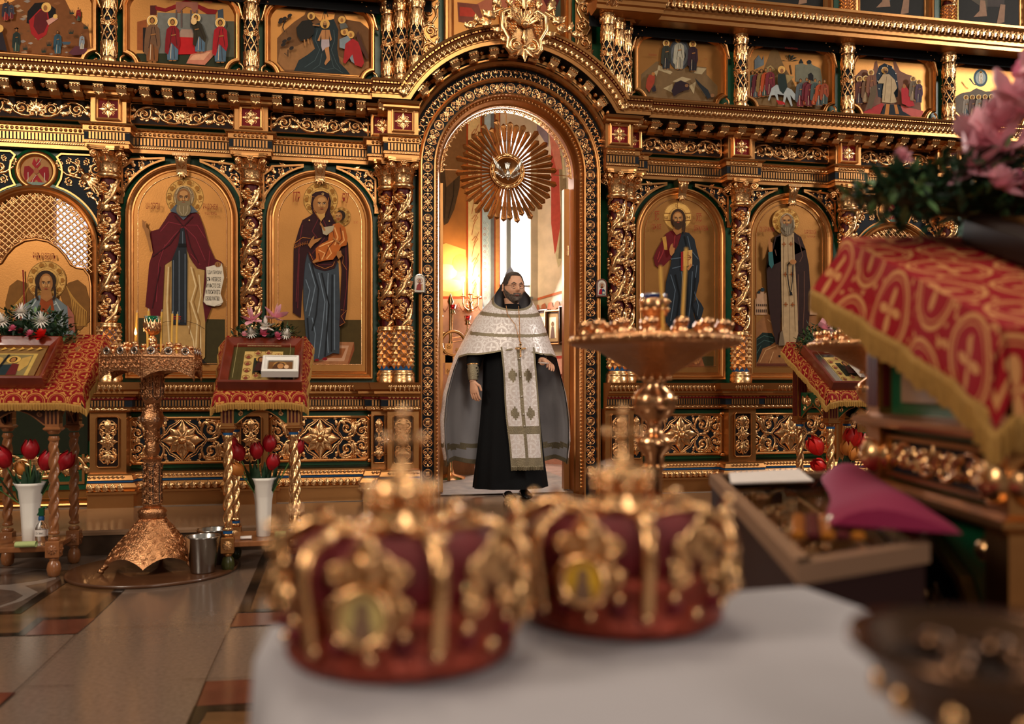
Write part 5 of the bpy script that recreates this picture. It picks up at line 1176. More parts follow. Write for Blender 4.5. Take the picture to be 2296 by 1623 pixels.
# ---- crest ornament hanging at the crown of the arch
t=thing('crest_ornament','large carved gold crest with shell, grapes and scrolls hanging over the crown of the arch','carving',(.04,-.40,3.72))
q=MB();q.m('gold')
for k in range(9):a=pi/2+(k-4)*.30;q.leafr(0,.02,a,.11,.035,0,.05,.018,1,.03)
q.knob(0,.02,.03,.06,1)
for s in (-1,1):
 A=0 if s>0 else pi
 q.htube([(s*.04,.10),(s*.10,.14),(s*.17,.10),(s*.17,.0),(s*.12,-.08),(s*.13,-.15),(s*.10,-.19),(s*.05,-.17)],[.012,.022,.026,.024,.020,.022,.02,.012],.03,1.2,5)
 q.scroll(s*.065,-.135,.055,pi/2,-s,.016,1.5,True,2,.04);q.rosette(s*.10,.085,.045,7,.06,.6,True);q.rosette(s*.055,.13,.032,6,.05,.6,True)
 q.grapes(s*.10,.02,.055,-pi/2,.05);q.grapes(s*.045,.20,.045,-pi/2,.04);q.scroll(s*.20,.13,.04,pi/2,-s,.013,1.3,True,3,.03)
 q.htube([(s*.16,.14),(s*.24,.10),(s*.28,.03),(s*.36,.015),(s*.42,-.03)],[.02,.022,.016,.013,.006],.02,1.2,5)
 for x,y,an,L in ((.18,.15,.5,.14),(.22,.08,-.4,.14),(.26,.04,-1.2,.10),(.34,.02,.4,.09),(.38,0,-.9,.08),(.17,-.02,-.6,.10),(.13,-.1,-.2,.08),(.06,.22,1.1,.10),(.10,.16,.9,.11),(.41,-.02,-.1,.07)):q.leafr(s*x,y,an if s>0 else pi-an,L*.8,L*.5,s*1.2,.03,None,3,.01)
 q.rosette(s*.30,.045,.035,6,.03,.6,True);q.scroll(s*.40,.005,.026,pi,s,.009,1.3,True,2,.02)
for k in range(5):q.leafr(0,-.13,-pi/2+(k-2)*.45,.13-.02*abs(k-2),.045,(k-2)*.3,.04,.016,2,.02)
q.knob(0,-.14,.02,.05);q.leafr(0,.14,pi/2,.18,.06,0,.05,.02,3,.03);q.leafr(0,-.02,-pi/2,.10,.05,0,.05,.02,2,0);
for s in (-.6,.6):q.leafr(0,.16,pi/2+s,.13,.045,s*.5,.04,.015,2,.02)
q.poly([(-.15,-.12),(.15,-.12),(.19,.12),(.06,.2),(-.06,.2),(-.19,.12)],.02,-.06)
q.obj('carving',t)
# ================================================================ side doors, altar room, sunburst, floors
def PLN(p0,p1):
 """vertical plane through plan points p0 -> p1 (left to right as seen); returns MB transform and px tracer maker"""
 dx,dy=p1[0]-p0[0],p1[1]-p0[1];L=math.hypot(dx,dy);dx /= L;dy /= L;nx,ny=dy,-dx
 T=lambda x,y,z:(p0[0]+dx*x-nx*y,p0[1]+dy*x-ny*y,z)
 def tr(ox=0,oy=0,s=1.):
  def f(u,v):
   px,py=ox+u/s,oy+v/s;a=(px-1148)/FPX;b=(868-py)/FPX
   d=(sin(YAW)+a*cos(YAW),cos(YAW)-a*sin(YAW),b)
   t=((p0[0]-CAM[0])*nx+(p0[1]-CAM[1])*ny)/(d[0]*nx+d[1]*ny)
   X,Y=CAM[0]+t*d[0],CAM[1]+t*d[1];return ((X-p0[0])*dx+(Y-p0[1])*dy,CAM[2]+t*d[2])
  return f
 return T,tr,L
def side_door(cx,label,rich):
 t=thing('side_door',label,'door',(cx,0,ZF))
 zs=2.04-ZF
 q=MB();q.m('gold_flat');q.frame(archpath(.43,0,zs,28),[(0,-.02),(0,.03),(.01,.045),(.022,.04),(.03,.025),(.04,.03),(.055,.01),(.06,-.02)]);q.obj('frame',t)
 q=MB();q.m('green');q.frame(archpath(.455,0,zs,28),[(0,.0),(0,.012),(.028,.012)]);tag(q.obj('green_border',t),'green painted border')
 tref=[(-.372,1.50),(-.372,1.60),(-.36,1.68),(-.32,1.735),(-.27,1.74),(-.235,1.76),(-.20,1.82),(-.15,1.88),(-.08,1.925),(0,1.94)]
 tref=tref+[(-a,b) for a,b in tref[::-1][1:]]
 poly=[(-.372,.02),(.372,.02)]+tref[::-1]
 I=Ic(TRW(0,320,2.798,cx,ZF));q=I.q;q.m('gold_leaf');q.poly([(a,b) for a,b in poly],.004,-.012)
 if rich:
  for s in (-1,1):
   I.P('7a5020',[(300+s*80,960),(300+s*130,880),(300+s*190,860),(300+s*240,900),(300+s*265,1000),(300+s*262,1120),(300+s*200,1180),(300+s*130,1100)])
   for k in range(9):I.L('b8863c',[(300+s*(120+k*4),900+k*8),(300+s*(150+k*12),980+k*10),(300+s*(170+k*9),1150)],5)
  I.halo(297,865,122);I.L('7a1414',[(152,800),(165,1120)],9)
  I.P('6a7478',[(170,1010),(250,960),(350,965),(430,1030),(450,1180),(120,1200),(130,1060)]);folds(I,'a8b0ac',[[(240,980),(200,1040),(180,1160)],[(350,985),(390,1060),(400,1160)],[(300,1010),(330,1100)],[(260,1000),(300,1050),(360,1010)]],8);I.P('8a3c14',[(265,970),(335,970),(350,1060),(300,1080),(250,1050)])
  I.P('9a5a48',[(100,1060),(150,1000),(140,1200),(90,1200)]);I.P('9a5a48',[(430,1020),(470,1080),(480,1200),(440,1200)])
  I.E('2e1c10',295,870,66,66,22);I.P('9a6636',[(270,920),(325,920),(340,975),(300,1000),(262,975)]);I.face(298,885,42,62,'9a6636','2e1c10',None,.02)
  for s in (-1,1):I.L('2e1c10',[(297+s*55,900),(297+s*60,960),(297+s*48,990)],16)
  I.T('7c2216','ѲАРЪ ГАВРІИЛЪ',288,715,140,40)
  I.P('6a7478',[(100,1180),(470,1180),(520,1500),(440,1560),(120,1560),(60,1500)]);I.P('1e2414',[(-100,1500),(560,1500),(560,1950),(-100,1950)])
  I.P('a05a44',[(150,1440),(440,1440),(470,1620),(130,1620)])
 I.q.obj('painted_panel',t)
 q=MB();q.m('gold_flat');q.frame([(a,b) for a,b in poly],[(0,.004),(.002,.016),(.010,.018),(.016,.008),(.018,.004)]);q.obj('panel_moulding',t)
 q=MB();q.m('gold')
 def ins(a,b):
  if a*a+(b-zs)**2>.378**2 and b>zs:return False
  if abs(a)>.378:return False
  for k in range(len(tref)-1):
   (x0,y0),(x1,y1)=tref[k],tref[k+1]
   if x0<=a<=x1:return b>y0+(y1-y0)*((a-x0)/(x1-x0 or 1))
  return b>1.6
 for s in (-1,1):
  for k in range(-20,21):
   c=k*.046;run=[]
   for i in range(80):
    a=-.38+.76*i/79;b=1.72+s*(a-c)*1.0+.07*cos(3*a)
    if ins(a,b):run.append((a,b))
    else:
     if len(run)>1:q.htube(run,.0062,0 if s>0 else .004,1.2,3)
     run=[]
   if len(run)>1:q.htube(run,.0062,0,1.2,3)
 for k in range(26):
  a=pi*(k+.5)/26;q.scroll(.352*cos(a),zs+.352*sin(a),.018,a+pi,1 if k % 2 else -1,.005,1.2,True,1)
 for k in range(22):
  a=-.33+k*.0314
  for j in range(len(tref)-1):
   (x0,y0),(x1,y1)=tref[j],tref[j+1]
   if x0<=a<=x1:q.scroll(a,y0+(y1-y0)*((a-x0)/(x1-x0 or 1))+.022,.014,pi,1 if k % 2 else -1,.004,1.2,True,1)
 tag(q.obj('lattice',t),'openwork gold lattice filling the top of the arch')
 q=MB();q.m('green');q.rect(-.37,.37,.12,.47,.03,.005);q.m('gold_flat');q.frame(rectpath(.33,.16,.43),[(0,.03),(0,.04),(.018,.04),(.02,.03)]);q.m('gold')
 q.T=lambda a,b,c:(a,b-.03,c+.295);carve_frieze(.62,.22)(q);q.obj('lower_panel',t)
 return t
side_door(-3.47,'arched side door with a painted winged figure and gold lattice top, behind the wooden lectern',True)
side_door(3.47,'arched side door at the right, hidden behind the large lectern and flowers',False)
# spandrels with roundels over the side doors
for cx,nm in ((-3.47,'left'),(3.47,'right')):
 t=thing('roundel_icon',f'round icon of a red six-winged figure in a gold ring above the {nm} side door','icon',(cx,0,2.575))
 q=MB();q.m('green');q.lathe([(.0,-.008),(.165,-.008),(.165,.006),(0,.006)],n=36);q.m('gold_flat');q.lathe([(.100,.0),(.108,.020),(.122,.030),(.138,.022),(.146,.006)],n=36,caps=False)
 o=q.obj('ring_frame',t,(0,0,0),(pi/2,0,0))
 I=Ic(lambda u,v:(u,v),.007);I.E('a87848',0,0,.104,n=36)
 for s in (-1,1):
  I.P('8a1820',[(s*.01,.0),(s*.05,.035),(s*.08,.03),(s*.085,-.03),(s*.075,-.075),(s*.05,-.05)]);I.P('9c2028',[(0,.01),(s*.03,.05),(s*.015,.095),(0,.06)]);I.P('9c2028',[(0,-.02),(s*.045,-.085),(s*.03,-.10),(0,-.06)]);I.L('c8b0a0',[(s*.055,-.01),(s*.055,-.06),(s*.06,-.08)],.005)
 I.E('9c5c3c',0,0,.018,.022,12);I.L('c8b0a0',[(0,.04),(.02,.065),(.035,.09)],.004);I.L('c8b0a0',[(0,-.03),(-.02,-.06),(-.03,-.09)],.004);I.q.obj('painting',t)
 for s,sn in ((-1,'left'),(1,'right')):
  t=thing('bird_spandrel',f'openwork gold bird and vine carving {sn} of the roundel above the {nm} side door','carved panel',(cx,0,2.04))
  P=arcpts(0,0,.455,.35,1.13,9)+[(.18*cos(v),.535+.18*sin(v)) for v in (-.62,-.3,0,.3,.62)]+[(.17,.66),(.47,.66),(.47,.3)]
  A0=[(p[0]*s,p[1]) for p in P];A0=A0 if s>0 else A0[::-1]
  q=MB();q.m('navy');q.poly(A0,.004,-.01);q.obj('ground',t);q=MB();q.m('gold_flat');q.frame([(s*.465,.28)][:0]+A0,[(0,0),(0,.02),(.012,.02),(.013,.004)]);q.obj('frame',t)
  q=MB();q.m('gold')
  for x,z,r_,dr in ((.40,.56,.045,1),(.24,.56,.05,-1),(.42,.40,.030,-1),(.31,.46,.026,1),(.16,.60,.028,1),(.33,.62,.025,-1),(.435,.32,.020,1),(.22,.47,.03,1),(.38,.48,.024,-1),(.28,.62,.02,1),(.40,.63,.022,1),(.21,.62,.022,-1),(.44,.47,.018,1),(.36,.38,.02,1)):q.scroll(s*x,z,r_,pi/2,s*dr,r_*.2,1.4,True,4,.006)
  q.htube([(s*.45,.22),(s*.44,.36),(s*.36,.48),(s*.28,.50),(s*.20,.52),(s*.15,.56)],.010,.006)
  q.knob(s*.335,.50,.040,.006,.8,10,4);q.knob(s*.30,.555,.018,.01,1,8,3);q.htube([(s*.325,.52),(s*.305,.54),(s*.30,.555)],.014,.008);q.leafr(s*.29,.56,pi if s>0 else 0,.03,.012,0,.01,None,1)
  for k in range(4):q.leafr(s*.34,.50,(-.2-.35*k) if s>0 else pi+.2+.35*k,.13,.028,s*.3,.012+.002*k,None,3)
  for k in range(8):q.leafr(s*(.44-.02*k),.25+.045*k,1.2+.5*k if s>0 else pi-1.2-.5*k,.05,.022,s*.6,.006,None,2)
  q.obj('carving',t)
# ---------------------------------------------------------------- altar room behind the screen
mat('mural_brown','a8662c',.7,var=.35,vscale=2.2);mat('mural_warm','d49a50',.7,var=.25,vscale=3.);mat('mural_pale','dcc6b4',.7,var=.18,vscale=5.)
mat('mural_rose','b87c5c',.7,var=.2,vscale=8.);mat('altar_floor','9a8276',.25,var=.3,vscale=3.5,bump=.02);mat('daylight','ffffff',.5,emis='fff6f0',estr=4.5)
mat('daylight_dim','ffffff',.5,emis='e8ecff',estr=1.1);mat('carpet','6a5648',.8,var=.4,vscale=9.)
q=MB();q.m('altar_floor');q.box(-5.5,5.5,.0,3.4,ZF-.05,ZF);tag(q.obj('floor_1'),kind='structure')
q=MB();q.m('mural_brown');q.box(-5.5,5.5,.2,3.4,4.6,4.7);tag(q.obj('ceiling'),kind='structure')
WP=[(-5.5,2.1),(-1.15,2.1),(-.02,2.72),(.62,2.92),(1.5,2.3),(5.5,2.1)]
# left mural wall (px 985..1078), centre wall with window, right wall
T1,tr1,L1=PLN((-1.15,2.35),(.30,2.75));f1=tr1()
xa=f1(1079,600)[0]
q=MB(T1);q.m('mural_brown');q.rect(-1.2,xa,ZF,4.6,0,-.12)
I=Ic(f1,.002,.001);I.q.T=T1
I.P('mural_warm',[(960,560),(1000,545),(1044,560),(1044,664),(960,664)]);I.E('d8b070',1010,640,30,14);I.E('e0bc80',1000,610,24,18);I.E('c89048',1032,590,18,20)
I.P('4a3626',[(980,200),(1035,260),(1030,420),(1018,470),(1004,500),(995,505),(992,480),(980,440)]);folds(I,'2e2018',[[(990,300),(1000,400),(996,490)],[(1020,330),(1016,440),(1004,490)]],3);I.P('7a5434',[(985,260),(1100,240),(1100,330),(1000,420)])
I.P('d8b888',[(1049,200),(1079,200),(1079,668),(1049,668)]);I.P('a8401c',[(1045,200),(1048,200),(1048,668),(1045,668)]);I.P('a8401c',[(1076,200),(1079,200),(1079,720),(1076,720)])
for k in range(9):
 y=300+k*48;I.L('a85a34',[(1056,y),(1064,y-10),(1070,y-4),(1064,y+4),(1060,y+14),(1056,y+36)],2.2);I.L('a85a34',[(1072,y-20),(1060,y+6)],2.0)
I.P('a8401c',[(960,665),(1049,665),(1049,671),(960,671)]);I.P('mural_rose',[(960,671),(1079,671),(1079,1040),(960,1040)])
for k in range(5):
 x=985+k*20;I.L('6a2818',[(x-10,700),(x-4,690),(x,680),(x+4,690),(x+10,700)],2);I.ring('8a4028',x,694,4,1.2,12)
I.q.v=I.q.v;tag(I.q.obj('mural'),kind='structure');tag(q.obj('wall_altar_left'),kind='structure');bpy.data.objects['mural'].name='trim_4'
p2=(T1(xa,0,0)[0],T1(xa,0,0)[1])
T2,tr2,L2=PLN(p2,(p2[0]+1.4,p2[1]+.10));f2=tr2()
def zz(f,x,y):return f(x,y)[1]
a0_,a1_=f2(1080,600)[0],f2(1112,600)[0];w0,w1=f2(1121,600)[0],f2(1190,600)[0];wb=f2(1150,664)[1];wr=f2(1206,600)[0]
q=MB(T2);q.m('mural_pale');q.rect(a0_,w0,ZF,4.6,0,-.12);q.rect(w0,w1,ZF,wb,0,-.12);q.rect(w1,wr,ZF,4.6,0,-.12);q.rect(w0,w1,3.9,4.6,0,-.12)
I=Ic(f2,.002,.001);I.q.T=T2
I.P('a8b8c8',[(1081,200),(1100,200),(1100,700),(1081,700)]);I.P('6c6c74',[(1100,200),(1109,200),(1109,700),(1100,700)]);I.P('8a3c20',[(1108,200),(1111,200),(1111,700),(1108,700)]);I.P('c08858',[(1111,200),(1119,200),(1119,700),(1111,700)]);I.P('a8401c',[(1119,200),(1121,200),(1121,700),(1119,700)])
for k in range(14):
 y=500+k*13;I.ring('a8502c' if k % 3 else '8a8a94',1086,y,2.4,1,10);I.L('dcd8d4',[(1091,y),(1095,y+6),(1091,y+12)],1.2)
o=I.q.obj('trim_5');tag(o,kind='structure');tag(q.obj('wall_altar_back'),kind='structure')
t=thing('window_1','tall bright altar window with a grey mullion behind the man','window',(0,0,0));t['kind']='structure'
del t['label'];del t['category']
q=MB(T2);q.m('daylight');q.rect(w0,w1,wb,3.9,-.10,-.11);q.obj('pane',t)
mx=f2(1143,600)[0]
q=MB(T2);q.m(mat('window_grey','8a8c92',.5) and 'window_grey');q.rect(mx-.028,mx+.022,wb,3.9,-.03,-.10);q.rect(w0,w1,zz(f2,1150,640)-.006,zz(f2,1150,640)+.012,-.03,-.10);q.rect(w0,w1,zz(f2,1150,470),zz(f2,1150,462),-.03,-.10);q.rect(w0-.01,w1+.02,wb-.03,wb,.02,-.08);q.obj('window_frame',t)
p3=(T2(wr,0,0)[0],T2(wr,0,0)[1])
T3,tr3,L3=PLN(p3,(p3[0]+1.1,p3[1]-1.2));f3=tr3()
q=MB(T3);q.m('mural_pale');q.rect(0,1.9,ZF,4.6,0,-.12);tag(q.obj('wall_altar_right'),kind='structure')
I=Ic(f3,.002,.001);I.q.T=T3
I.P('b84a40',[(1236,330),(1252,320),(1260,400),(1264,480),(1256,540),(1244,570),(1236,500)]);I.P('c8b898',[(1252,330),(1264,340),(1274,480),(1274,590),(1262,580),(1252,600),(1246,570),(1258,500)]);folds(I,'8a7458',[[(1256,350),(1262,460),(1256,580)],[(1266,400),(1268,570)]],2)
I.P('c87868',[(1226,250),(1250,300),(1262,380),(1248,380),(1236,330)]);I.P('8a7a8c',[(1180,200),(1228,240),(1230,330),(1210,300),(1180,260)])
I.P('b85c34',[(1206,668),(1300,640),(1300,646),(1206,673)])
for k in range(6):
 x=1212+k*15;y=684-k*3;I.L('b86a50',[(x-7,y),(x-4,y+12),(x,y+15),(x+4,y+12),(x+7,y)],2.0)
I.P('c88c74',[(1206,800),(1300,800),(1300,1100),(1206,1100)]);I.P('a83c2c',[(1206,800),(1300,796),(1300,802),(1206,806)]);I.P('5c2018',[(1206,836),(1300,840),(1300,845),(1206,841)])
o=I.q.obj('trim_6');tag(o,kind='structure')
q=MB();q.m('mural_brown');q.box(-5.5,-1.1,2.3,2.42,ZF,2.0);xw=wp(120,520,2.3)[0];q.box(-5.5,xw,2.3,2.42,2.0,3.2);xv=wp(196,520,2.3)[0];q.box(xv,-1.1,2.3,2.42,2.0,3.2);q.box(-5.5,-1.1,2.3,2.42,3.2,4.6);tag(q.obj('wall_far_left'),kind='structure')
q=MB();q.m('daylight_dim');q.box(-4.2,-3.35,2.40,2.42,2.0,3.2);o=q.obj('window_2');tag(o,kind='structure')
q=MB();q.m('mural_brown');q.box(2.2,5.5,2.0,2.1,ZF,4.6);q.box(-5.5,-5.4,.1,2.4,ZF,4.6);q.box(5.4,5.5,.1,2.4,ZF,4.6);tag(q.obj('wall_far_right'),kind='structure')
# three-armed sconce with bulbs glowing behind, seen through the doorway
def onp(T,f,px,py,d=0.):a,b=f(px,py);return Vector(T(a,-d,b))
sc=onp(T1,f1,1043,690,.14)
t=thing('wall_sconce','three-armed brass candle sconce glowing on the wall behind the doorway','wall lamp',sc)
q=MB();q.m('brass');q.lathe([(.05,0),(.045,.02),(.02,.03),(0,.035)],n=14);q.obj('wall_plate',t,(0,.10,-.02),(pi/2,0,0))
for k,(dx,dz) in enumerate(((-.082,.10),(0,.125),(.082,.10))):
 q=MB();q.m('brass')
 if dx:q.tube([(0,.08,-.02),(dx*.3,.03,-.03),(dx*.9,0,.0),(dx*1.05,0,.05),(dx,0,dz)],.007,6);q.tube([(dx*.3,.02,.02),(dx*.6,0,.05),(dx*.45,0,.08),(dx*.2,0,.06)],.005,5)
 else:q.tube([(0,.08,0),(0,.02,.0),(0,0,.05),(0,0,dz)],.008,6);q.lathe([(0,-.03),(.02,0),(.012,.03),(.03,.05),(0,.07)],n=10)
 q.lathe([(.008,0),(.036,.008),(.038,.014),(.010,.014),(.012,.03)],dx,0,12,dz);arm_=q.obj('arm',t)
 q=MB();q.m('wax_white');q.lathe([(.010,0),(.009,.14),(0,.145)],dx,0,8,dz+.03);q.obj('candle',arm_)
 q=MB();q.m('lamp_bulb');q.ball((dx,.0,dz+.195),.020,6,8,(1,1,1.6));q.obj('bulb',arm_)
point('sconce_glow',tuple(sc+Vector((0,-.05,.36))),26,(1,.78,.45),.06)
# seven-branched lamp with red glasses, ripidion disc behind it
lp=cw((1010-1148)/FPX*8.1,8.1,ZF)
t=thing('branched_lamp','tall brass altar lamp with small red glass cups behind the doorway on the left','lamp',lp)
q=MB();q.m('brass');q.lathe([(.14,0),(.14,.03),(.04,.06),(.02,.12),(.02,1.2),(.03,1.25),(.015,1.3),(.015,1.62),(.03,1.66),(0,1.74)],n=14)
q.obj('pole',t)
for k,(dx,dz) in enumerate(((-.10,1.50),(.02,1.60),(.16,1.50),(.22,1.42),(-.2,1.42))):
 q=MB();q.m('brass');q.tube([(0,0,1.2+.04*k),(dx*.7,0,1.22+.04*k),(dx,0,dz-.10),(dx,0,dz-.04)],.008,6);q.lathe([(.006,0),(.028,.01),(.018,.03),(.03,.05)],dx,0,10,dz-.06);br_=q.obj('branch',t)
 q=MB();q.m('glass_red');q.lathe([(.018,0),(.034,.05),(.032,.05),(.015,.005)],dx,0,12,dz-.02,caps=False);q.obj('cup',br_)
rp=cw((1008-1148)/FPX*8.0,8.0,1.17)
t=thing('processional_cross','ornate dark gold processional cross leaning behind the doorway on the left','cross',(rp.x-.02,rp.y-.1,ZF))
q=MB();q.m('gold_dark');q.box(-.012,.012,-.012,.012,0,1.0);q.obj('staff',t)
q=MB();q.m('gold_dark');q.T=lambda a,b,c:(a,b,c+1.12)
q.rect(-.14,.14,-.035,.035,.01,-.01);q.rect(-.035,.035,-.14,.14,.01,-.01);q.htube(arcpts(.04,.14,.11,0,2*pi,22),.014,0)
for k in range(8):a=k*pi/4;q.rosette(.11*cos(a),.11*sin(a),.03,6,.01)
q.obj('cross_head',t)
q=MB();q.m('wood');q.bevbox(-.35,.35,-.2,.2,0,.78);q.m('gold_flat');q.box(-.36,.36,-.21,.21,.78,.80)
q.T=lambda a,b,c:(a,b-.2,c)
for k in range(5):q.m('gold');q.rosette(-.28+k*.14,.7,.05,6)
o=q.obj('side_table');o.location=(rp.x-.05,rp.y+.62,ZF);tag(o,'low carved altar side table behind the doorway on the left','table')
# framed icons leaning on the right
fr0=None
for k,(px,py,w,h) in enumerate(((1217,736,34,82),(1245,735,32,78),(1276,728,30,84))):
 c=onp(T3,f3,px,py,.05);sc_=(Vector((c.x,c.y))-Vector(CAM[:2])).length/FPX
 lab=('dark framed icon on the altar room wall nearest the man','middle gold-edged icon on the altar room wall','dark framed icon on the altar room wall nearest the door post')[k]
 t=thing('framed_icon',lab,'icon',c,math.atan2(-1.2,1.1),'icons on the altar room wall')
 hw=w*sc_*.62;hh=h*sc_*.5
 q=MB();q.m('dark_wood' if k!=1 else 'gold_dark');q.frame(rectpath(hw,-hh,hh),[(0,-.04),(0,.02),(.01,.025),(.02,.01),(.022,0)]);q.m('dark_wood');q.rect(-hw,hw,-hh,hh,-.002,-.04);q.obj('frame',t)
 I=Ic(lambda u,v:(u,v),.001,.001);I.P('8a6a44',[(-hw*.7,-hh*.8),(hw*.7,-hh*.8),(hw*.7,hh*.8),(-hw*.7,hh*.8)]);I.P('c8b090',[(-hw*.45,-hh*.6),(hw*.45,-hh*.6),(hw*.45,hh*.6),(-hw*.45,hh*.6)]);I.E('6a4a2c',0,hh*.2,hw*.2,hh*.15);I.P('5c4034',[(-hw*.3,-hh*.6),(hw*.3,-hh*.6),(hw*.15,hh*.05),(-hw*.15,hh*.05)]);I.q.obj('painting',t)
# open gold door leaf edge at the right of the doorway and hinges
t=thing('door_leaf','gold edge of an open door leaf at the right side of the doorway','door',(.53,.10,ZF))
q=MB();q.m('gold_flat');q.box(-.035,.01,0,.07,.02,2.50);q.obj('leaf',t)
for z in (.55,1.95):q=MB();q.m('brass');q.lathe([(.008,0),(.008,.08)],n=8);q.box(-.02,.0,-.004,.002,0,.08);q.obj('hinge',t,(-.0,-.004,z))
t=thing('door_leaf','gold edge of an open door leaf at the left side of the doorway','door',(-.53,.10,ZF))
q=MB();q.m('gold_flat');q.box(-.01,.02,0,.10,.02,2.50);q.obj('leaf',t)
# ---------------------------------------------------------------- sunburst with dove
t=thing('sunburst','round gold sunburst with a silver dove hanging in the arched doorway','ornament',(-.008,.0,2.742))
n=44
for k in range(n):
 a=2*pi*(k+.5)/n;long_=k % 2==0;r1=.415 if long_ else .385;r1+=.012*sin(k*2.3)
 q=MB();q.T=lambda x,y,z,a=a,lg=long_:(x*cos(a)-z*sin(a),y-(.012 if lg else .004),x*sin(a)+z*cos(a))
 w0_,w1_=.0088,.021
 q.m('gold_dark' if not long_ else 'gold_flat')
 P=[[(.12,-.0,-w0_),(.12,-.008,0),(.12,0,w0_)],[(.24,0,-w0_*1.2),(.24,-.010,0),(.24,0,w0_*1.2)],[(.25,0,-w1_*.7),(.25,-.014,0),(.25,0,w1_*.7)],[(r1-.05,0,-w1_),(r1-.05,-.018,0),(r1-.05,0,w1_)],[(r1-.02,0,-w1_*1.15),(r1-.02,-.016,0),(r1-.02,0,w1_*1.15)],[(r1,0,-.001),(r1,-.004,0),(r1,0,.001)]]
 q.grid(P,smooth=False);q.grid([[(x,.004,z) for x,y,z in r] for r in P],smooth=False)
 if long_:
  q.m('black')
  for j in range(9):q.ball((.255+j*.0125,-.017,0),.0034,4,5)
 q.obj('ray',t)
q=MB();q.m('gold_flat');q.lathe([(.0,.012),(.10,.012),(.102,.03),(.112,.036),(.116,.028),(.132,.026),(.136,.034),(.142,.032),(.145,.01),(0,.0)],n=44,caps=False);q.obj('ring',t,(0,0,0),(pi/2,0,0))
q=MB();q.m('gold')
for k in range(16):a=2*pi*k/16;q.leafr(.124*cos(a),.124*sin(a),a+pi/2,.045,.018,.3,.03,None,2);q.knob(.124*cos(a+.2),.124*sin(a+.2),.006,.03)
for k in (0,1):
 for j in (-1,0,1):q.leafr(0,.118*(1 if k else -1),pi/2*(1 if k else -1)+j*.7,.035,.014,0,.034,None,1)
q.obj('ring_ornament',t)
q=MB();q.m('silver')
q.knob(0,-.052,.020,.05,1,10,4);q.htube([(0,.02),(0,-.01),(0,-.045),(0,-.058)],[.006,.022,.020,.012],.035,1.3,6);q.leafr(0,-.06,-pi/2,.02,.008,0,.055,None,1)
for s in (-1,1):
 P=[]
 for i in range(8):
  u=i/7;P.append([(s*(.015+.085*u),-.05-.018*sin(u*pi),-.035+.105*u**1.4),(s*(.018+.080*u),-.058-.02*sin(u*pi),-.05+.07*u),(s*(.012+.062*u),-.05-.012*sin(u*pi),-.055+.025*u)])
 q.grid(P,smooth=False)
 for k in range(7):q.leafr(s*(.03+.010*k),-.045+.012*k,(1.45-.05*k) if s>0 else pi-(1.45-.05*k),.035+.010*k,.013,0,.048,.006,1)
 for k in range(5):q.leafr(s*(.025+.014*k),-.05+.008*k,(-.35+.1*k) if s>0 else pi-(-.35+.1*k),.03,.012,0,.05,.005,1)
for k in range(5):q.leafr(0,.0,pi/2+(k-2)*.16,.07,.014,0,.032,.005,1)
q.obj('dove',t)
q=MB();q.m('gold_dark');q.tube([(0,.02,.38),(0,.03,.52)],.004,6);q.tube([(-.38,.02,0),(-.53,.03,0)],.003,6);q.tube([(.38,.02,0),(.54,.03,0)],.003,6);q.obj('hanger',t)
# ---------------------------------------------------------------- small icons beside the doorway
def arch_small(lab,px,py,tilt,fm,cloth):
 x,z=wp(px,py,-.19);t=thing('wall_icon',lab,'icon',(x,-.19,z))
 q=MB();q.m(fm);q.frame([(-.045,-.07),(.045,-.07),(.045,.03)]+arcpts(0,.03,.045,0,pi,10)[1:-1]+[(-.045,.03)],[(0,-.015),(0,.008),(.008,.010),(.010,.004)]);q.rect(-.045,.045,-.07,.03,.0,-.015);q.poly(arcpts(0,.03,.045,0,pi,10),0,-.015);q.obj('frame',t)
 I=Ic(lambda u,v:(u,v),.003,.0008);I.P('e4dcd0',[(-.034,-.058),(.034,-.058),(.034,.03)]+arcpts(0,.03,.034,0,pi,10)[1:-1]+[(-.034,.03)])
 I.ring('a05838',0,.022,.020,.004);I.E('b8845c',0,.020,.010,.014);
 if cloth=='r':I.P('5c3018',[(-.012,.03),(0,.037),(.012,.03),(.01,.012),(.008,-.002),(-.008,-.002),(-.011,.012)]);I.E('b8845c',0,.022,.008,.011);I.P('a82030',[(-.028,-.05),(-.020,-.015),(-.008,-.002),(.004,-.01),(0,-.05)]);I.P('2c4c74',[(.0,-.05),(.002,-.01),(.012,-.004),(.024,-.02),(.028,-.05)]);I.P('e0d8c0',[(.004,-.045),(.022,-.045),(.022,-.028),(.004,-.028)])
 else:I.P('6c4c50',[(-.013,.03),(0,.037),(.012,.03),(.010,.01),(.0,.0),(-.011,.01)]);I.E('b8845c',0,.020,.008,.011);I.P('8a3c3c',[(-.028,-.05),(-.020,-.01),(0,.004),(.012,-.01),(.012,-.05)]);I.E('b8845c',.016,-.01,.006,.008);I.P('c8a070',[(.010,-.05),(.012,-.02),(.022,-.02),(.026,-.05)])
 I.q.obj('painting',t);return t
arch_small('small white arched icon of a mother and child fixed beside the doorway on its left',941,636,.1,'silver','m')
mat('frame_mauve','6a4038',.4)
arch_small('small dark-framed arched icon of a bearded man fixed beside the doorway on its right',1349,646,0,'frame_mauve','r')
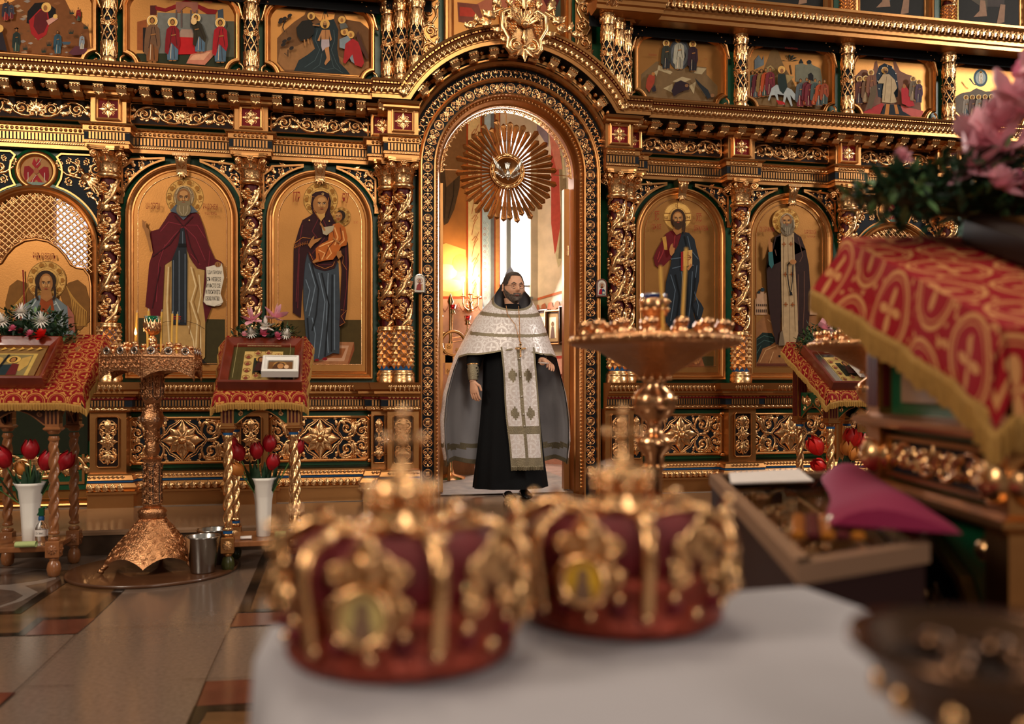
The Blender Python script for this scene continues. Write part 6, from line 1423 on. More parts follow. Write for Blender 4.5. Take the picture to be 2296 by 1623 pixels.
# ---------------------------------------------------------------- floors of the nave
mat('granite','6c5a4e',.16,var=.16,vscale=60,bump=.01,bscale=30);mat('marble_ochre','5c4028',.16,var=.25,vscale=6,stretch=(.6,2,1));mat('marble_dark','1a1511',.14,var=.3,vscale=20)
mat('marble_red','5c3024',.16,var=.2,vscale=10);mat('marble_white','82766e',.18,var=.1);mat('marble_grey','54463e',.16,var=.3,vscale=18)
def fl(u,v):
 px,py=u/3.5875,1180+v/3.5875;t_=CAM[2]/((py-868)/FPX);a=(px-1148)/FPX
 return (CAM[0]+t_*(sin(YAW)+a*cos(YAW)),CAM[1]+t_*(cos(YAW)-a*sin(YAW)))
q=MB();q.m('granite');q.box(-7,8,-9,.0,-.06,0)
lay=[0.0003]
def F(m_,pts,dz=.0003):
 lay[0]+=dz;q.m(m_);q.add([(fl(*p)[0],fl(*p)[1],lay[0]) for p in pts],[list(range(len(pts)))],False)
F('marble_ochre',[(-900,350),(540,350),(1080,440),(1010,500),(860,640),(730,735),(340,752),(190,870),(-900,905)])
F('marble_ochre',[(2190,200),(2900,200),(2900,640),(2010,670)])
F('marble_grey',[(-900,600),(-900,300),(440,340),(500,440),(120,690),(-400,705)])
F('marble_white',[(-700,400),(-100,340),(240,340),(440,352),(450,425),(360,455),(200,480),(305,530),(180,600),(0,655),(-400,640),(-400,420)])
F('marble_grey',[(-300,440),(-80,400),(120,385),(300,352),(430,360),(435,410),(300,440),(80,470),(-200,480)])
F('marble_grey',[(-300,530),(0,510),(110,520),(185,560),(120,600),(0,640),(-300,620)])
F('marble_dark',[(560,405),(480,432),(115,685),(-900,712),(-900,735),(165,705),(530,458),(600,430)])
F('marble_dark',[(1000,430),(900,530),(690,722),(420,735),(300,740),(150,858),(-900,900),(-900,930),(200,880),(340,762),(760,745),(985,530),(1090,430)])
F('marble_red',[(345,762),(765,745),(620,868),(200,882)])
F('marble_dark',[(2125,200),(2185,200),(2010,672),(2900,645),(2900,672),(2000,695),(1908,697)])
F('marble_red',[(1900,705),(2900,680),(2900,775),(2296,790),(1850,815)])
F('marble_red',[(1650,1255),(2900,1200),(2900,1400),(2000,1430),(1565,1455)])
F('marble_dark',[(1560,1455),(2900,1400),(2900,1470),(1670,1500),(1560,1640),(1480,1640)]);F('marble_ochre',[(1665,1505),(2900,1475),(2900,1800),(1500,1800)])
F('marble_red',[(-600,1360),(130,1345),(0,1450),(-600,1900)])
for l in ([(622,868),(400,1080),(200,1270),(-100,1540)],[(1908,697),(1845,825),(1680,1190),(1500,1640)],[(640,840),(1250,812),(1870,795)],[(215,1300),(600,1290)],[(1460,1245),(1650,1240),(2296,1215)]):
 for a,b in zip(l[:-1],l[1:]):
  x0,y0=fl(*a);x1,y1=fl(*b);Lh=math.hypot(x1-x0,y1-y0);nx,ny=-(y1-y0)/Lh*.0015,(x1-x0)/Lh*.0015;q.m('marble_dark');q.add([(x0+nx,y0+ny,.007),(x1+nx,y1+ny,.007),(x1-nx,y1-ny,.007),(x0-nx,y0-ny,.007)],[(0,1,2,3)],False)
# brown slabs toward the right, behind the table
q.m('marble_ochre');q.add([(.4,-4.2,.0004),(4.5,-4.2,.0004),(4.5,-1.21,.0004),(.4,-1.21,.0004)],[(0,1,2,3)],False)
tag(q.obj('floor'),kind='structure')
q=MB();q.m('stone_step');YS=-1.20
edge=[(-7,YS),(-1.5,YS)]+[(-1.5*cos(pi*k/24),YS-.55*sin(pi*k/24)) for k in range(1,24)]+[(1.5,YS),(8,YS)]
n=len(edge);v=[(x,y,ZF) for x,y in edge]+[(8,0,ZF),(-7,0,ZF)];q.add(v,[list(range(n+2))],False)
v=[(x,y,ZF) for x,y in edge]+[(x,y-.012,ZF-.012) for x,y in edge]+[(x,y-.012,ZF-.03) for x,y in edge];q.add(v,[(i,i+n,i+n+1,i+1) for i in range(n-1)]+[(i+n,i+2*n,i+2*n+1,i+n+1) for i in range(n-1)],False)
q.m('stone_riser');q.add([(x,y,ZF-.028) for x,y in edge]+[(x,y,.0) for x,y in edge],[(i,i+n,i+n+1,i+1) for i in range(n-1)],False);q.m('marble_white');q.box(-7,-.75,-.165,-.15,ZF,ZF+.004);q.box(.75,7,-.165,-.15,ZF,ZF+.004)
tag(q.obj('floor_2'),kind='structure')
q=MB();q.m('carpet');q.box(-.62,.75,.0,2.2,ZF,ZF+.012);o=q.obj('altar_rug');tag(o,'patterned grey-brown rug on the altar room floor in the doorway','rug')
# ================================================================ furniture of the nave
def fringe(q,path,drop,out=None,step=.006,m='fringe',seed=1):
 r=random.Random(seed);pts=[Vector(p) for p in path];top=[];
 for a,b in zip(pts[:-1],pts[1:]):
  n=max(1,int((b-a).length/step))
  for k in range(n):top.append((a+(b-a)*k/n,(b-a).normalized()))
 top.append((pts[-1],(pts[-1]-pts[-2]).normalized()));P=[]
 for i,(p,t) in enumerate(top):
  nn=Vector((t.y,-t.x,0));nn=nn.normalized() if nn.length>.1 else Vector((0,-1,0));z=(.0035 if i % 2 else -.0015)
  P.append([tuple(p+nn*z*.5),tuple(p+nn*(z+.004)-Vector((0,0,drop*.2))),tuple(p+nn*(z*1.6+.002)-Vector((0,0,drop*.6))),tuple(p+nn*(z*2)-Vector((0,0,drop*r.uniform(.88,1.08))))])
 q.m(m);q.grid(P,smooth=False)
def drape(q,m,xl,xr,yf,yb,zf,zb,hang_s,hang_f,fr=.05,flare=.05,mscale=1.):
 """sloping cloth top with hanging sides and front; returns nothing"""
 q.m(m);nx,ny=14,12;P=[];U=[]
 for i in range(nx+1):
  x=xl+(xr-xl)*i/nx;r=[];u=[]
  for j in range(ny+1):t=j/ny;y=yf+(yb-yf)*t;r.append((x,y,zf+(zb-zf)*t+.003*sin(i*1.9)*sin(j*1.3)));u.append((x,math.hypot(yb-yf,zb-zf)*t))
  P.append(r);U.append(u)
 q.pgrid(P,U)
 for s,x in ((-1,xl),(1,xr)):
  P=[];U=[]
  for j in range(ny+1):
   t=j/ny;y=yf+(yb-yf)*t;z=zf+(zb-zf)*t;w=.006*sin(j*2.1);fl_=flare*(t**2) if True else 0
   P.append([(x,y,z),(x+s*(.012+w*.3),y,z-hang_s*.35),(x+s*(.018+w+fl_*.5),y,z-hang_s)]);U.append([(x,(yb-yf)*t*1.1),(x+s*hang_s*.35,(yb-yf)*t*1.1),(x+s*hang_s,(yb-yf)*t*1.1)])
  q.pgrid(P,U);fringe(q,[P[j][2] for j in (range(ny+1) if s<0 else range(ny,-1,-1))][::-1],fr,seed=3);q.m(m)
 P=[];U=[]
 for i in range(nx+1):
  x=xl+(xr-xl)*i/nx;w=.006*sin(i*1.7);e=.012*max(0,abs(2*i/nx-1)-.7)/.3
  P.append([(x,yf,zf),(x,yf-.012-w*.3,zf-hang_f*.35),(x,yf-.016-w-e,zf-hang_f-e*1.2)]);U.append([(x,0),(x,-hang_f*.35),(x,-hang_f)])
 q.pgrid(P,U);fringe(q,[p[2] for p in P],fr,seed=5)
 for s,x in ((-1,xl),(1,xr)):      # the corner fold
  q.m(m);c=(x+s*.022,yf-.022,zf-hang_f-.035);q.pgrid([[(x,yf-.02,zf-hang_f*.9),(x,yf,zf)],[c,(x+s*.012,yf-.012,zf-.01)],[(x+s*.018,yf+.02,zf-hang_s*.85),(x,yf+.01,zf+.004)]],[[(x,-hang_f),(x,0)],[(x+s*.02,-hang_f),(x,0)],[(x+s*.03,-hang_f),(x,.01)]])
  fringe(q,[(x,yf-.03,zf-hang_f-.01),c,(x+s*.024,yf+.03,zf-hang_s*.95)] if s>0 else [(x+s*.024,yf+.03,zf-hang_s*.95),c,(x,yf-.03,zf-hang_f-.01)],fr,seed=6)
def lectern(label,loc,wood,rz=0.):
 t=thing('lectern',label,'lectern',loc,rz,None);w,d=.175,.185
 M0='wood' if wood else 'gold_flat';G='wood' if wood else 'gold';fl_='dark_wood' if wood else 'dark_red';side='dark_wood' if wood else 'green'
 for sx_ in (-1,1):
  for sy_ in (-1,1):
   x,y=sx_*w,sy_*d;q=MB()
   q.m('olive_foot' if not wood else 'wood');q.lathe([(.016,0),(.030,.012),(.036,.045),(.030,.075),(.018,.092)],x,y,16);q.m(M0);q.lathe([(.022,.09),(.026,.10),(.022,.108)],x,y,16)
   q.bevbox(x-.034,x+.034,y-.034,y+.034,.105,.195,.005);q.m(G)
   for ax in (0,1):
    q.T=(lambda a,b,c,x=x,y=y:(x+a,y-.034+b,.15+c)) if ax==0 else (lambda a,b,c,x=x,y=y,s=sx_:(x+s*(.034-b),y+a,.15+c))
    q.knob(0,0,.026,0,.3,12,2)
    for k in range(10):q.leafr(0,0,k*pi/5,.026,.012,0,.004,.005,1)
    q.knob(0,0,.007,.008)
   q.T=lambda a,b,c:(a,b,c);q.m(M0);q.lathe([(.026,.195),(.032,.205),(.024,.215)],x,y,16)
   if not wood:q.m('blue');q.lathe([(.026,.213),(.026,.228)],x,y,16,caps=False)
   q.m(G);q.lathe([(.024,.228),(.030,.235),(.024,.245)],x,y,16,caps=False)
   P=[];n=72                      # barley twist
   for i in range(n+1):
    z=.24+(.735-.24)*i/n;e=min(1,i/5,(n-i)/5);P.append([(x+(.021+.0065*e*cos(3*(2*pi*k/24-z*26)))*cos(2*pi*k/24),y+(.021+.0065*e*cos(3*(2*pi*k/24-z*26)))*sin(2*pi*k/24),z) for k in range(24)])
   q.grid(P,closed_v=True);q.lathe([(.022,.725),(.030,.738),(.024,.75),(.024,.755)],x,y,16,caps=False)
   if not wood:q.m('blue');q.lathe([(.026,.752),(.026,.766)],x,y,16,caps=False)
   q.m(M0);q.lathe([(.024,.764),(.034,.778),(.036,.785)],x,y,16);q.stack([(x-.034,x+.034,y-.034,y+.034,.782),(x-.042,x+.042,y-.042,y+.042,.79),(x-.042,x+.042,y-.042,y+.042,.797),(x-.034,x+.034,y-.034,y+.034,.803)])
   zt=.96+(.20 if sy_>0 else .0);q.box(x-.034,x+.034,y-.034,y+.034,.803,zt)
   q.m(fl_)
   for k in (-1,0,1):q.box(x+k*.019-.005,x+k*.019+.005,y-.0365,y-.033,.82,zt-.01);q.box(x+sx_*.033,x+sx_*.0365,y+k*.019-.005,y+k*.019+.005,.82,zt-.01) if sx_>0 else q.box(x-.0365,x-.033,y+k*.019-.005,y+k*.019+.005,.82,zt-.01)
   q.obj('leg',t)
 q=MB();q.m(M0 if wood else 'wood');q.bevbox(-w,w,-d,d,.135,.165,.004);q.obj('shelf',t)
 for k,(ax,sg) in enumerate(((0,-1),(1,-1),(1,1))):     # apron arches
  q=MB();hw=(w if ax==0 else d)-.034;q.T=(lambda a,b,c:(a,-d-.01+b,c)) if ax==0 else (lambda a,b,c,s=sg:(s*(w+.01-b),-s*a if s<0 else a,c))
  A=[(-hw,.81),(-hw+.012,.81)]+[(-hw+.012+(hw-.012)*i/8,.81+.075*sin(pi/2*i/8)+(.022 if i==8 else 0)) for i in range(1,9)];A=A+[(-a,b) for a,b in A[::-1][1:]]
  q.m(side)
  for (a0,b0),(a1,b1) in zip(A[:-1],A[1:]):q.poly([(a0,b0),(a1,b1),(a1,.98),(a0,.98)],0,-.012)
  q.m(M0);q.htube([(a,b+.004) for a,b in A],.004,0,1.2);q.m(G)
  for s in (-1,1):q.scroll(s*.052,.925,.036,pi/2,-s,.010,1.5,True,2,.0);q.leafr(s*.105,.90,pi/2,.06,.03,-s*.5,0,None,2);q.scroll(s*.11,.87,.016,pi/2,s,.006,1.2,True,0)
  q.obj('apron',t)
 q=MB();q.m(M0);zf,zb=.985,1.315
 q.add([(sx*(w+.045),y,z) for sx in (-1,1) for y,z in ((-d-.05,zf-.03),(-d-.05,zf),(d+.06,zb),(d+.06,zb-.03))],[(0,1,2,3),(7,6,5,4),(0,4,5,1),(1,5,6,2),(2,6,7,3),(3,7,4,0)],False);q.obj('desk_top',t)
 q=MB();drape(q,'cloth_red',-w-.055,w+.055+(.10 if wood else 0),-d-.058,d+.075,zf+.006,zb+.008,.060,.058,.040);c=q.obj('lectern_cloth');c.parent=None;c.location=loc;c.rotation_euler=(0,0,rz)
 return t,c
SLP=math.atan2(.33,.48)
def on_slope(loc,x,s,lift=.01):
 """point on a lectern desk: x across, s up the slope from the front edge"""
 return Vector((loc[0]+x,loc[1]-.235+s*cos(SLP),loc[2]+.985+s*sin(SLP)+lift))
def slope_icon(label,name,p,hw,H_,th,fm,draw,ground,mat_w=.05,inner=None,glass=True,rz=0.):
 t=thing(name,label,'icon',p);t.rotation_euler=(SLP,0,rz)
 B=lambda a,b,c:(a,c,-b)           # relief frame -> lying on the desk
 q=MB();q.m(fm);q.T=B;P=[(-hw,0),(hw,0),(hw,H_),(-hw,H_)];q.frame(P,[(0,-.0),(0,th-.006),(.006,th),(.012,th),(mat_w*.5,th*.86),(mat_w,th*.6),(mat_w+.003,th*.42)])
 q.poly(P,.0);q.obj('frame',t)
 I=Ic(lambda u,v:(u,v),th*.42,.0006);I.q.T=B;I.q.m(ground);I.q.rect(-hw+mat_w,hw-mat_w,mat_w,H_-mat_w,th*.41);draw(I,hw-mat_w,mat_w,H_-mat_w);I.q.obj('painting',t)
 if inner:q=MB();q.T=B;q.m(inner);q.frame([(-hw+mat_w,mat_w),(hw-mat_w,mat_w),(hw-mat_w,H_-mat_w),(-hw+mat_w,H_-mat_w)],[(0,th*.45),(.006,th*.6),(.010,th*.42)]);q.obj('inner_moulding',t)
 return t
L1=cw(-2.66,4.80,0);L1=(L1.x,L1.y-.0,0)
L2=cw(-1.425,4.99,0);L2=(L2.x,L2.y,0)
L3=cw(2.15,5.72,0);L3=(L3.x,L3.y,0)
for i,(loc,lab,clab,wd) in enumerate(((L1,'brown wooden lectern with twisted legs at the far left','red and gold fringed cloth on the brown wooden lectern',True),(L2,'gold lectern with twisted legs beside the metal buckets','red and gold fringed cloth on the gold lectern beside the buckets',False),(L3,'gold and green lectern with twisted legs at the right, red tulips by its feet','red and gold fringed cloth on the right hand gold lectern',False))):
 t,c=lectern(lab,loc,wd);t['group']='lecterns before the screen';tag(c,clab,'cloth','lectern cloths')
def d_warrior(I,w,b0,b1):
 h=b1-b0;I.P('b89850',[(-w*.72,b0+h*.03),(w*.72,b0+h*.03),(w*.72,b0+h*.78),(-w*.72,b0+h*.78)]);I.P('7a6a44',[(-w*.6,b0+h*.05),(w*.6,b0+h*.05),(w*.6,b0+h*.74),(-w*.6,b0+h*.74)])
 for s in (-1,1):I.P('b08c48',[(s*w*.15,b0+h*.3),(s*w*.3,b0+h*.62),(s*w*.56,b0+h*.70),(s*w*.58,b0+h*.4),(s*w*.4,b0+h*.2)])
 I.P('1e2c30',[(-w*.3,b0+h*.08),(w*.1,b0+h*.08),(w*.12,b0+h*.42),(-w*.25,b0+h*.40)]);I.P('5c1c1c',[(w*.05,b0+h*.08),(w*.36,b0+h*.08),(w*.30,b0+h*.42),(w*.08,b0+h*.44)]);I.E('c8a050',w*.06,b0+h*.56,w*.22);I.E('2a1c10',w*.05,b0+h*.56,w*.12,h*.09);I.E('9a6636',w*.05,b0+h*.55,w*.08,h*.07);I.L('14161a',[(-w*.3,b0+h*.14),(-w*.16,b0+h*.72)],w*.07)
 for k in range(6):I.P('c89a48',[(-w*.8+k*w*.28,b0+h*.84),(-w*.7+k*w*.28,b0+h*.96),(-w*.6+k*w*.28,b0+h*.90)])
def d_lifeicon(I,w,b0,b1):
 h=b1-b0;I.P('c0a060',[(-w*.62,b0+h*.04),(w*.62,b0+h*.04),(w*.62,b0+h*.86),(-w*.62,b0+h*.86)]);I.P('2c2c20',[(-w*.30,b0+h*.2),(w*.30,b0+h*.2),(w*.30,b0+h*.66),(-w*.30,b0+h*.66)])
 for x,y in [(-.48,.12+.19*k) for k in range(4)]+[(.48,.12+.19*k) for k in range(4)]+[(-.18,.76),(.16,.76),(-.16,.11),(.16,.11)]:
  I.ring('7a4a20',w*x,b0+h*y,w*.11,w*.02,14);I.E('7a3c2c',w*x,b0+h*(y-.03),w*.07,h*.04,8);I.E('9a6a3c',w*x,b0+h*(y+.03),w*.03,h*.03,8)
 I.E('b88a3c',-w*.05,b0+h*.53,w*.16);I.E('3a1c18',-w*.05,b0+h*.52,w*.11,h*.09);I.E('8a5a34',-w*.05,b0+h*.51,w*.07,h*.06);I.P('3a1c18',[(-w*.24,b0+h*.2),(w*.2,b0+h*.2),(w*.1,b0+h*.43),(-w*.16,b0+h*.43)]);I.T('c8b080','ЗНАМЕНІЕ ПРЕСВЯТЫЯ БОГОРОДИЦЫ',0,b0+h*.92,w*1.1,h*.035)
 I.ring('8a7a50',0,b0+h*.5,w*.001,w*.01,4);I.L('a89868',[(-w*.86,b0),(-w*.86,b0+h*.98),(w*.86,b0+h*.98),(w*.86,b0)],w*.012)
def d_madonna(I,w,b0,b1):
 h=b1-b0;I.P('6a4422',[(-w*.95,b0),(w*.95,b0),(w*.95,b1),(-w*.95,b1)]);I.E('9a7038',-w*.05,b0+h*.55,w*.52,h*.42);I.P('4a2c18',[(-w*.8,b0),(w*.7,b0),(w*.5,b0+h*.4),(w*.2,b0+h*.8),(-w*.2,b0+h*.88),(-w*.5,b0+h*.6),(-w*.6,b0+h*.3)]);I.E('a87444',w*.0,b0+h*.5,w*.24,h*.24);I.E('c8a078',w*.45,b0+h*.42,w*.18,h*.18)
p=on_slope(L1,-.075,.02);slope_icon('brown framed icon of a warrior figure lying on the wooden lectern','framed_icon',p,.215,.42,.075,'wood_red',d_warrior,paint('7c5c34'),.055,'gold_dark')
p=on_slope(L2,.0,.0);slope_icon('large brown framed icon with small round scenes lying on the gold lectern by the buckets','framed_icon',p,.222,.46,.065,'wood_red',d_lifeicon,paint('463c1c'),.05,None)
p=on_slope(L2,.105,.005,.0);p+=Vector((0,-.045*sin(SLP)*0-.02,.082));slope_icon('small white framed icon resting on the large brown one','framed_icon',p,.098,.16,.045,'white_paint',d_madonna,paint('6a4422'),.026,'silver')
p=on_slope(L3,.0,.0);slope_icon('brown framed icon in silver lying on the right hand lectern','framed_icon',p,.205,.44,.065,'wood_red',d_lifeicon,'silver',.05,None)
p=on_slope(L3,.10,.02,.0)+Vector((0,-.02,.082));slope_icon('small white framed icon of a face resting on the right hand brown icon','framed_icon',p,.10,.16,.045,'white_paint',d_madonna,paint('6a4422'),.026,'silver')
# ---- flowers
def petal(q,base,dirv,L,w,cup=.3,n=4):
 d=Vector(dirv).normalized();s=d.cross(Vector((0,0,1)));s=s.normalized() if s.length>.05 else Vector((1,0,0));u=s.cross(d);P=[]
 for i in range(n+1):
  t=i/n;c=Vector(base)+d*L*t+u*cup*L*t*t;ww=w*.5*sin(pi*min(.96,t*.85+.1));P.append([tuple(c-s*ww+u*ww*.35),tuple(c-u*ww*.1),tuple(c+s*ww+u*ww*.35)])
 q.grid(P)
def bloom(kind,c,r,facing,q):
 f=Vector(facing).normalized();a=f.orthogonal().normalized();b=f.cross(a);c=Vector(c)
 rings={'daisy':((18,.95,.25,1.0,.18),(16,.75,.6,.85,.18),(12,.5,1.2,.6,.16),(8,.3,3,.4,.15)),'rose':((6,.55,.4,.9,.75),(6,.42,.9,.85,.7),(5,.28,1.8,.75,.6),(4,.12,4,.6,.5)),'lily':((6,.8,.8,1.0,.78),(3,.2,2,.7,.15))}[kind]
 for n,sp,up,L,w in rings:
  for k in range(n):
   an=2*pi*k/n+sp*3;d=(a*cos(an)+b*sin(an))*sp+f*up*.5;petal(q,c,d,r*L,r*w,.35 if kind!='daisy' else .1,3)
def garland(label,loc,rx,ry,rz_,flowers,n=420,ls=.03,seed=1,grp='flower garlands'):
 if rx<.26:rz_ *= 1.55;flowers=[(k_,m_,x,y-.03,z*1.5,r_*1.5) for k_,m_,x,y,z,r_ in flowers];ls *= 1.25
 t=thing('flower_garland',label,'flowers',loc,0,grp);r=random.Random(seed);q=MB()
 for k in range(n):
  a=r.uniform(0,2*pi);h=r.uniform(-1,1);rad=r.uniform(.5,1.05);x,y,z=rx*rad*math.sqrt(1-h*h*.8)*cos(a),ry*rad*sin(a),rz_*h*rad+(.3*rz_*cos(x_/rx*1.5) if (x_ := rx*cos(a)) else 0)
  if abs(x)>rx*.8:z-=rz_*.2
  q.m('leaf_light' if r.random()<.18 else 'leaf');d=Vector((x/rx+r.uniform(-.8,.8),y/ry*.8-.3+r.uniform(-.8,.8),r.uniform(-.6,.9)));petal(q,(x,y,z),d,ls*r.uniform(.7,1.4),ls*.55,r.uniform(-.3,.5),2)
 q.m('leaf');q.ball((0,0,0),1,6,10,(rx*.75,ry*.6,rz_*.55));
 q.obj('foliage',t);cache={}
 for kind,col_,x,y,z,rr in flowers:
  key=(kind,col_,rr)
  if key not in cache:q=MB();q.m(col_);bloom(kind,(0,0,0),rr,(0,-1,.45),q);o=q.obj({'daisy': 'chrysanthemum','rose': 'rose','lily': 'lily'}[kind],t,(x,y,z));cache[key]=o
  else:o=cache[key].copy();COL.objects.link(o);o.parent=t;o.location=(x,y,z)
  v_=1 if rx<.26 else 2.4;o.rotation_euler=(r.uniform(-.2,.2)*v_,r.uniform(-.3,.3)*v_,r.uniform(-.5,.5)*v_+x/rx*.5)
 return t
g=on_slope(L1,-.05,.50,.07)
garland('green garland with white chrysanthemums and two red roses on the wooden lectern',g,.235,.08,.075,[('daisy','petal_white',-.115,-.07,.03,.034),('daisy','petal_white',-.02,-.07,.065,.036),('daisy','petal_white',.085,-.07,.035,.036),('rose','petal_red',-.15,-.075,-.03,.030),('rose','petal_red',.09,-.08,-.025,.034),('rose','petal_rose',-.06,-.08,.0,.020),('rose','petal_rose',.03,-.08,-.02,.022),('rose','dark_red',-.02,-.078,-.01,.018)],620,.026,4)
g=on_slope(L2,.0,.50,.055)
garland('small garland of pink lilies and roses above the large brown icon',g,.20,.07,.045,[('lily','petal_pink',-.07,-.06,.055,.05),('lily','petal_pink',.06,-.05,.065,.055),('lily','petal_white',.0,-.06,.03,.04),('rose','petal_rose',-.005,-.07,.0,.026),('rose','petal_rose',.075,-.07,-.01,.024),('rose','petal_pink',-.115,-.07,-.005,.018),('daisy','petal_white',-.075,-.065,.005,.028),('daisy','petal_white',.12,-.06,.0,.028)],420,.024,8)
g=on_slope(L3,-.06,.46,.08)
garland('small garland of pale pink flowers on the right hand lectern',g,.15,.07,.06,[('lily','petal_pink',-.02,-.06,.05,.045),('lily','petal_white',.03,-.06,.02,.04),('daisy','petal_white',-.05,-.065,.0,.032),('rose','petal_pink',.08,-.06,.015,.026),('rose','petal_rose',.02,-.07,-.03,.022),('rose','petal_pink',.11,-.05,.04,.024)],360,.024,12)
# ---- tulips in white vases
def vase(label,loc,h=.33,r=.06,n=28):
 q=MB();q.m('white_plastic');P=[]
 for t_,rr in ((0,.50),(.01,.54),(.3,.60),(.6,.68),(.85,.85),(.95,1.02),(1.0,1.15),(.99,1.10),(.9,.9),(.5,.6)):P.append([(r*rr*(1+.05*cos(6*2*pi*k/n))*cos(2*pi*k/n),r*rr*(1+.05*cos(6*2*pi*k/n))*sin(2*pi*k/n),h*t_) for k in range(n)])
 q.grid(P,closed_v=True);q.lathe([(0,0),(r*.5,0)],n=n,caps=False);q.lathe([(0,h*.5),(r*.6,h*.5)],n=n,caps=False);o=q.obj('vase');o.location=loc;tag(o,label,'vase','white vases of tulips');return o
def tulip(label,base,head,m,r,grp):
 r *= 1.15
 t=thing('tulip',label,'flower',base,0,grp);v=Vector(head)-Vector(base);q=MB();q.m('stem');mid=v*.5+Vector((v.x*.1,0,.02));q.tube([(0,0,0),tuple(mid*.5),tuple(mid),tuple(v)],.004,6);q.obj('stem',t)
 q=MB();q.m(m);d=(v-mid).normalized();
 a=d.orthogonal().normalized();b=d.cross(a)
 for k in range(6):
  an=k*pi/3;o_=a*cos(an)+b*sin(an);P=[];tn=d.cross(o_)
  for i in range(7):t_=i/6;rad=r*(.25+1.0*sin(pi*min(1,t_*.75+.08)))*(1-.28*t_*(k % 2));ww=r*.75*sin(pi*min(.97,t_*.9+.1));c=v+d*r*2.9*t_;P.append([tuple(c+o_*rad*.82-tn*ww),tuple(c+o_*rad),tuple(c+o_*rad*.82+tn*ww)])
  q.grid(P)
 q.obj('blossom',t)
 q=MB();q.m('leaf');s=rnd.choice((-1,1));petal(q,tuple(mid*.3),(v.x*.8+s*.05,v.y-.02,.25),.19,.042,.1,5);petal(q,tuple(mid*.2),(v.x*.5-s*.06,v.y-.03,.25),.17,.038,.1,5);q.obj('leaf',t)
def bunch(loc,heads,name,grp):
 for k,(dx,dy,dz,m,r) in enumerate(heads):
  tulip(f'{name[k]}',(loc[0]+dx*.15,loc[1]+dy*.15,loc[2]+.20),(loc[0]+dx,loc[1]+dy,loc[2]+dz),m,r,grp)
V2=(L2[0]-.0,L2[1]-.02,.166)
vase('white fluted vase of tulips on the shelf of the gold lectern',V2,.335,.068)
bunch(V2,[(-.155,-.04,.49,'tulip',.028),(-.115,-.06,.44,'tulip',.030),(.03,0,.48,'tulip',.029),(-.03,-.03,.445,'tulip',.028),(.045,-.02,.38,'tulip',.028),(.165,-.03,.46,'tulip',.030),(-.115,-.05,.355,'tulip_orange',.026)],['red tulip at the far left of the bunch under the gold lectern','red tulip low beside the front left twisted leg of the gold lectern','tallest red tulip, above the vase under the gold lectern','dark red tulip just left of centre in the gold lectern bunch','lowest red tulip right of centre in the gold lectern bunch','red tulip leaning out to the right past the twisted leg','faded orange tulip drooping on the left of the gold lectern bunch'],'tulips under the gold lectern')
V1=(L1[0]+.02,L1[1]-.06,.166)
vase('white vase of tulips behind the spray bottle on the wooden lectern shelf',V1,.33,.072)
bunch(V1,[(-.20,-.04,.33,'tulip',.036),(-.10,-.05,.42,'tulip',.036),(.01,-.03,.46,'tulip',.032),(.075,-.02,.40,'tulip',.032),(.15,0,.40,'tulip',.032),(-.04,.0,.37,'tulip_orange',.022)],['big red tulip drooping at the far left edge','red tulip beside the rear left leg of the wooden lectern','highest red tulip under the wooden lectern','red tulip half behind the front right leg of the wooden lectern','red tulip between the two right legs of the wooden lectern','wilted orange tulip behind the red ones under the wooden lectern'],'tulips under the wooden lectern')
V3=cw(2.19,5.72,.0);V3=(V3.x,V3.y,.166)
vase('white vase of tulips on the shelf of the right hand lectern',V3,.30,.075)
bunch(V3,[(-.21,-.05,.42,'tulip_bright',.040),(-.20,-.07,.32,'tulip_bright',.034),(.01,-.04,.45,'tulip_bright',.040),(-.03,-.06,.41,'tulip_orange',.030),(.07,-.02,.43,'tulip_bright',.038),(.11,-.05,.38,'tulip_bright',.036),(.0,-.08,.38,'tulip_orange',.028)],['large red tulip at the left of the right hand bunch','lower left red tulip of the right hand bunch','top red tulip of the right hand bunch','orange red tulip in the middle of the right hand bunch','red tulip right of centre in the right hand bunch','rightmost red tulip of the right hand bunch, by the blurred gold post','lowest orange tulip in the right hand bunch'],'tulips under the right lectern')
# ---- shelf items, buckets
q=MB();q.m('leaf_light');q.T=lambda a,b,c:(a,b,c);q.grid([[(-.05+.10*i/6,.025*cos(k*2*pi/9)*(1+.1*sin(i)),.018+.016*sin(k*2*pi/9)) for k in range(9)] for i in range(7)],closed_v=True);q.add([(-.05,.025*cos(k*2*pi/9),.018+.016*sin(k*2*pi/9)) for k in range(9)],[list(range(9))]);o=q.obj('folded_cloth');mat('cloth_lime','a8b478',.9,bump=.5,bscale=80);o.data.materials[0]=MATS['cloth_lime'];pz=cw(-2.57,4.60,.166);o.location=pz;tag(o,'folded pale green cloth on the shelf of the wooden lectern','cloth')
t=thing('spray_bottle','clear spray bottle with a green trigger on the wooden lectern shelf','bottle',cw(-2.425,4.62,.166))
t.location=(L1[0]+.10,L1[1]-.14,.166)
q=MB();q.m('glass');q.lathe([(.030,0),(.032,.01),(.032,.09),(.026,.11),(.014,.125),(.012,.135)],n=20);q.obj('bottle',t);q=MB();q.m('blue');q.lathe([(.015,.133),(.015,.152),(.010,.155)],n=14);q.obj('collar',t)
q=MB();q.m('green');q.bevbox(-.012,.014,-.010,.010,.155,.20,.003);q.tube([(.0,0,.19),(.02,-.01,.205),(.03,-.012,.20)],.007,6);q.tube([(-.012,0,.175),(-.02,-.004,.16)],.004,5);q.obj('trigger',t);q=MB();q.m('paper');q.lathe([(.0325,.05),(.0325,.085)],n=20,caps=False);q.m(paint('2c2420'));q.T=lambda a,b,c:(a,b-.0332,c);text(q,'Dr. Smart',0,.068,.035,.012);q.obj('paper_label',t)
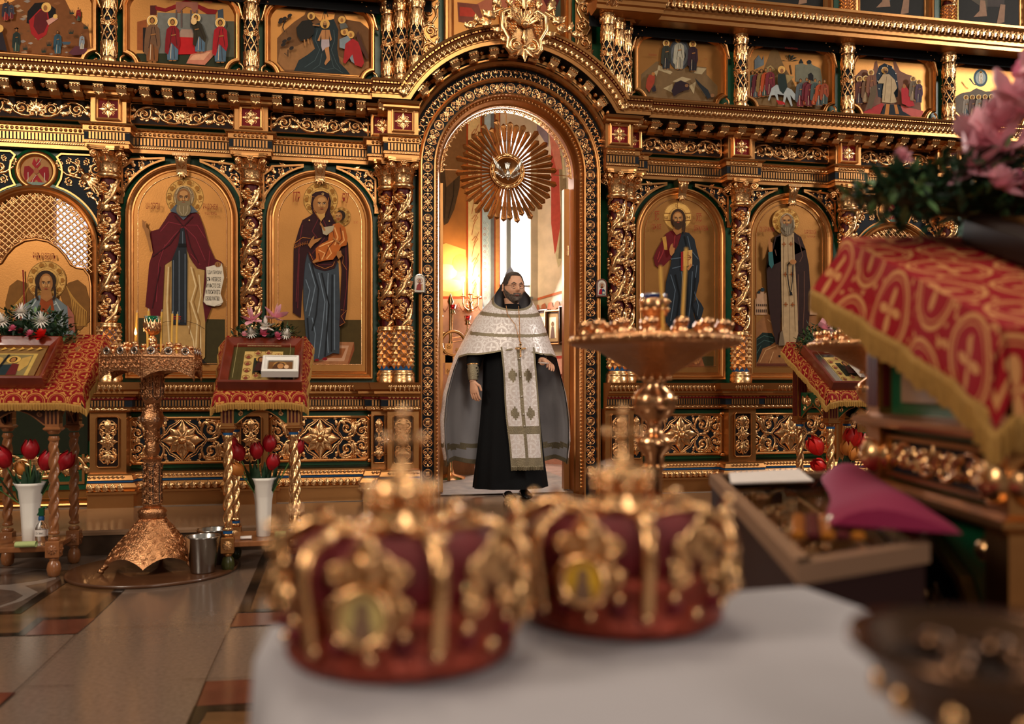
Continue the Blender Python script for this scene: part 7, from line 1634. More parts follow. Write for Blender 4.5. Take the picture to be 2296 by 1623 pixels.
for k,(dx,lab,m_) in enumerate(((-.085,'folded cream cloth left of the white vase under the gold lectern','paper'),(.10,'rolled pale green cloth beside the right leg of the gold lectern','cloth_lime'))):
 q=MB();q.m(m_);q.grid([[(-.03+.06*i/6,.022*cos(j*2*pi/9)*(1+.15*sin(i*1.3)),(.010 if k==0 else .02)+(.010 if k==0 else .02)*sin(j*2*pi/9)) for j in range(9)] for i in range(7)],closed_v=True)
 for i in (-.03,.03):q.add([(i,.022*cos(j*2*pi/9),(.010 if k==0 else .02)*(1+sin(j*2*pi/9))) for j in range(9)],[list(range(9))])
 o=q.obj('folded_cloth');o.location=(L2[0]+dx,L2[1]-.12,.166);tag(o,lab,'cloth')
bk=None
for px,py,Z,lab in ((455,1290,4.69,'shiny steel bucket in front, beside the candle stand base'),(478,1272,4.92,'second steel bucket, behind the first and touching the gold lectern leg')):
 X=(px-1148)/FPX*Z;p=cw(X,Z,.021)
 if bk is None:
  bk=thing('bucket',lab,'bucket',p,0,'steel buckets');q=MB();q.m('steel');q.lathe([(0,0),(.062,0),(.064,.004),(.088,.185),(.092,.19),(.090,.195),(.086,.19),(.062,.010),(0,.008)],n=32,caps=False);q.obj('pail',bk);q=MB();q.m('steel');q.tube([(.088*cos(a),.088*sin(a),.188-.0*a) for a in [pi*1.05+k*pi*.9/14 for k in range(15)]],.003,5);q.obj('handle',bk)
 else:clone(bk,p,.6,lab)
# ---- carved candle stand with hexagonal tray
CS=cw(-1.985,4.80,0)
q=MB();q.m('board');q.lathe([(.44,0),(.445,.006),(.445,.014),(.44,.018)],n=72);o=q.obj('round_board');o.location=(CS.x+.01,CS.y,.001);tag(o,'dark round wooden board under the carved gold candle stand','board')
t=thing('candle_stand','carved gold candle stand with a hexagonal tray and green glass lamp','candle stand',(CS.x,CS.y,.02))
q=MB();q.m('copper_gold');P=[]
def hexr(a,r):m=(a % (pi/3))-pi/6;return r*cos(pi/6)/cos(m)
for i in range(13):
 u=i/12;R_=.055+.19*u**1.25;row=[]
 for k in range(72):
  a=2*pi*k/72-pi/2;rel=((a+pi/2+pi/3) % (2*pi/3))-pi/3      # feet at +-60,180 from the front
  foot=abs(rel)/(pi/3);rr=hexr(a+pi/6,R_)*(1+.06*foot*u);z=.285-.25*u**1.5+(.05*max(0,u-.45)/.55*sin(pi*foot)**.8) if True else 0
  row.append((rr*cos(a),rr*sin(a),z))
 P.append(row)
q.grid(P,closed_v=True);Pb=P
def bT(a,b,c):
 fu=min(11.99,max(0,c*12));i=int(fu);f=fu-i;ka=(a*72) % 72;j=int(ka) % 72;g_=ka-int(ka);A_,B_b=Vector(Pb[i][j]),Vector(Pb[i+1][j]);C_,D_=Vector(Pb[i][(j+1) % 72]),Vector(Pb[i+1][(j+1) % 72]);p=(A_*(1-f)+B_b*f)*(1-g_)+(C_*(1-f)+D_*f)*g_;n_=(B_b-A_).cross(C_-A_);n_=n_.normalized() if n_.length>1e-9 else Vector((0,0,1));n_=-n_ if n_.z<0 else n_;return tuple(p-n_*b)
for i in range(7):
 u=.16+.125*i;N_=12+3*i;R_=.055+.19*u**1.25
 for k in range(N_):
  ka=(k+.5*(i % 2))/N_;cc_=2*pi*R_;q.T=lambda a,b,c,ka=ka,cc_=cc_,u=u:bT(ka+a/cc_,b*.8,u+c/.36);q.scroll(0,0,.017,k+i,1 if k % 2 else -1,.0045,1.2,True,2)
q.T=lambda a,b,c:(a,b,c);q.lathe([(.06,.27),(.075,.285),(.07,.30),(.078,.31),(.062,.33),(.052,.335)],n=24)
for k in range(3):
 a=-pi/2+pi/3+k*2*pi/3;x,y=.265*cos(a),.265*sin(a);q.tube([(x*.90,y*.90,.045),(x*1.0,y*1.0,.02),(x*1.04,y*1.04,.012),(x*1.0,y*1.0,.03)],[.016,.014,.012,.008],6);q.ball((x*1.0,y*1.0,.014),.014,5,8)
q.obj('base',t)
q=MB();q.m('copper_gold')
def hexlathe(q,prof,off=0):
 P=[[(r*cos(k*pi/3+off-pi/2),r*sin(k*pi/3+off-pi/2),z) for k in range(6)] for r,z in prof];q.grid(P,closed_v=True,smooth=False)
hexlathe(q,[(.050,.335),(.056,.35),(.052,.50),(.050,.585),(.058,.60),(.030,.615),(.028,.635)],.1)
q.lathe([(.03,.62),(.042,.65),(.034,.67),(.04,.69),(.030,.70),(.044,.72),(.034,.76),(.052,.785),(.066,.82),(.052,.855),(.036,.88),(.030,.90)],n=24,caps=False)
hexlathe(q,[(.03,.90),(.045,.905),(.060,.94),(.062,1.0),(.068,1.10)],.1);q.m('black')
for k in range(6):
 a=(k+.5)*pi/3+.1-pi/2
 q.T=lambda x,y,z,a=a:(cos(a)*(.0485-y)-sin(a)*x,sin(a)*(.0485-y)+cos(a)*x,z)
 q.htube([(-.018,.36),(-.018,.56),(0,.58),(.018,.56),(.018,.36),(-.018,.36)],.002,.0);
 q.T=lambda x,y,z,a=a:(cos(a)*(.055-y)-sin(a)*x,sin(a)*(.055-y)+cos(a)*x,z);q.htube([(-.022,.95),(-.024,1.08),(.024,1.08),(.022,.95),(0,.925),(-.022,.95)],.002,.0)
q.T=lambda a,b,c:(a,b,c);q.m('glass')
for k in range(6):a=k*pi/3;q.ball((.062*cos(a),.062*sin(a),.82),.016,5,8)
q.m('copper_gold')
for z,r_ in [(.37+.045*k,.052) for k in range(5)]+[(.95+.04*k,.061) for k in range(4)]+[(.70,.040),(.745,.036),(.79,.050),(.85,.050),(.885,.036)]:
 q.T=cylT(r_)
 for k in range(9):q.scroll(k*2*pi*r_/9,z+.012*(k % 2),.012,k,1 if k % 2 else -1,.004,1.2,True,1)
q.T=lambda a,b,c:(a,b,c);q.obj('stem',t)
q=MB();q.m('copper_gold');RT=.272;C6=[(RT*cos(k*pi/3-pi/2),RT*sin(k*pi/3-pi/2)) for k in range(6)]
q.add([(x*.97,y*.97,1.158) for x,y in C6],[list(range(6))],False);q.add([(x*.97,y*.97,1.10) for x,y in C6]+[(0,0,1.06)],[(k,(k+1) % 6,6) for k in range(6)],False)
for k in range(6):
 (x0,y0),(x1,y1)=C6[k],C6[(k+1) % 6];L=math.hypot(x1-x0,y1-y0);dx,dy=(x1-x0)/L,(y1-y0)/L
 q.T=lambda a,b,c,x0=x0,y0=y0,dx=dx,dy=dy:(x0+dx*a+dy*(-b),y0+dy*a-dx*(-b),c);n=14;P=[[(a,0,1.165),(a,0,1.175),(a,-.004,1.158),(a,-.001,1.150),(a,0,1.085-.045*abs(2*a/L-1)**2.2),(a,.006,1.085-.045*abs(2*a/L-1)**2.2)] for a in [L*i/n for i in range(n+1)]];q.grid(P,smooth=False)
 for j in range(3):
  c0=L*(j+.5)/3;w_=L/6*.92;P=[[(c0+w_*cos(pi*i/10),b,1.165+.042*sin(pi*i/10)) for i in range(11)] for b in (-.002,.004)];q.grid([P[0],P[1]],smooth=False);q.add([P[0][i] for i in range(11)],[list(range(11))],False);q.add([P[1][i] for i in range(11)],[list(range(11))],False)
  q.m('silver');q.htube([(c0+.018*cos(2*pi*i/14),1.188+.018*sin(2*pi*i/14)) for i in range(15)],.003,.003);q.m('black');q.rect(c0-.003,c0+.003,1.176,1.200,.005);q.rect(c0-.012,c0+.012,1.185,1.191,.005);q.m('copper_gold');q.knob(c0,1.211,.006,0)
 for j in range(16):q.scroll(L*(j+.5)/16,1.118+.012*(1 if j % 2 else -1),.014,j,1,.004,1.3,True,1,.001)
 q.tube([(0,-.002,1.175),(0,-.002,1.04),(0,-.002,1.025)],[.006,.006,.001],6);q.ball((0,0,1.19),.007,4,6)
q.T=lambda a,b,c:(a,b,c);q.obj('tray',t)
def cup_mesh(m='brass'):q=MB();q.m(m);q.lathe([(.012,0),(.020,.004),(.010,.012),(.012,.020),(.017,.028),(.015,.04),(.012,.04),(.008,.022)],n=12,caps=False);return q
cups=[(r*cos(a),r*sin(a)) for r,n in ((.20,14),(.135,9)) for a in [2*pi*k/n for k in range(n)]]
c0_=cup_mesh().obj('candle_cup',t,(0,.09,1.20))
for i_,(x,y) in enumerate(cups):c=c0_.copy();COL.objects.link(c);c.parent=t;c.location=(x,y,1.183 if i_<14 else 1.20)
q=MB();q.m('brass');q.lathe([(.04,1.158),(.02,1.17),(.018,1.20),(.035,1.215),(.042,1.235),(.030,1.258),(.016,1.268),(.020,1.275),(.050,1.282),(.062,1.30),(.072,1.36),(.070,1.36),(.058,1.29),(0,1.285)],n=24,caps=False)
for k in range(12):a=k*pi/6;q.T=lambda x,y,z,a=a:(cos(a)*(.068-y)-sin(a)*x,sin(a)*(.068-y)+cos(a)*x,z);q.leafr(0,1.30,pi/2,.085,.032,0,0,.008,2);q.knob(0,1.32,.008,.002)
q.T=lambda a,b,c:(a,b,c);SCL=lambda o:(setattr(o,'scale',(.62,.62,.80)),setattr(o,'location',(0,0,.262)))
SCL(q.obj('lamp_holder',t))
q=MB();q.m('glass_green');q.lathe([(.035,1.30),(.060,1.36),(.073,1.405),(.071,1.405),(.058,1.36),(.032,1.302)],n=24,caps=False);SCL(q.obj('glass_bowl',t))
lit=None
for i,(px,top,lab,b) in enumerate(((305,697,'tall unlit beeswax candle, leftmost on the carved stand',1),(331,693,'unlit beeswax candle just left of the green glass lamp',1),(361,695,'unlit beeswax candle just right of the green glass lamp',1),(385,699,'fourth unlit beeswax candle, before the dark stripe of the robe',1),(396,700,'rightmost unlit beeswax candle on the carved stand',1),(304,752,'short burning beeswax candle on the left of the carved stand',0))):
 Z=4.82-.05*(i % 2);X=(px-1148)/FPX*Z;zt=1.015+(868-top)*Z/FPX;p=cw(X,Z,1.20);h=zt-1.20;t=thing('candle',lab,'candle',p,0,'beeswax candles')
 q=MB();q.m('candle_wax');q.tube([(0,0,-.015),(.0,0,h*.5),(.004 if b else 0,0,h-.01)],.0055,8);wx=q.obj('wax',t);q=MB();q.m('wax_white' if b else 'black');q.tube([(.004 if b else 0,0,h-.012),(.006 if b else 0,0,h+.004)],.0012,4);q.obj('wick',wx)
 if not b:q=MB();q.m('flame');q.lathe([(0,0),(.006,.008),(.0065,.016),(.003,.03),(0,.042)],n=10,z0=h);q.obj('flame',t);point('candle_light',tuple(p+Vector((0,0,h+.02))),.5,(1,.6,.28),.01)
# ---- round brass stands (blurred)
def round_stand(label,loc,candles):
 t=thing('candle_stand',label,'candle stand',loc);q=MB();q.m('brass')
 q.lathe([(.20,0),(.20,.02),(.16,.04),(.05,.09),(.03,.14),(.024,.2),(.022,.78),(.026,.80),(.026,.83),(.046,.85),(.052,.87),(.030,.885),(.020,.90),(.022,.92),(.048,.94),(.060,.97),(.052,1.0),(.026,1.02),(.034,1.035)],n=32);q.obj('stem',t)
 q=MB();q.m('copper_gold');q.lathe([(.034,1.035),(.05,1.05),(.11,1.085),(.155,1.115),(.215,1.125),(.228,1.13),(.231,1.142),(.228,1.152),(.218,1.150),(0,1.148)],n=48,caps=False)
 q.m('crystal')
 for k in range(40):a=2*pi*k/40;q.ball((.230*cos(a),.230*sin(a),1.141),.0065,4,6)
 for zz_,rr,n in ((.985,.058,14),(.87,.052,12),(.80,.028,8),(1.04,.044,12)):
  for k in range(n):a=2*pi*k/n;q.ball((rr*cos(a),rr*sin(a),zz_),.006,4,6)
 q.obj('tray',t)
 pos=[(r*cos(a),r*sin(a)) for r,n in ((.195,16),(.13,9)) for a in [2*pi*k/n for k in range(n)]];c0=cup_mesh().obj('candle_cup',t,(*pos[0],1.15))
 for x,y in pos[1:]:c=c0.copy();COL.objects.link(c);c.parent=t;c.location=(x,y,1.15)
 return t
mat('crystal','ffd09a',.13,1.)
RS=cw(.388,2.37,0);t=round_stand('round brass candle stand with blue glass lamp, blurred, right of the doorway',RS,1)
q=MB();q.m('brass');q.lathe([(.03,1.15),(.014,1.17),(.034,1.185),(.020,1.20),(.034,1.21),(.040,1.25),(.036,1.255)],n=20,caps=False);q.m('crystal');
for k in range(10):a=k*pi/5;q.ball((.037*cos(a),.037*sin(a),1.225),.006,4,6);q.ball((.037*cos(a+.3),.037*sin(a+.3),1.248),.006,4,6)
q.obj('lamp_holder',t);q=MB();q.m('glass_blue');q.lathe([(.030,1.235),(.034,1.262),(.034,1.268),(.03,1.268),(.025,1.24)],n=20);q.obj('glass_bowl',t)
for x0,y0,x1,y1,lab in ((1487,745,1481,596,'blurred beeswax candle leaning beside the blue glass lamp'),(1529,745,1539,556,'blurred beeswax candle right of the blue glass lamp, the tallest there')):
 Z=2.34;a=cw((x0-1148)/FPX*Z,Z,1.165);b=cw((x1-1148)/FPX*Z,Z,1.015+(868-y1)*Z/FPX);t=thing('candle',lab,'candle',a,0,'beeswax candles');q=MB();q.m('candle_wax');q.tube([(0,0,0),tuple(b-a)],.0045,8);q.obj('wax',t);q=MB();q.m('black');q.tube([tuple(b-a),tuple(b-a+Vector((0,0,.008)))],.001,4);q.obj('wick',t)
RS3=cw(1.33,3.2,.03);round_stand('round brass candle stand with empty cups, half hidden by the gold lectern post at right',RS3,0)
# cable and power strip on the floor at the right
def flp(px,py,z=.006):t_=(CAM[2]-z)/((py-868)/FPX);a=(px-1148)/FPX;return (CAM[0]+t_*(sin(YAW)+a*cos(YAW)),CAM[1]+t_*(cos(YAW)-a*sin(YAW)),z)
q=MB();q.m('cable');q.tube([flp(1612,1252),flp(1640,1254),flp(1672,1246),flp(1695,1232)],.006,6);q.tube([flp(1640,1254),flp(1690,1282),flp(1745,1300),flp(1790,1306)],.006,6);o=q.obj('power_cable');tag(o,'black power cable snaking over the brown floor at the right','cable')
q=MB();q.m('paper');q.bevbox(-.10,.10,-.03,.03,0,.04,.006);o=q.obj('power_strip');o.location=flp(1663,1196,.002);tag(o,'pale flat box on the floor beyond the black cable','box')
# ================================================================ the man in the doorway
PR0=Vector((-.006,-.13,ZF+.001))
t=thing('person','bearded man in glasses and silver cape over a black robe standing in the doorway','person',PR0)
def ip(tb,z):
 for (a,u),(b,w) in zip(tb[:-1],tb[1:]):
  if (a-z)*(b-z)<=0 and a!=b:return u+(w-u)*(z-a)/(b-a)
 return tb[0][1] if abs(z-tb[0][0])<abs(z-tb[-1][0]) else tb[-1][1]
HC=Vector((.022,-.015,1.642));HY=RD(8)
def hpt(az,el,k=1.):
 """head surface; az 0 = face front, el up"""
 g=lambda a,b,sa,sb:math.exp(-((az-a)/sa)**2-((el-b)/sb)**2);gs=lambda a,b,sa,sb:g(a,b,sa,sb)+g(-a,b,sa,sb)
 rx,ry,rz_=.083,.098,.124
 ce=cos(el)**.8 if el>0 else cos(el);x=rx*sin(az)*ce;y=-ry*cos(az)*ce;z=rz_*sin(el)
 jaw=1-.22*max(0,-el-.25)*(1 if abs(az)>.3 else .8)
 d=.0+.034*g(0,-.16,.13,.12)+.020*g(0,-.02,.09,.16)+.012*g(0,.20,.6,.09)-.010*gs(.36,.04,.17,.10)+.008*gs(.55,-.22,.2,.16)+.006*g(0,-.50,.35,.07)-.006*g(0,-.60,.3,.04)+.012*g(0,-.82,.35,.14)+.010*gs(.16,-.22,.07,.06)
 n=Vector((x/rx**2,y/ry**2,z/rz_**2)).normalized();p=Vector((x*jaw,y,z))+n*d;p *= k
 c,s=cos(HY),sin(HY);return HC+Vector((p.x*c-p.y*s,p.x*s+p.y*c,p.z))
def shell(q,az,el,f,keep):
 P=[[hpt(a,e,1) for a in az] for e in el];V=[tuple(HC+(p-HC)*f(az[j],el[i])) for i,r in enumerate(P) for j,p in enumerate(r)];n=len(az);F=[]
 for i in range(len(el)-1):
  for j in range(n-1):
   if keep((az[j]+az[j+1])/2,(el[i]+el[i+1])/2):F.append((i*n+j,i*n+j+1,(i+1)*n+j+1,(i+1)*n+j))
 q.add(V,F,True)
AZ=[-pi+2*pi*k/72 for k in range(73)];EL=[-pi/2+pi*k/48 for k in range(49)]
q=MB();q.m('skin');shell(q,AZ,EL,lambda a,e:1,lambda a,e:True)
q.lathe([(.075,1.44),(.060,1.48),(.056,1.52),(.062,1.56)],.012,.0,20,caps=False)
q.grid([[(.0+rx*cos(k*pi/10),ry*sin(k*pi/10),z) for k in range(20)] for z,rx,ry in ((.9,.15,.12),(1.1,.17,.12),(1.3,.19,.12),(1.42,.17,.10),(1.47,.07,.07))],closed_v=True)
for s in (-1,1):     # ears
 c=hpt(s*1.5,0.0,1.0);dv=Vector((s*cos(HY),s*sin(HY),0));q.ball(tuple(c+dv*.004+Vector((0,.006,.0))),.020,7,10,(.42,.75,1.55));q.ball(tuple(c+dv*.008+Vector((0,.0,-.022))),.009,5,8)
def limb(pts,rr):q.m('skin');q.tube(pts,rr,10)
def hand(w,ax,up,sp,curl,L=1.):
 """w wrist, ax pointing direction, up back-of-hand normal, sp +1/-1 thumb side"""
 ax=Vector(ax).normalized();up=Vector(up);up=(up-ax*ax.dot(up)).normalized();sd=ax.cross(up)*sp;w=Vector(w)
 P=[]
 for t_,wd,th in ((0,.026,.020),(.03,.034,.019),(.06,.041,.016),(.085,.042,.013),(.092,.036,.009)):P.append([tuple(w+ax*t_*L+sd*wd*cos(k*pi/6)+up*th*sin(k*pi/6)) for k in range(12)])
 q.grid(P,closed_v=True)
 for k,(off,ln) in enumerate(((.031,.066),(.010,.074),(-.011,.069),(-.030,.054))):
  p=w+ax*.084*L+sd*off;d=ax.copy();pts=[p];
  for j,f in enumerate((.45,.32,.23)):d=(d-up*curl*(.5+.5*j)).normalized();p=p+d*ln*f*L;pts.append(p)
  q.tube(pts,[.0095,.0092,.0082,.0062],8);q.ball(tuple(pts[-1]),.0062,4,8)
  for j in (1,2):q.ball(tuple(pts[j]),.0092,4,8)
 p=w+ax*.022+sd*.030;d=(ax*.7+sd*.8-up*.25).normalized();pts=[w+ax*.01+sd*.015,p,p+d*.032,p+(d*.55+ax*.5-up*curl*.3).normalized()*.058+d*.004];q.tube(pts,[.014,.012,.0105,.008],8);q.ball(tuple(pts[-1]),.008,4,8)
limb([(-.18,0,1.40),(-.28,-.03,1.15),(-.315,-.11,.95),(-.318,-.13,.90)],[.05,.045,.032,.026]);hand((-.316,-.132,.905),(.10,-.12,-1),(-.7,-.6,.1),-1,.34)
limb([(.18,0,1.40),(.245,-.06,1.12),(.215,-.17,1.06),(.215,-.20,1.055)],[.05,.045,.03,.026]);hand((.225,-.205,1.07),(.22,-.85,-.30),(.35,-.1,.85),-1,.50)
q.obj('body',t)
q=MB();q.m('hair')
def hk(a,e):
 a=abs(a);lim=.78 if a<.62 else (.78-(a-.62)*2.0 if a<.95 else (.12 if a<1.35 else (-.1 if a<1.75 else -.62)));return e>lim
shell(q,AZ,EL,lambda a,e:1.045+.006*sin(a*31)*cos(e*23),hk);q.obj('hair',t)
q=MB();q.m('beard')
def bk_(a,e):
 a=abs(a)
 if a>1.45:return False
 if a<.30 and -.60<e<-.49:return False
 if a<.42 and -.49<=e<-.37:return True
 return e<(-.58 if a<.3 else (-.37-.1*(1.45-a) if a<.75 else -.42+(a-.75)*.62))
shell(q,[-1.6+3.2*k/80 for k in range(81)],[-1.45+1.5*k/60 for k in range(61)],lambda a,e:1.035+.10*max(0,-e-.55)+.012*sin(a*41+e*13)*sin(e*37),bk_);q.obj('beard',t)
q=MB();q.m('lip');q.tube([hpt(-.22,-.52,1.012),hpt(-.1,-.50,1.03),hpt(0,-.505,1.03),hpt(.1,-.50,1.03),hpt(.22,-.52,1.012)],[.002,.005,.004,.005,.002],6);q.tube([hpt(-.2,-.565,1.01),hpt(0,-.585,1.02),hpt(.2,-.565,1.01)],[.002,.006,.002],6);q.m('black');q.tube([hpt(-.17,-.54,1.012),hpt(0,-.545,1.015),hpt(.17,-.54,1.012)],[.001,.0025,.001],5);q.obj('mouth',t)
for s in (-1,1):
 q=MB();c=hpt(s*.37,.045,.985);n=(c-HC).normalized();q.m('eye_white');q.ball(tuple(c-n*.004),.012,6,10);q.m('black');q.ball(tuple(c+n*.005),.0052,5,8);q.m('skin');q.tube([hpt(s*.22,.05,1.0),hpt(s*.36,.095,1.03),hpt(s*.52,.04,1.0)],[.002,.004,.002],5);q.tube([hpt(s*.22,.02,1.0),hpt(s*.36,-.02,1.02),hpt(s*.52,.02,1.0)],[.002,.003,.002],5);q.m('hair');q.tube([hpt(s*.14,.17,1.02),hpt(s*.34,.24,1.04),hpt(s*.58,.17,1.01)],[.0025,.0042,.002],5);q.obj('eye',t)
q=MB();q.m('black')
for s in (-1,1):
 c=hpt(s*.34,.03,1.0);f=Vector((sin(HY),-cos(HY),0));sd=Vector((cos(HY),sin(HY),0));c=HC+sd*s*.031+f*.098+Vector((0,0,.002));q.tube([tuple(c+sd*.022*cos(k*pi/9)+Vector((0,0,.016*sin(k*pi/9)))) for k in range(19)],.0012,5);q.tube([tuple(c+sd*s*.022+Vector((0,0,.008))),tuple(HC+sd*s*.074+f*.07+Vector((0,0,.012))),tuple(HC+sd*s*.084+f*.0+Vector((0,0,.012)))],.0014,5)
q.tube([tuple(HC+sd*-.009+f*.100+Vector((0,0,.006))),tuple(HC+f*.104+Vector((0,0,.010))),tuple(HC+sd*.009+f*.100+Vector((0,0,.006)))],.0012,5);q.obj('glasses',t)
# black robe with sleeves
q=MB();q.m('cassock');P=[]
for z,cx,rx,ry in ((.075,0,.292,.19),(.10,0,.29,.19),(.3,0,.265,.175),(.55,0,.24,.165),(.8,0,.222,.16),(1.05,0,.215,.155),(1.3,0,.20,.14),(1.42,0,.16,.105),(1.47,.01,.085,.085),(1.505,.012,.066,.070),(1.515,.012,.060,.064)):
 P.append([(cx+rx*cos(k*pi/36)*(1+(.045*cos(k*pi/36*9)+.02*cos(k*pi/36*17+z*3))*max(0,1-z/1.15)),ry*sin(k*pi/36)*(1+.05*cos(k*pi/36*9+1)*max(0,1-z/1.15)),z) for k in range(72)])
q.grid(P,closed_v=True);q.tube([(-.17,0,1.40),(-.26,-.03,1.22),(-.295,-.07,1.08),(-.312,-.10,1.02),(-.314,-.105,1.0)],[.07,.072,.062,.052,.048],14);q.tube([(.16,0,1.40),(.225,-.04,1.18),(.215,-.12,1.11),(.205,-.16,1.085)],[.07,.068,.052,.042],14);q.obj('cassock',t)
q=MB();q.m('galloon');q.tube([(-.312,-.10,1.035),(-.314,-.118,.97),(-.315,-.128,.915)],[.050,.044,.036],14,caps=False);q.m('gold_dark');q.tube([(-.312,-.10,1.035),(-.312,-.101,1.03)],.052,14,caps=False);q.m(paint('2a2622'));
for k in range(4):q.ball((-.292+.004*k,-.152,1.01-.022*k),.006,4,6)
o=q.obj('cuff',t);o['label']='gold brocade cuff'
for s,x,y in ((-1,-.055,-.20),(1,.10,-.06)):
 q=MB();q.m('shoe');P=[]
 for yy,w,h in ((.06,.032,.055),(.0,.038,.07),(-.06,.042,.055),(-.11,.044,.045),(-.14,.034,.032),(-.155,.010,.015)):P.append([(x+w*cos(k*pi/6),y+yy,.002+max(0,h*.5+h*.5*sin(k*pi/6))) for k in range(12)])
 q.grid(P,closed_v=True);q.add(P[0],[list(range(12))]);q.obj('shoe',t)
# silver cape
Wl=[(1.72,.075),(1.64,.105),(1.55,.165),(1.41,.285),(1.235,.375),(1.09,.445),(.81,.525),(.63,.545),(.42,.535),(.26,.505)];Wr=[(1.72,.075),(1.64,.10),(1.55,.16),(1.41,.245),(1.235,.31),(1.09,.375),(.81,.455),(.63,.485),(.42,.49),(.26,.47)]
Df=[(1.72,.085),(1.6,.10),(1.47,.105),(1.35,.165),(1.13,.225),(1.0,.24)];Db=[(1.72,.09),(1.6,.11),(1.4,.17),(1.1,.20),(.8,.22),(.26,.24)]
TH=sorted(set([round(-pi+2*pi*k/64,4) for k in range(65)]+[s*v for s in (-1,1) for v in (1.36,1.40,1.44,1.48,1.52)]))
def zn(a):return 1.468+.27*(1-cos(a))*.5+(.09 if abs(a)>2 else 0)*(abs(a)-2)/1.14
def zh(a):
 b=abs(a);f=1.135-.05*(b/1.3)**2+.012*cos(a*5)*(1 if b<1 else 0);return f if b<1.34 else max(.265,f-(b-1.34)/.16*.80) if b<1.54 else .265+.02*cos(a*6)
def cp(a,z,k=1.):
 W_=ip(Wl if sin(a)<0 else Wr,z);D_=ip(Df,z) if cos(a)>0 else ip(Db,z);r=1+.03*cos(a*11)*max(0,1.35-z)*(1 if abs(a)>1.3 else .5)
 return ((W_*sin(a)*k*r)+.012*max(0,1-(1.5-z)*2)*(z>1),-D_*cos(a)*k*r,z)
NV=84
for nm,k,mm in (('cape',1.0,'silver_brocade'),('cape_lining',.975,'lining')):
 q=MB();P=[[cp(a,zn(a)+(zh(a)-zn(a))*(v/NV),k) for v in range(NV+1)] for a in TH];U=[[(a*.34,p[2]) for p in r] for a,r in zip(TH,P)]
 q.m(mm);q.m('galloon');q.m(mm);o0=len(q.f);q.pgrid(P,U);gi=q.mats.index('galloon')
 for i in range(len(TH)-1):
  for v in range(NV):
   a=(TH[i]+TH[i+1])/2;z=(P[i][v][2]+P[i+1][v][2])/2;f=i*NV+v
   if k==1.0:
    zc=z-.05*(1-cos(a))*.8
    if v<4 or v>=NV-3 or (abs(a)<1.45 and (abs(zc-1.415)<.014 or abs(zc-1.268+.01)<.013)) or (abs(a)>1.45 and abs(z-.42)<.02):q.mi[o0+f]=gi
   elif abs(z-.40)<.022 or v>=NV-2:q.mi[o0+f]=gi
 q.obj(nm,t)
# stole hanging in front
q=MB();q.m('silver_brocade');q.m('galloon');q.m('silver_brocade');P=[];U=[];NX,NZ=20,60
for j in range(NZ+1):
 u=j/NZ;z=1.17+(.262-1.17)*u;xl=-.118+(.072)*u+.004*sin(u*9);xr=.150+(.062)*u;yb=-.168-.030*u-.0
 P.append([(xl+(xr-xl)*i/NX,yb-.012*sin(pi*i/NX)-.006*sin(i*.9+u*7)-.04,z) for i in range(NX+1)]);U.append([(p[0],z) for p in P[-1]])
q.pgrid(P,U)
for j in range(NZ):
 for i in range(NX):
  u=(j+.5)/NZ;c=(i+.5)/NX;edge=c<.07 or c>.93 or abs(c-.5)<.055;band=abs(u-.705)<.035 or abs(u-.955)<.02 or (u>.955)
  dm=any(abs(c-cc)*2.2+abs(u-uu)*5.0<.32 for cc in (.27,.73) for uu in (.24,.56))
  if edge or band or dm:q.mi[j*NX+i]=1
q.obj('stole',t)
q=MB();q.m('galloon');fringe(q,[P[NZ][i] for i in range(NX+1)],.035,m='galloon');q.obj('stole_fringe',t)
for u in (.10,.26,.42,.58,.68):
 r=P[int(u*NZ)];q=MB();q.m('silver');q.ball((r[10][0],r[10][1]-.006,r[10][2]),.008,6,8);q.obj('button',t)
q=MB();q.m('gold')
ch=[(-.055,-.115,1.49),(-.05,-.145,1.42),(.0,-.195,1.34),(.022,-.225,1.24),(.028,-.238,1.20)];cr_=[(.045,-.110,1.49),(.042,-.14,1.42),(.035,-.19,1.34),(.030,-.225,1.24),(.028,-.238,1.20)]
for c in (ch,cr_):
 for (a,b) in zip(c[:-1],c[1:]):
  a,b=Vector(a),Vector(b);n=int((b-a).length/.009)+1
  for k in range(n):q.ball(tuple(a+(b-a)*k/n),.0042,4,6)
q.obj('neck_chain',t)
q=MB();q.m('gold');q.T=lambda a,b,c:(a+.030,b-.245,c+1.155);q.box(-.006,.006,-.004,.004,-.055,.045);q.box(-.032,.032,-.004,.004,-.004,.008);q.box(-.014,.014,-.004,.004,.026,.034)
for x,z in ((0,.048),(-.034,.002),(.034,.002),(0,-.058)):q.knob(x,z,.008,.003)
q.obj('pendant_cross',t)
pp=MB();pp.m('paper');pp.lathe([(0,0),(.040,0),(.042,.003),(0,.003)],n=24);o=pp.obj('small_plate');o.location=PR0+Vector((.190,-.325,1.045));o.rotation_euler=(.15,.05,0);tag(o,'small pale dish held in the left hand of the man in the doorway','dish')
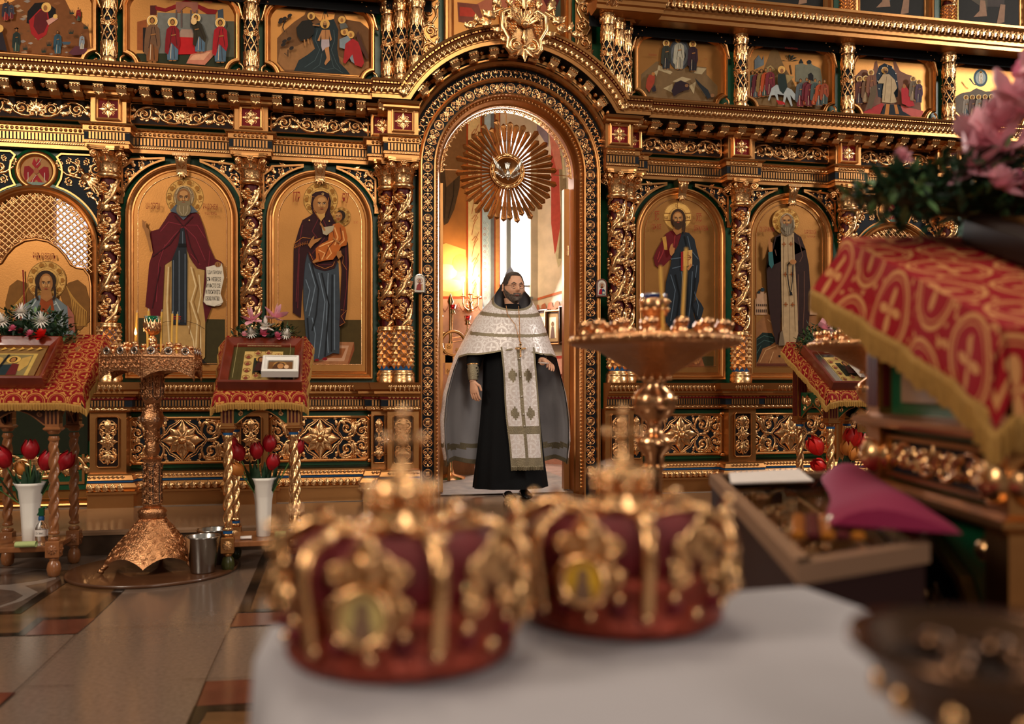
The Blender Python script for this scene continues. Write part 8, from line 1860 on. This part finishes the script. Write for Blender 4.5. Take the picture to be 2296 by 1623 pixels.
# ================================================================ blurred foreground
TZ=.78
A=cw(-.242,.861,TZ);B=cw(.345,1.032,TZ);ed=(B-A).normalized();pd=Vector((ed.y,-ed.x,0))      # back edge,and towards the camera side
TW=(B-A).length;TD=.78;TR=math.atan2(ed.y,ed.x)
t=thing('cloth_table','small table under a white cloth, carrying the two crowns','table',(A.x,A.y,0),TR)
q=MB();q.m('dark_wood');q.box(.02,TW-.02,-TD+.02,-.02,.74,.772)
for x in (.05,TW-.05):
 for y in (-.05,-TD+.05):q.box(x-.02,x+.02,y-.02,y+.02,0,.74)
q.obj('frame',t)
q=MB();q.m('white_cloth');NXx,NYy=26,26;P=[]
def tcl(u,v):
 x=-.16+(TW+.32)*u;y=.16-(TD+.32)*v;ox=max(0,-x)+max(0,x-TW);oy=max(0,y)+max(0,-TD-y);o_=math.hypot(ox,oy);cx=min(max(x,-.012),TW+.012);cy=max(min(y,.012),-TD-.012)
 if o_<.012:return (x,y,TZ+.0008*sin(x*31)*sin(y*27))
 w=.012*sin(x*24+y*19)*min(1,o_*8);return (cx+(w if ox>oy else 0),cy+(w if oy>=ox else 0),TZ-o_*1.6)
P=[[tcl(i/40,j/40) for j in range(41)] for i in range(41)];q.grid(P);o=q.obj('tablecloth');o.location=(A.x,A.y,0);o.rotation_euler=(0,0,TR);tag(o,'plain white cloth draped over the small table in front','cloth')
mat('velvet','60040e',.75,bump=.4,bscale=80,var=.3,vscale=20);mat('crown_band','8e3a2a',.35,.6,bump=1.,bscale=120,var=.5,vscale=60);mat('enamel','c8b070',.2)
mat('case_red','24060a',.6)
def crown(label,loc,rz,ic):
 t=thing('crown',label,'crown',loc,rz,None);R_=.098
 q=MB();q.m('crown_band');q.lathe([(R_-.006,0),(R_,.002),(R_+.003,.008),(R_,.014),(R_+.001,.044),(R_+.004,.052),(R_,.058),(R_-.008,.058),(R_-.010,.0)],n=48,caps=False);q.m('crystal')
 for k in range(24):a=2*pi*k/24;q.ball(((R_+.002)*cos(a),(R_+.002)*sin(a),.022+.018*(k % 2)),.0058,4,6)
 q.m('velvet');
 for k in range(12):a=2*pi*(k+.5)/12;q.ball((R_*cos(a),R_*sin(a),.030),.011,4,6,(1,1,.8))
 q.obj('base_band',t)
 q=MB();q.m('case_red');q.lathe([(R_-.012,.03),(R_-.008,.075)],n=40,caps=False);q.m('velvet');q.lathe([(R_-.006,.073),(R_+.002,.10),(R_-.008,.125),(R_-.035,.140),(R_-.066,.128),(.02,.118),(0,.118)],n=40,caps=False);q.obj('velvet_cap',t)  # dark band below the velvet stands in for shade inside the crown's gaps
 q=MB();q.m('gold')
 for k in range(6):
  a=k*pi/3+pi/6;pts=[((R_+.004+r)*cos(a),(R_+.004+r)*sin(a),z) for r,z in ((0,.036),(.004,.07),(.010,.105),(.002,.130),(-.022,.146),(-.05,.140),(-.078,.128))];q.tube(pts,[.007,.006,.0065,.007,.006,.0055,.005],7)
  for r,z in ((.014,.108),(.002,.136),(-.03,.152)):q.ball(((R_+r)*cos(a),(R_+r)*sin(a),z),.005,4,6)
 for k in range(6):
  a=k*pi/3;q.T=lambda x,y,z,a=a:(cos(a)*(R_+.003-y)-sin(a)*x,sin(a)*(R_+.003-y)+cos(a)*x,z)
  for s in (-1,1):q.scroll(s*.018,.075,.014,pi/2,-s,.0045,1.3,True,2,.0);q.leafr(s*.012,.085,pi/2-s*.4,.05,.018,s*.6,0,.006,2,.006);q.scroll(s*.022,.115,.010,-pi/2,s,.004,1.2,True,1,.004)
  q.leafr(0,.10,pi/2,.055,.026,0,.004,.008,3,.004);q.knob(0,.128,.008,.010)
 q.T=lambda a,b,c:(a,b,c);q.m('crystal')
 for k in range(8):a=k*pi/4;q.ball(((R_+.016)*cos(a),(R_+.016)*sin(a),.150),.0055,5,8);q.ball(((R_+.010)*cos(a+.2),(R_+.010)*sin(a+.2),.095),.004,4,6)
 q.obj('openwork',t)
 for k in range(4):
  a=k*pi/2-.55;q=MB();q.T=lambda x,y,z:(x,y,z);q.m('gold');q.htube([(.021*cos(j*pi/8),.027*sin(j*pi/8)) for j in range(17)],.005,0,1.2);q.m(ic);q.poly([(.019*cos(j*pi/8),.025*sin(j*pi/8)) for j in range(16)],.002,-.003);q.m(paint('7a5c48'));q.poly([(-.010,-.022),(.010,-.022),(.006,.002),(-.006,.002)],.003);q.poly([(.006*cos(j*pi/4),.009+.008*sin(j*pi/4)) for j in range(8)],.0032);q.m('crystal')
  for j in (0,1,2,3):q.ball((.024*cos(pi/4+j*pi/2),-.004,.030*sin(pi/4+j*pi/2)),.0042,4,6)
  q.obj('oval_medallion',t,((R_+.012)*sin(a),-(R_+.012)*cos(a),.066),(-.05,0,a))
 q=MB();q.m('gold');q.lathe([(.030,.118),(.034,.126),(.018,.136),(.026,.148),(.030,.158),(.022,.168),(.010,.172),(.006,.180),(.006,.19)],n=20,caps=False);q.box(-.003,.003,-.003,.003,.18,.228);q.box(-.015,.015,-.003,.003,.205,.212);q.m('crystal')
 for z,r,n in ((.126,.034,10),(.148,.027,8),(.160,.030,9)):
  for k in range(n):a=2*pi*k/n;q.ball((r*cos(a),r*sin(a),z),.0062,4,6)
 for x,z in ((0,.234),(-.017,.208),(.017,.208),(0,.208),(0,.19),(0,.22)):q.ball((x,-.003,z),.0055,4,6)
 q.obj('orb_and_cross',t)
 for o in KIDS(t):
  if o.name.split('.')[0]!='base_band':o.scale=(1,1,.9 if 'orb' in o.name else .78);o.location.z *= .85
 return t
crown('jewelled gold crown with red velvet in front on the left, cream oval medallion',cw(-.098,.775,TZ+.002),.2,'enamel')
crown('second jewelled gold and red velvet crown behind on the right, yellow oval medallion',cw(.113,.892,TZ+.002),-.1,mat('enamel_yellow','d8a830',.2) and 'enamel_yellow')
# brass bowl at the corner
bl=cw(.30,.535,TZ+.002);q=MB();mat('old_brass','5c4230',.22,1.,bump=.3,bscale=25);q.m('old_brass');q.lathe([(.045,0),(.048,.006),(.03,.012),(.04,.02),(.066,.038),(.072,.056),(.080,.066),(.088,.072),(.087,.078),(.078,.074),(.062,.05),(0,.04)],n=44,caps=False)
q.m('gold')
for k in range(12):a=2*pi*k/12;q.ball((.068*cos(a),.068*sin(a),.045),.006,5,8,(1,1,1.5))
t=thing('brass_bowl','dark brass bowl with a wide rim at the lower right corner','bowl',bl);q.obj('bowl',t)
q=MB();q.m('dark_brown');q.lathe([(0,.060),(.068,.058)],n=24,caps=False);q.m('old_brass')
for k in range(9):a=k*2.4;rr=.015+.005*k;q.ball((rr*cos(a),rr*sin(a),.062),.012,5,7)
q.obj('contents',t)
# ---- glass topped display case
ZT=.80;K=[cw(.483,2.13,0),cw(.342,1.04,0),cw(.565,1.175,0),cw(.80,2.17,0)]       # back-left,front-left,front-right,back-right
t=thing('display_case','glass topped case with a pale frame and dark red sides, blurred','display case',(K[1].x,K[1].y,0));O=K[1];K2=[(p.x-O.x,p.y-O.y) for p in K]
mat('case_frame','8a6a54',.35);mat('case_red','3c0a12',.6);mat('glass_pane','ffffff',.02,trans=1.,ior=1.02,spec=.3)
ccx=sum(p[0] for p in K2)/4;ccy=sum(p[1] for p in K2)/4;sh=lambda f:[(ccx+(x-ccx)*f,ccy+(y-ccy)*f) for x,y in K2]
def prism(q,pts,z0,z1,cap=True):
 n=len(pts);q.add([(x,y,z0) for x,y in pts]+[(x,y,z1) for x,y in pts],[(i,(i+1) % n,(i+1) % n+n,i+n) for i in range(n)]+([list(range(n)),list(range(n,2*n))] if cap else []),False)
q=MB();q.m('case_frame');P4=[(Vector(p)) for p in K2]
for i in range(4):
 a,b=P4[i],P4[(i+1) % 4];d=(b-a).normalized();n_=Vector((-d.y,d.x))*.022;n_=n_ if (Vector((ccx,ccy))-a).dot(n_)>0 else -n_;v=[a,b,b+n_-d*.022,a+n_+d*.022];prism(q,[tuple(p) for p in v],ZT-.022,ZT+.004)
q.obj('frame',t)
q=MB();q.m('case_red');s1=sh(.97);n=4;q.add([(x,y,.30) for x,y in s1]+[(x,y,ZT-.022) for x,y in s1],[(i,(i+1) % 4,(i+1) % 4+4,i+4) for i in range(4)]+[(3,2,1,0)],False)
for x,y in sh(.9):q.m('dark_wood');q.box(x-.02,x+.02,y-.02,y+.02,0,.31)
q.obj('body',t)
q=MB();q.m('glass_pane');prism(q,sh(.95),ZT-.008,ZT-.004);q.obj('glass_lid',t)
q=MB();q.m('gold_dark');prism(q,sh(.96),ZT-.10,ZT-.085);uu=Vector(K2[2])-Vector(K2[1]);vv=Vector(K2[0])-Vector(K2[1]);uh,vh=uu.normalized(),vv.normalized();base=Vector(K2[1])
q.T=lambda a,b,c:(base.x+uh.x*a+vh.x*c,base.y+uh.y*a+vh.y*c,ZT-.085-b);q.m('gold')
for k in range(5):q.scroll(.13,.10+k*.2,.06,k,1 if k % 2 else -1,.010,1.5,True,4);q.rosette(.20,.2+k*.19,.035,7)
q.htube([(.04,.04),(.04,1.02),(.24,1.0),(.24,.06),(.04,.04)],.008);q.obj('gilt_cover',t)
def onk(a,c,z):return (O.x+base.x+uh.x*a+vh.x*c,O.y+base.y+uh.y*a+vh.y*c,z)
q=MB();q.m('paper');pts=[(.03,.84),(.27,.76),(.30,1.03),(.06,1.06)];w_=[onk(a,c,ZT+.0045) for a,c in pts];c0=w_[0];q.add([(x-c0[0],y-c0[1],0) for x,y,z in w_]+[(x-c0[0],y-c0[1],.003) for x,y,z in w_],[(0,1,2,3),(4,5,6,7),(0,1,5,4),(1,2,6,5),(2,3,7,6),(3,0,4,7)],False);o=q.obj('paper_sheet');o.location=c0;tag(o,'white sheet of paper lying at the back of the glass case','paper')
q=MB();q.m('purple_cloth');a_,b_=cw(.73,1.88,ZT),cw(.52,1.18,ZT);dl=b_-a_;sd=Vector((dl.y,-dl.x,0)).normalized()*-.055
P=[[tuple(dl*u+sd*(v-.5)*(2 if True else 0)*(1+.08*sin(u*9))*(1+.45*u)+Vector((0,0,(.035+.008*sin(u*7+v*4))*(sin(pi*min(1,max(0,v*.9+.05))))**.5+.003))) for v in [k/8 for k in range(9)]] for u in [k/14 for k in range(15)]]
q.grid(P);q.grid([[tuple(Vector(p)-Vector((0,0,0))) for p in (r[0],r[-1])] for r in P]);q.add(P[0],[list(range(9))]);q.add(P[-1],[list(range(9))]);o=q.obj('purple_cloth');o.location=a_+Vector((0,0,.006));tag(o,'folded magenta velvet cloth lying on the right edge of the glass case','cloth')
q=MB();mat('orange_gold','d08030',.3,.8);c_=cw(.46,1.27,ZT+.006)
for k in range(5):q.m('orange_gold' if k % 2==0 else 'dark_red');q.T=lambda a,b,c:(a*.95+b*.5,b*.87-a*.3,c);q.bevbox(-.05+k*.02,-.032+k*.02,-.09,.09,0,.012,.003)
q.T=lambda a,b,c:(a,b,c);q.m('silver');q.ball((.0,-.01,.014),.010,5,8);q.ball((.016,-.012,.014),.008,5,8);o=q.obj('striped_stole');o.location=c_;tag(o,'orange gold striped ribbon with a silver stud on the glass case','stole')
# ---- big gilded lectern at the right
rz=-.258;PB=cw(.80,1.84,0);hw,hd=.26,.262;cr2,sr2=cos(rz),sin(rz)
LO=Vector((PB.x-(-hw*cr2-hd*sr2),PB.y-(-hw*sr2+hd*cr2),0))
t=thing('carved_lectern','large carved gold and green lectern in the right foreground, blurred','lectern',LO,rz)
zs_=lambda y:1.215+.25*y/hd*.5*1.0
for sx_ in (-1,1):
 for sy_ in (-1,1):
  x,y=sx_*hw,sy_*hd;zt=1.165+.105*sy_;q=MB();q.m('gold_flat');q.box(x-.036,x+.036,y-.036,y+.036,.0,zt);q.m('dark_red')
  for k in (-1,0,1):q.box(x+k*.021-.0065,x+k*.021+.0065,y-.038,y-.034,.975,zt-.04);q.box(x-.038,x-.034,y+k*.021-.0065,y+k*.021+.0065,.975,zt-.04)
  q.m('gold')
  for ax in (0,1):
   q.T=(lambda a,b,c,x=x,y=y:(x+a,y-.036+b,.872+c)) if ax==0 else (lambda a,b,c,x=x,y=y:(x-.036+b,y-a,.872+c))
   q.knob(0,0,.036,0,.7,16,4);q.rosette(0,0,.030,8,.018)
  q.obj('post',t)
for z0,e in ((.935,.052),(.80,.044),(.0,.05)):q=MB();q.m('gold_flat');q.stack([(-hw-e,hw+e,-hd-e,hd+e,z0),(-hw-e-.008,hw+e+.008,-hd-e-.008,hd+e+.008,z0+.008),(-hw-e-.008,hw+e+.008,-hd-e-.008,hd+e+.008,z0+.018),(-hw-e+.01,hw+e-.01,-hd-e+.01,hd+e-.01,z0+.026)]);q.obj('ledge',t)
q=MB();q.m('green');q.box(-hw-.01,hw+.01,-hd-.01,hd+.01,.02,1.06);q.m('case_red');q.obj('body',t)
for ax in (0,1):
 q=MB();q.T=(lambda a,b,c:(a,-hd-.012+b,c)) if ax==0 else (lambda a,b,c:(-hw-.012+b,-a,c));h_=.215
 q.m('gold_dark');q.frame([(-h_,.835),(h_,.835),(h_,.918),(-h_,.918)],[(0,0),(0,.014),(.008,.014),(.009,.002)]);q.m('navy');q.rect(-h_,h_,.835,.918,.001);q.m('gold');T0=q.T;q.T=lambda a,b,c:T0(a,b-.004,c+.877);carve_frieze(.40,.07)(q);q.T=T0
 q.m('case_frame');q.rect(-.16,.20,.985,1.055,.004,0)
 q.m('gold_dark');q.frame([(-.19,.10),(.19,.10),(.19,.62),(.13,.70),(0,.755),(-.13,.70),(-.19,.62)],[(0,0),(0,.02),(.014,.024),(.016,.002)]);q.m('navy');q.poly([(-.175,.115),(.175,.115),(.175,.61),(.12,.685),(0,.735),(-.12,.685),(-.175,.61)],.001);q.m('gold')
 for s in (-1,1):
  q.knob(s*.19,.755,.022,.0,1,10,3)
  for k in range(4):q.scroll(s*.075,.18+k*.135,.055,pi/2*(1 if k % 2 else -1),s,.013,1.4,True,4,.004)
 for k in range(4):q.rosette(0,.20+k*.14,.04,8,.004)
 q.T=lambda a,b,c:(a,b,c);q.obj('carved_panel',t)
q=MB();q.m('gold_flat');zf,zb=1.095,1.335;q.add([(sx*(hw+.06),y,z) for sx in (-1,1) for y,z in ((-hd-.06,zf-.04),(-hd-.06,zf),(hd+.06,zb),(hd+.06,zb-.04))],[(0,1,2,3),(7,6,5,4),(0,4,5,1),(1,5,6,2),(2,6,7,3),(3,7,4,0)],False);q.obj('desk_top',t)
q=MB();drape(q,'cloth_red_big',-hw-.07,hw+.07,-hd-.09,hd+.09,zf+.004,zb+.014,.115,.11,.05,.10);o=q.obj('lectern_cloth');o.location=LO;o.rotation_euler=(0,0,rz);tag(o,'large red cloth with gold crosses and fringe on the foreground lectern','cloth')
def lw(x,y,z):return Vector((LO.x+x*cr2-y*sr2,LO.y+x*sr2+y*cr2,z))
q=MB();q.m('dark_brown');q.T=lambda a,b,c:(a,c,b);s_=math.atan2(.24,.70);q.T=lambda a,b,c:(a,b*cos(s_)-c*sin(s_),b*sin(s_)+c*cos(s_));q.bevbox(-.17,.22,-.24,.20,0,.06,.01);q.m('gold_dark');q.box(-.12,.17,-.19,.15,.06,.064);q.m(paint('5c4020'));q.box(-.10,.15,-.17,.13,.064,.066);o=q.obj('framed_icon');o.location=lw(.04,.04,1.245);o.rotation_euler=(0,0,rz);tag(o,'large dark framed icon lying on the foreground lectern, mostly out of view','icon')
F_=[('lily','petal_pink',.00,-.12,.17,.07),('lily','petal_pink',.06,-.12,.22,.075),('lily','petal_rose',.14,-.12,.18,.07),('rose','petal_pink',-.02,-.12,.0,.05),('lily','petal_pink',-.04,-.07,.05,.072),('lily','petal_pink',.14,-.08,.12,.078),('lily','petal_pink',.02,-.08,.09,.078),('lily','petal_pink',.21,-.08,.23,.078),('lily','petal_rose',.12,-.03,.24,.075),('lily','petal_pink',.18,-.09,.0,.075),('lily','petal_white',.14,-.1,.05,.07),('lily','petal_pink',-.02,-.05,.10,.075),('lily','petal_pink',.06,-.06,.08,.07),('lily','petal_pink',.09,-.02,.17,.072),('lily','petal_pink',.16,-.05,.19,.072),('rose','petal_red',.10,-.12,.10,.045),('daisy','petal_white',.10,-.08,.035,.055),('rose','petal_rose',.19,-.07,.06,.055),('lily','petal_white',.20,-.07,.10,.07),('rose','petal_pink',-.19,-.05,.065,.026),('rose','petal_rose',.03,-.09,.01,.04),('rose','petal_pink',.09,-.09,.0,.045),('lily','petal_rose',.22,-.05,.17,.07),('rose','petal_red',.23,-.04,.14,.045),('lily','petal_pink',.03,-.03,.14,.07)]
g=lw(-.10,hd+.01,1.41);garland('big blurred garland of pink lilies with one red rose at the upper right',g,.27,.10,.065,F_,900,.035,21)
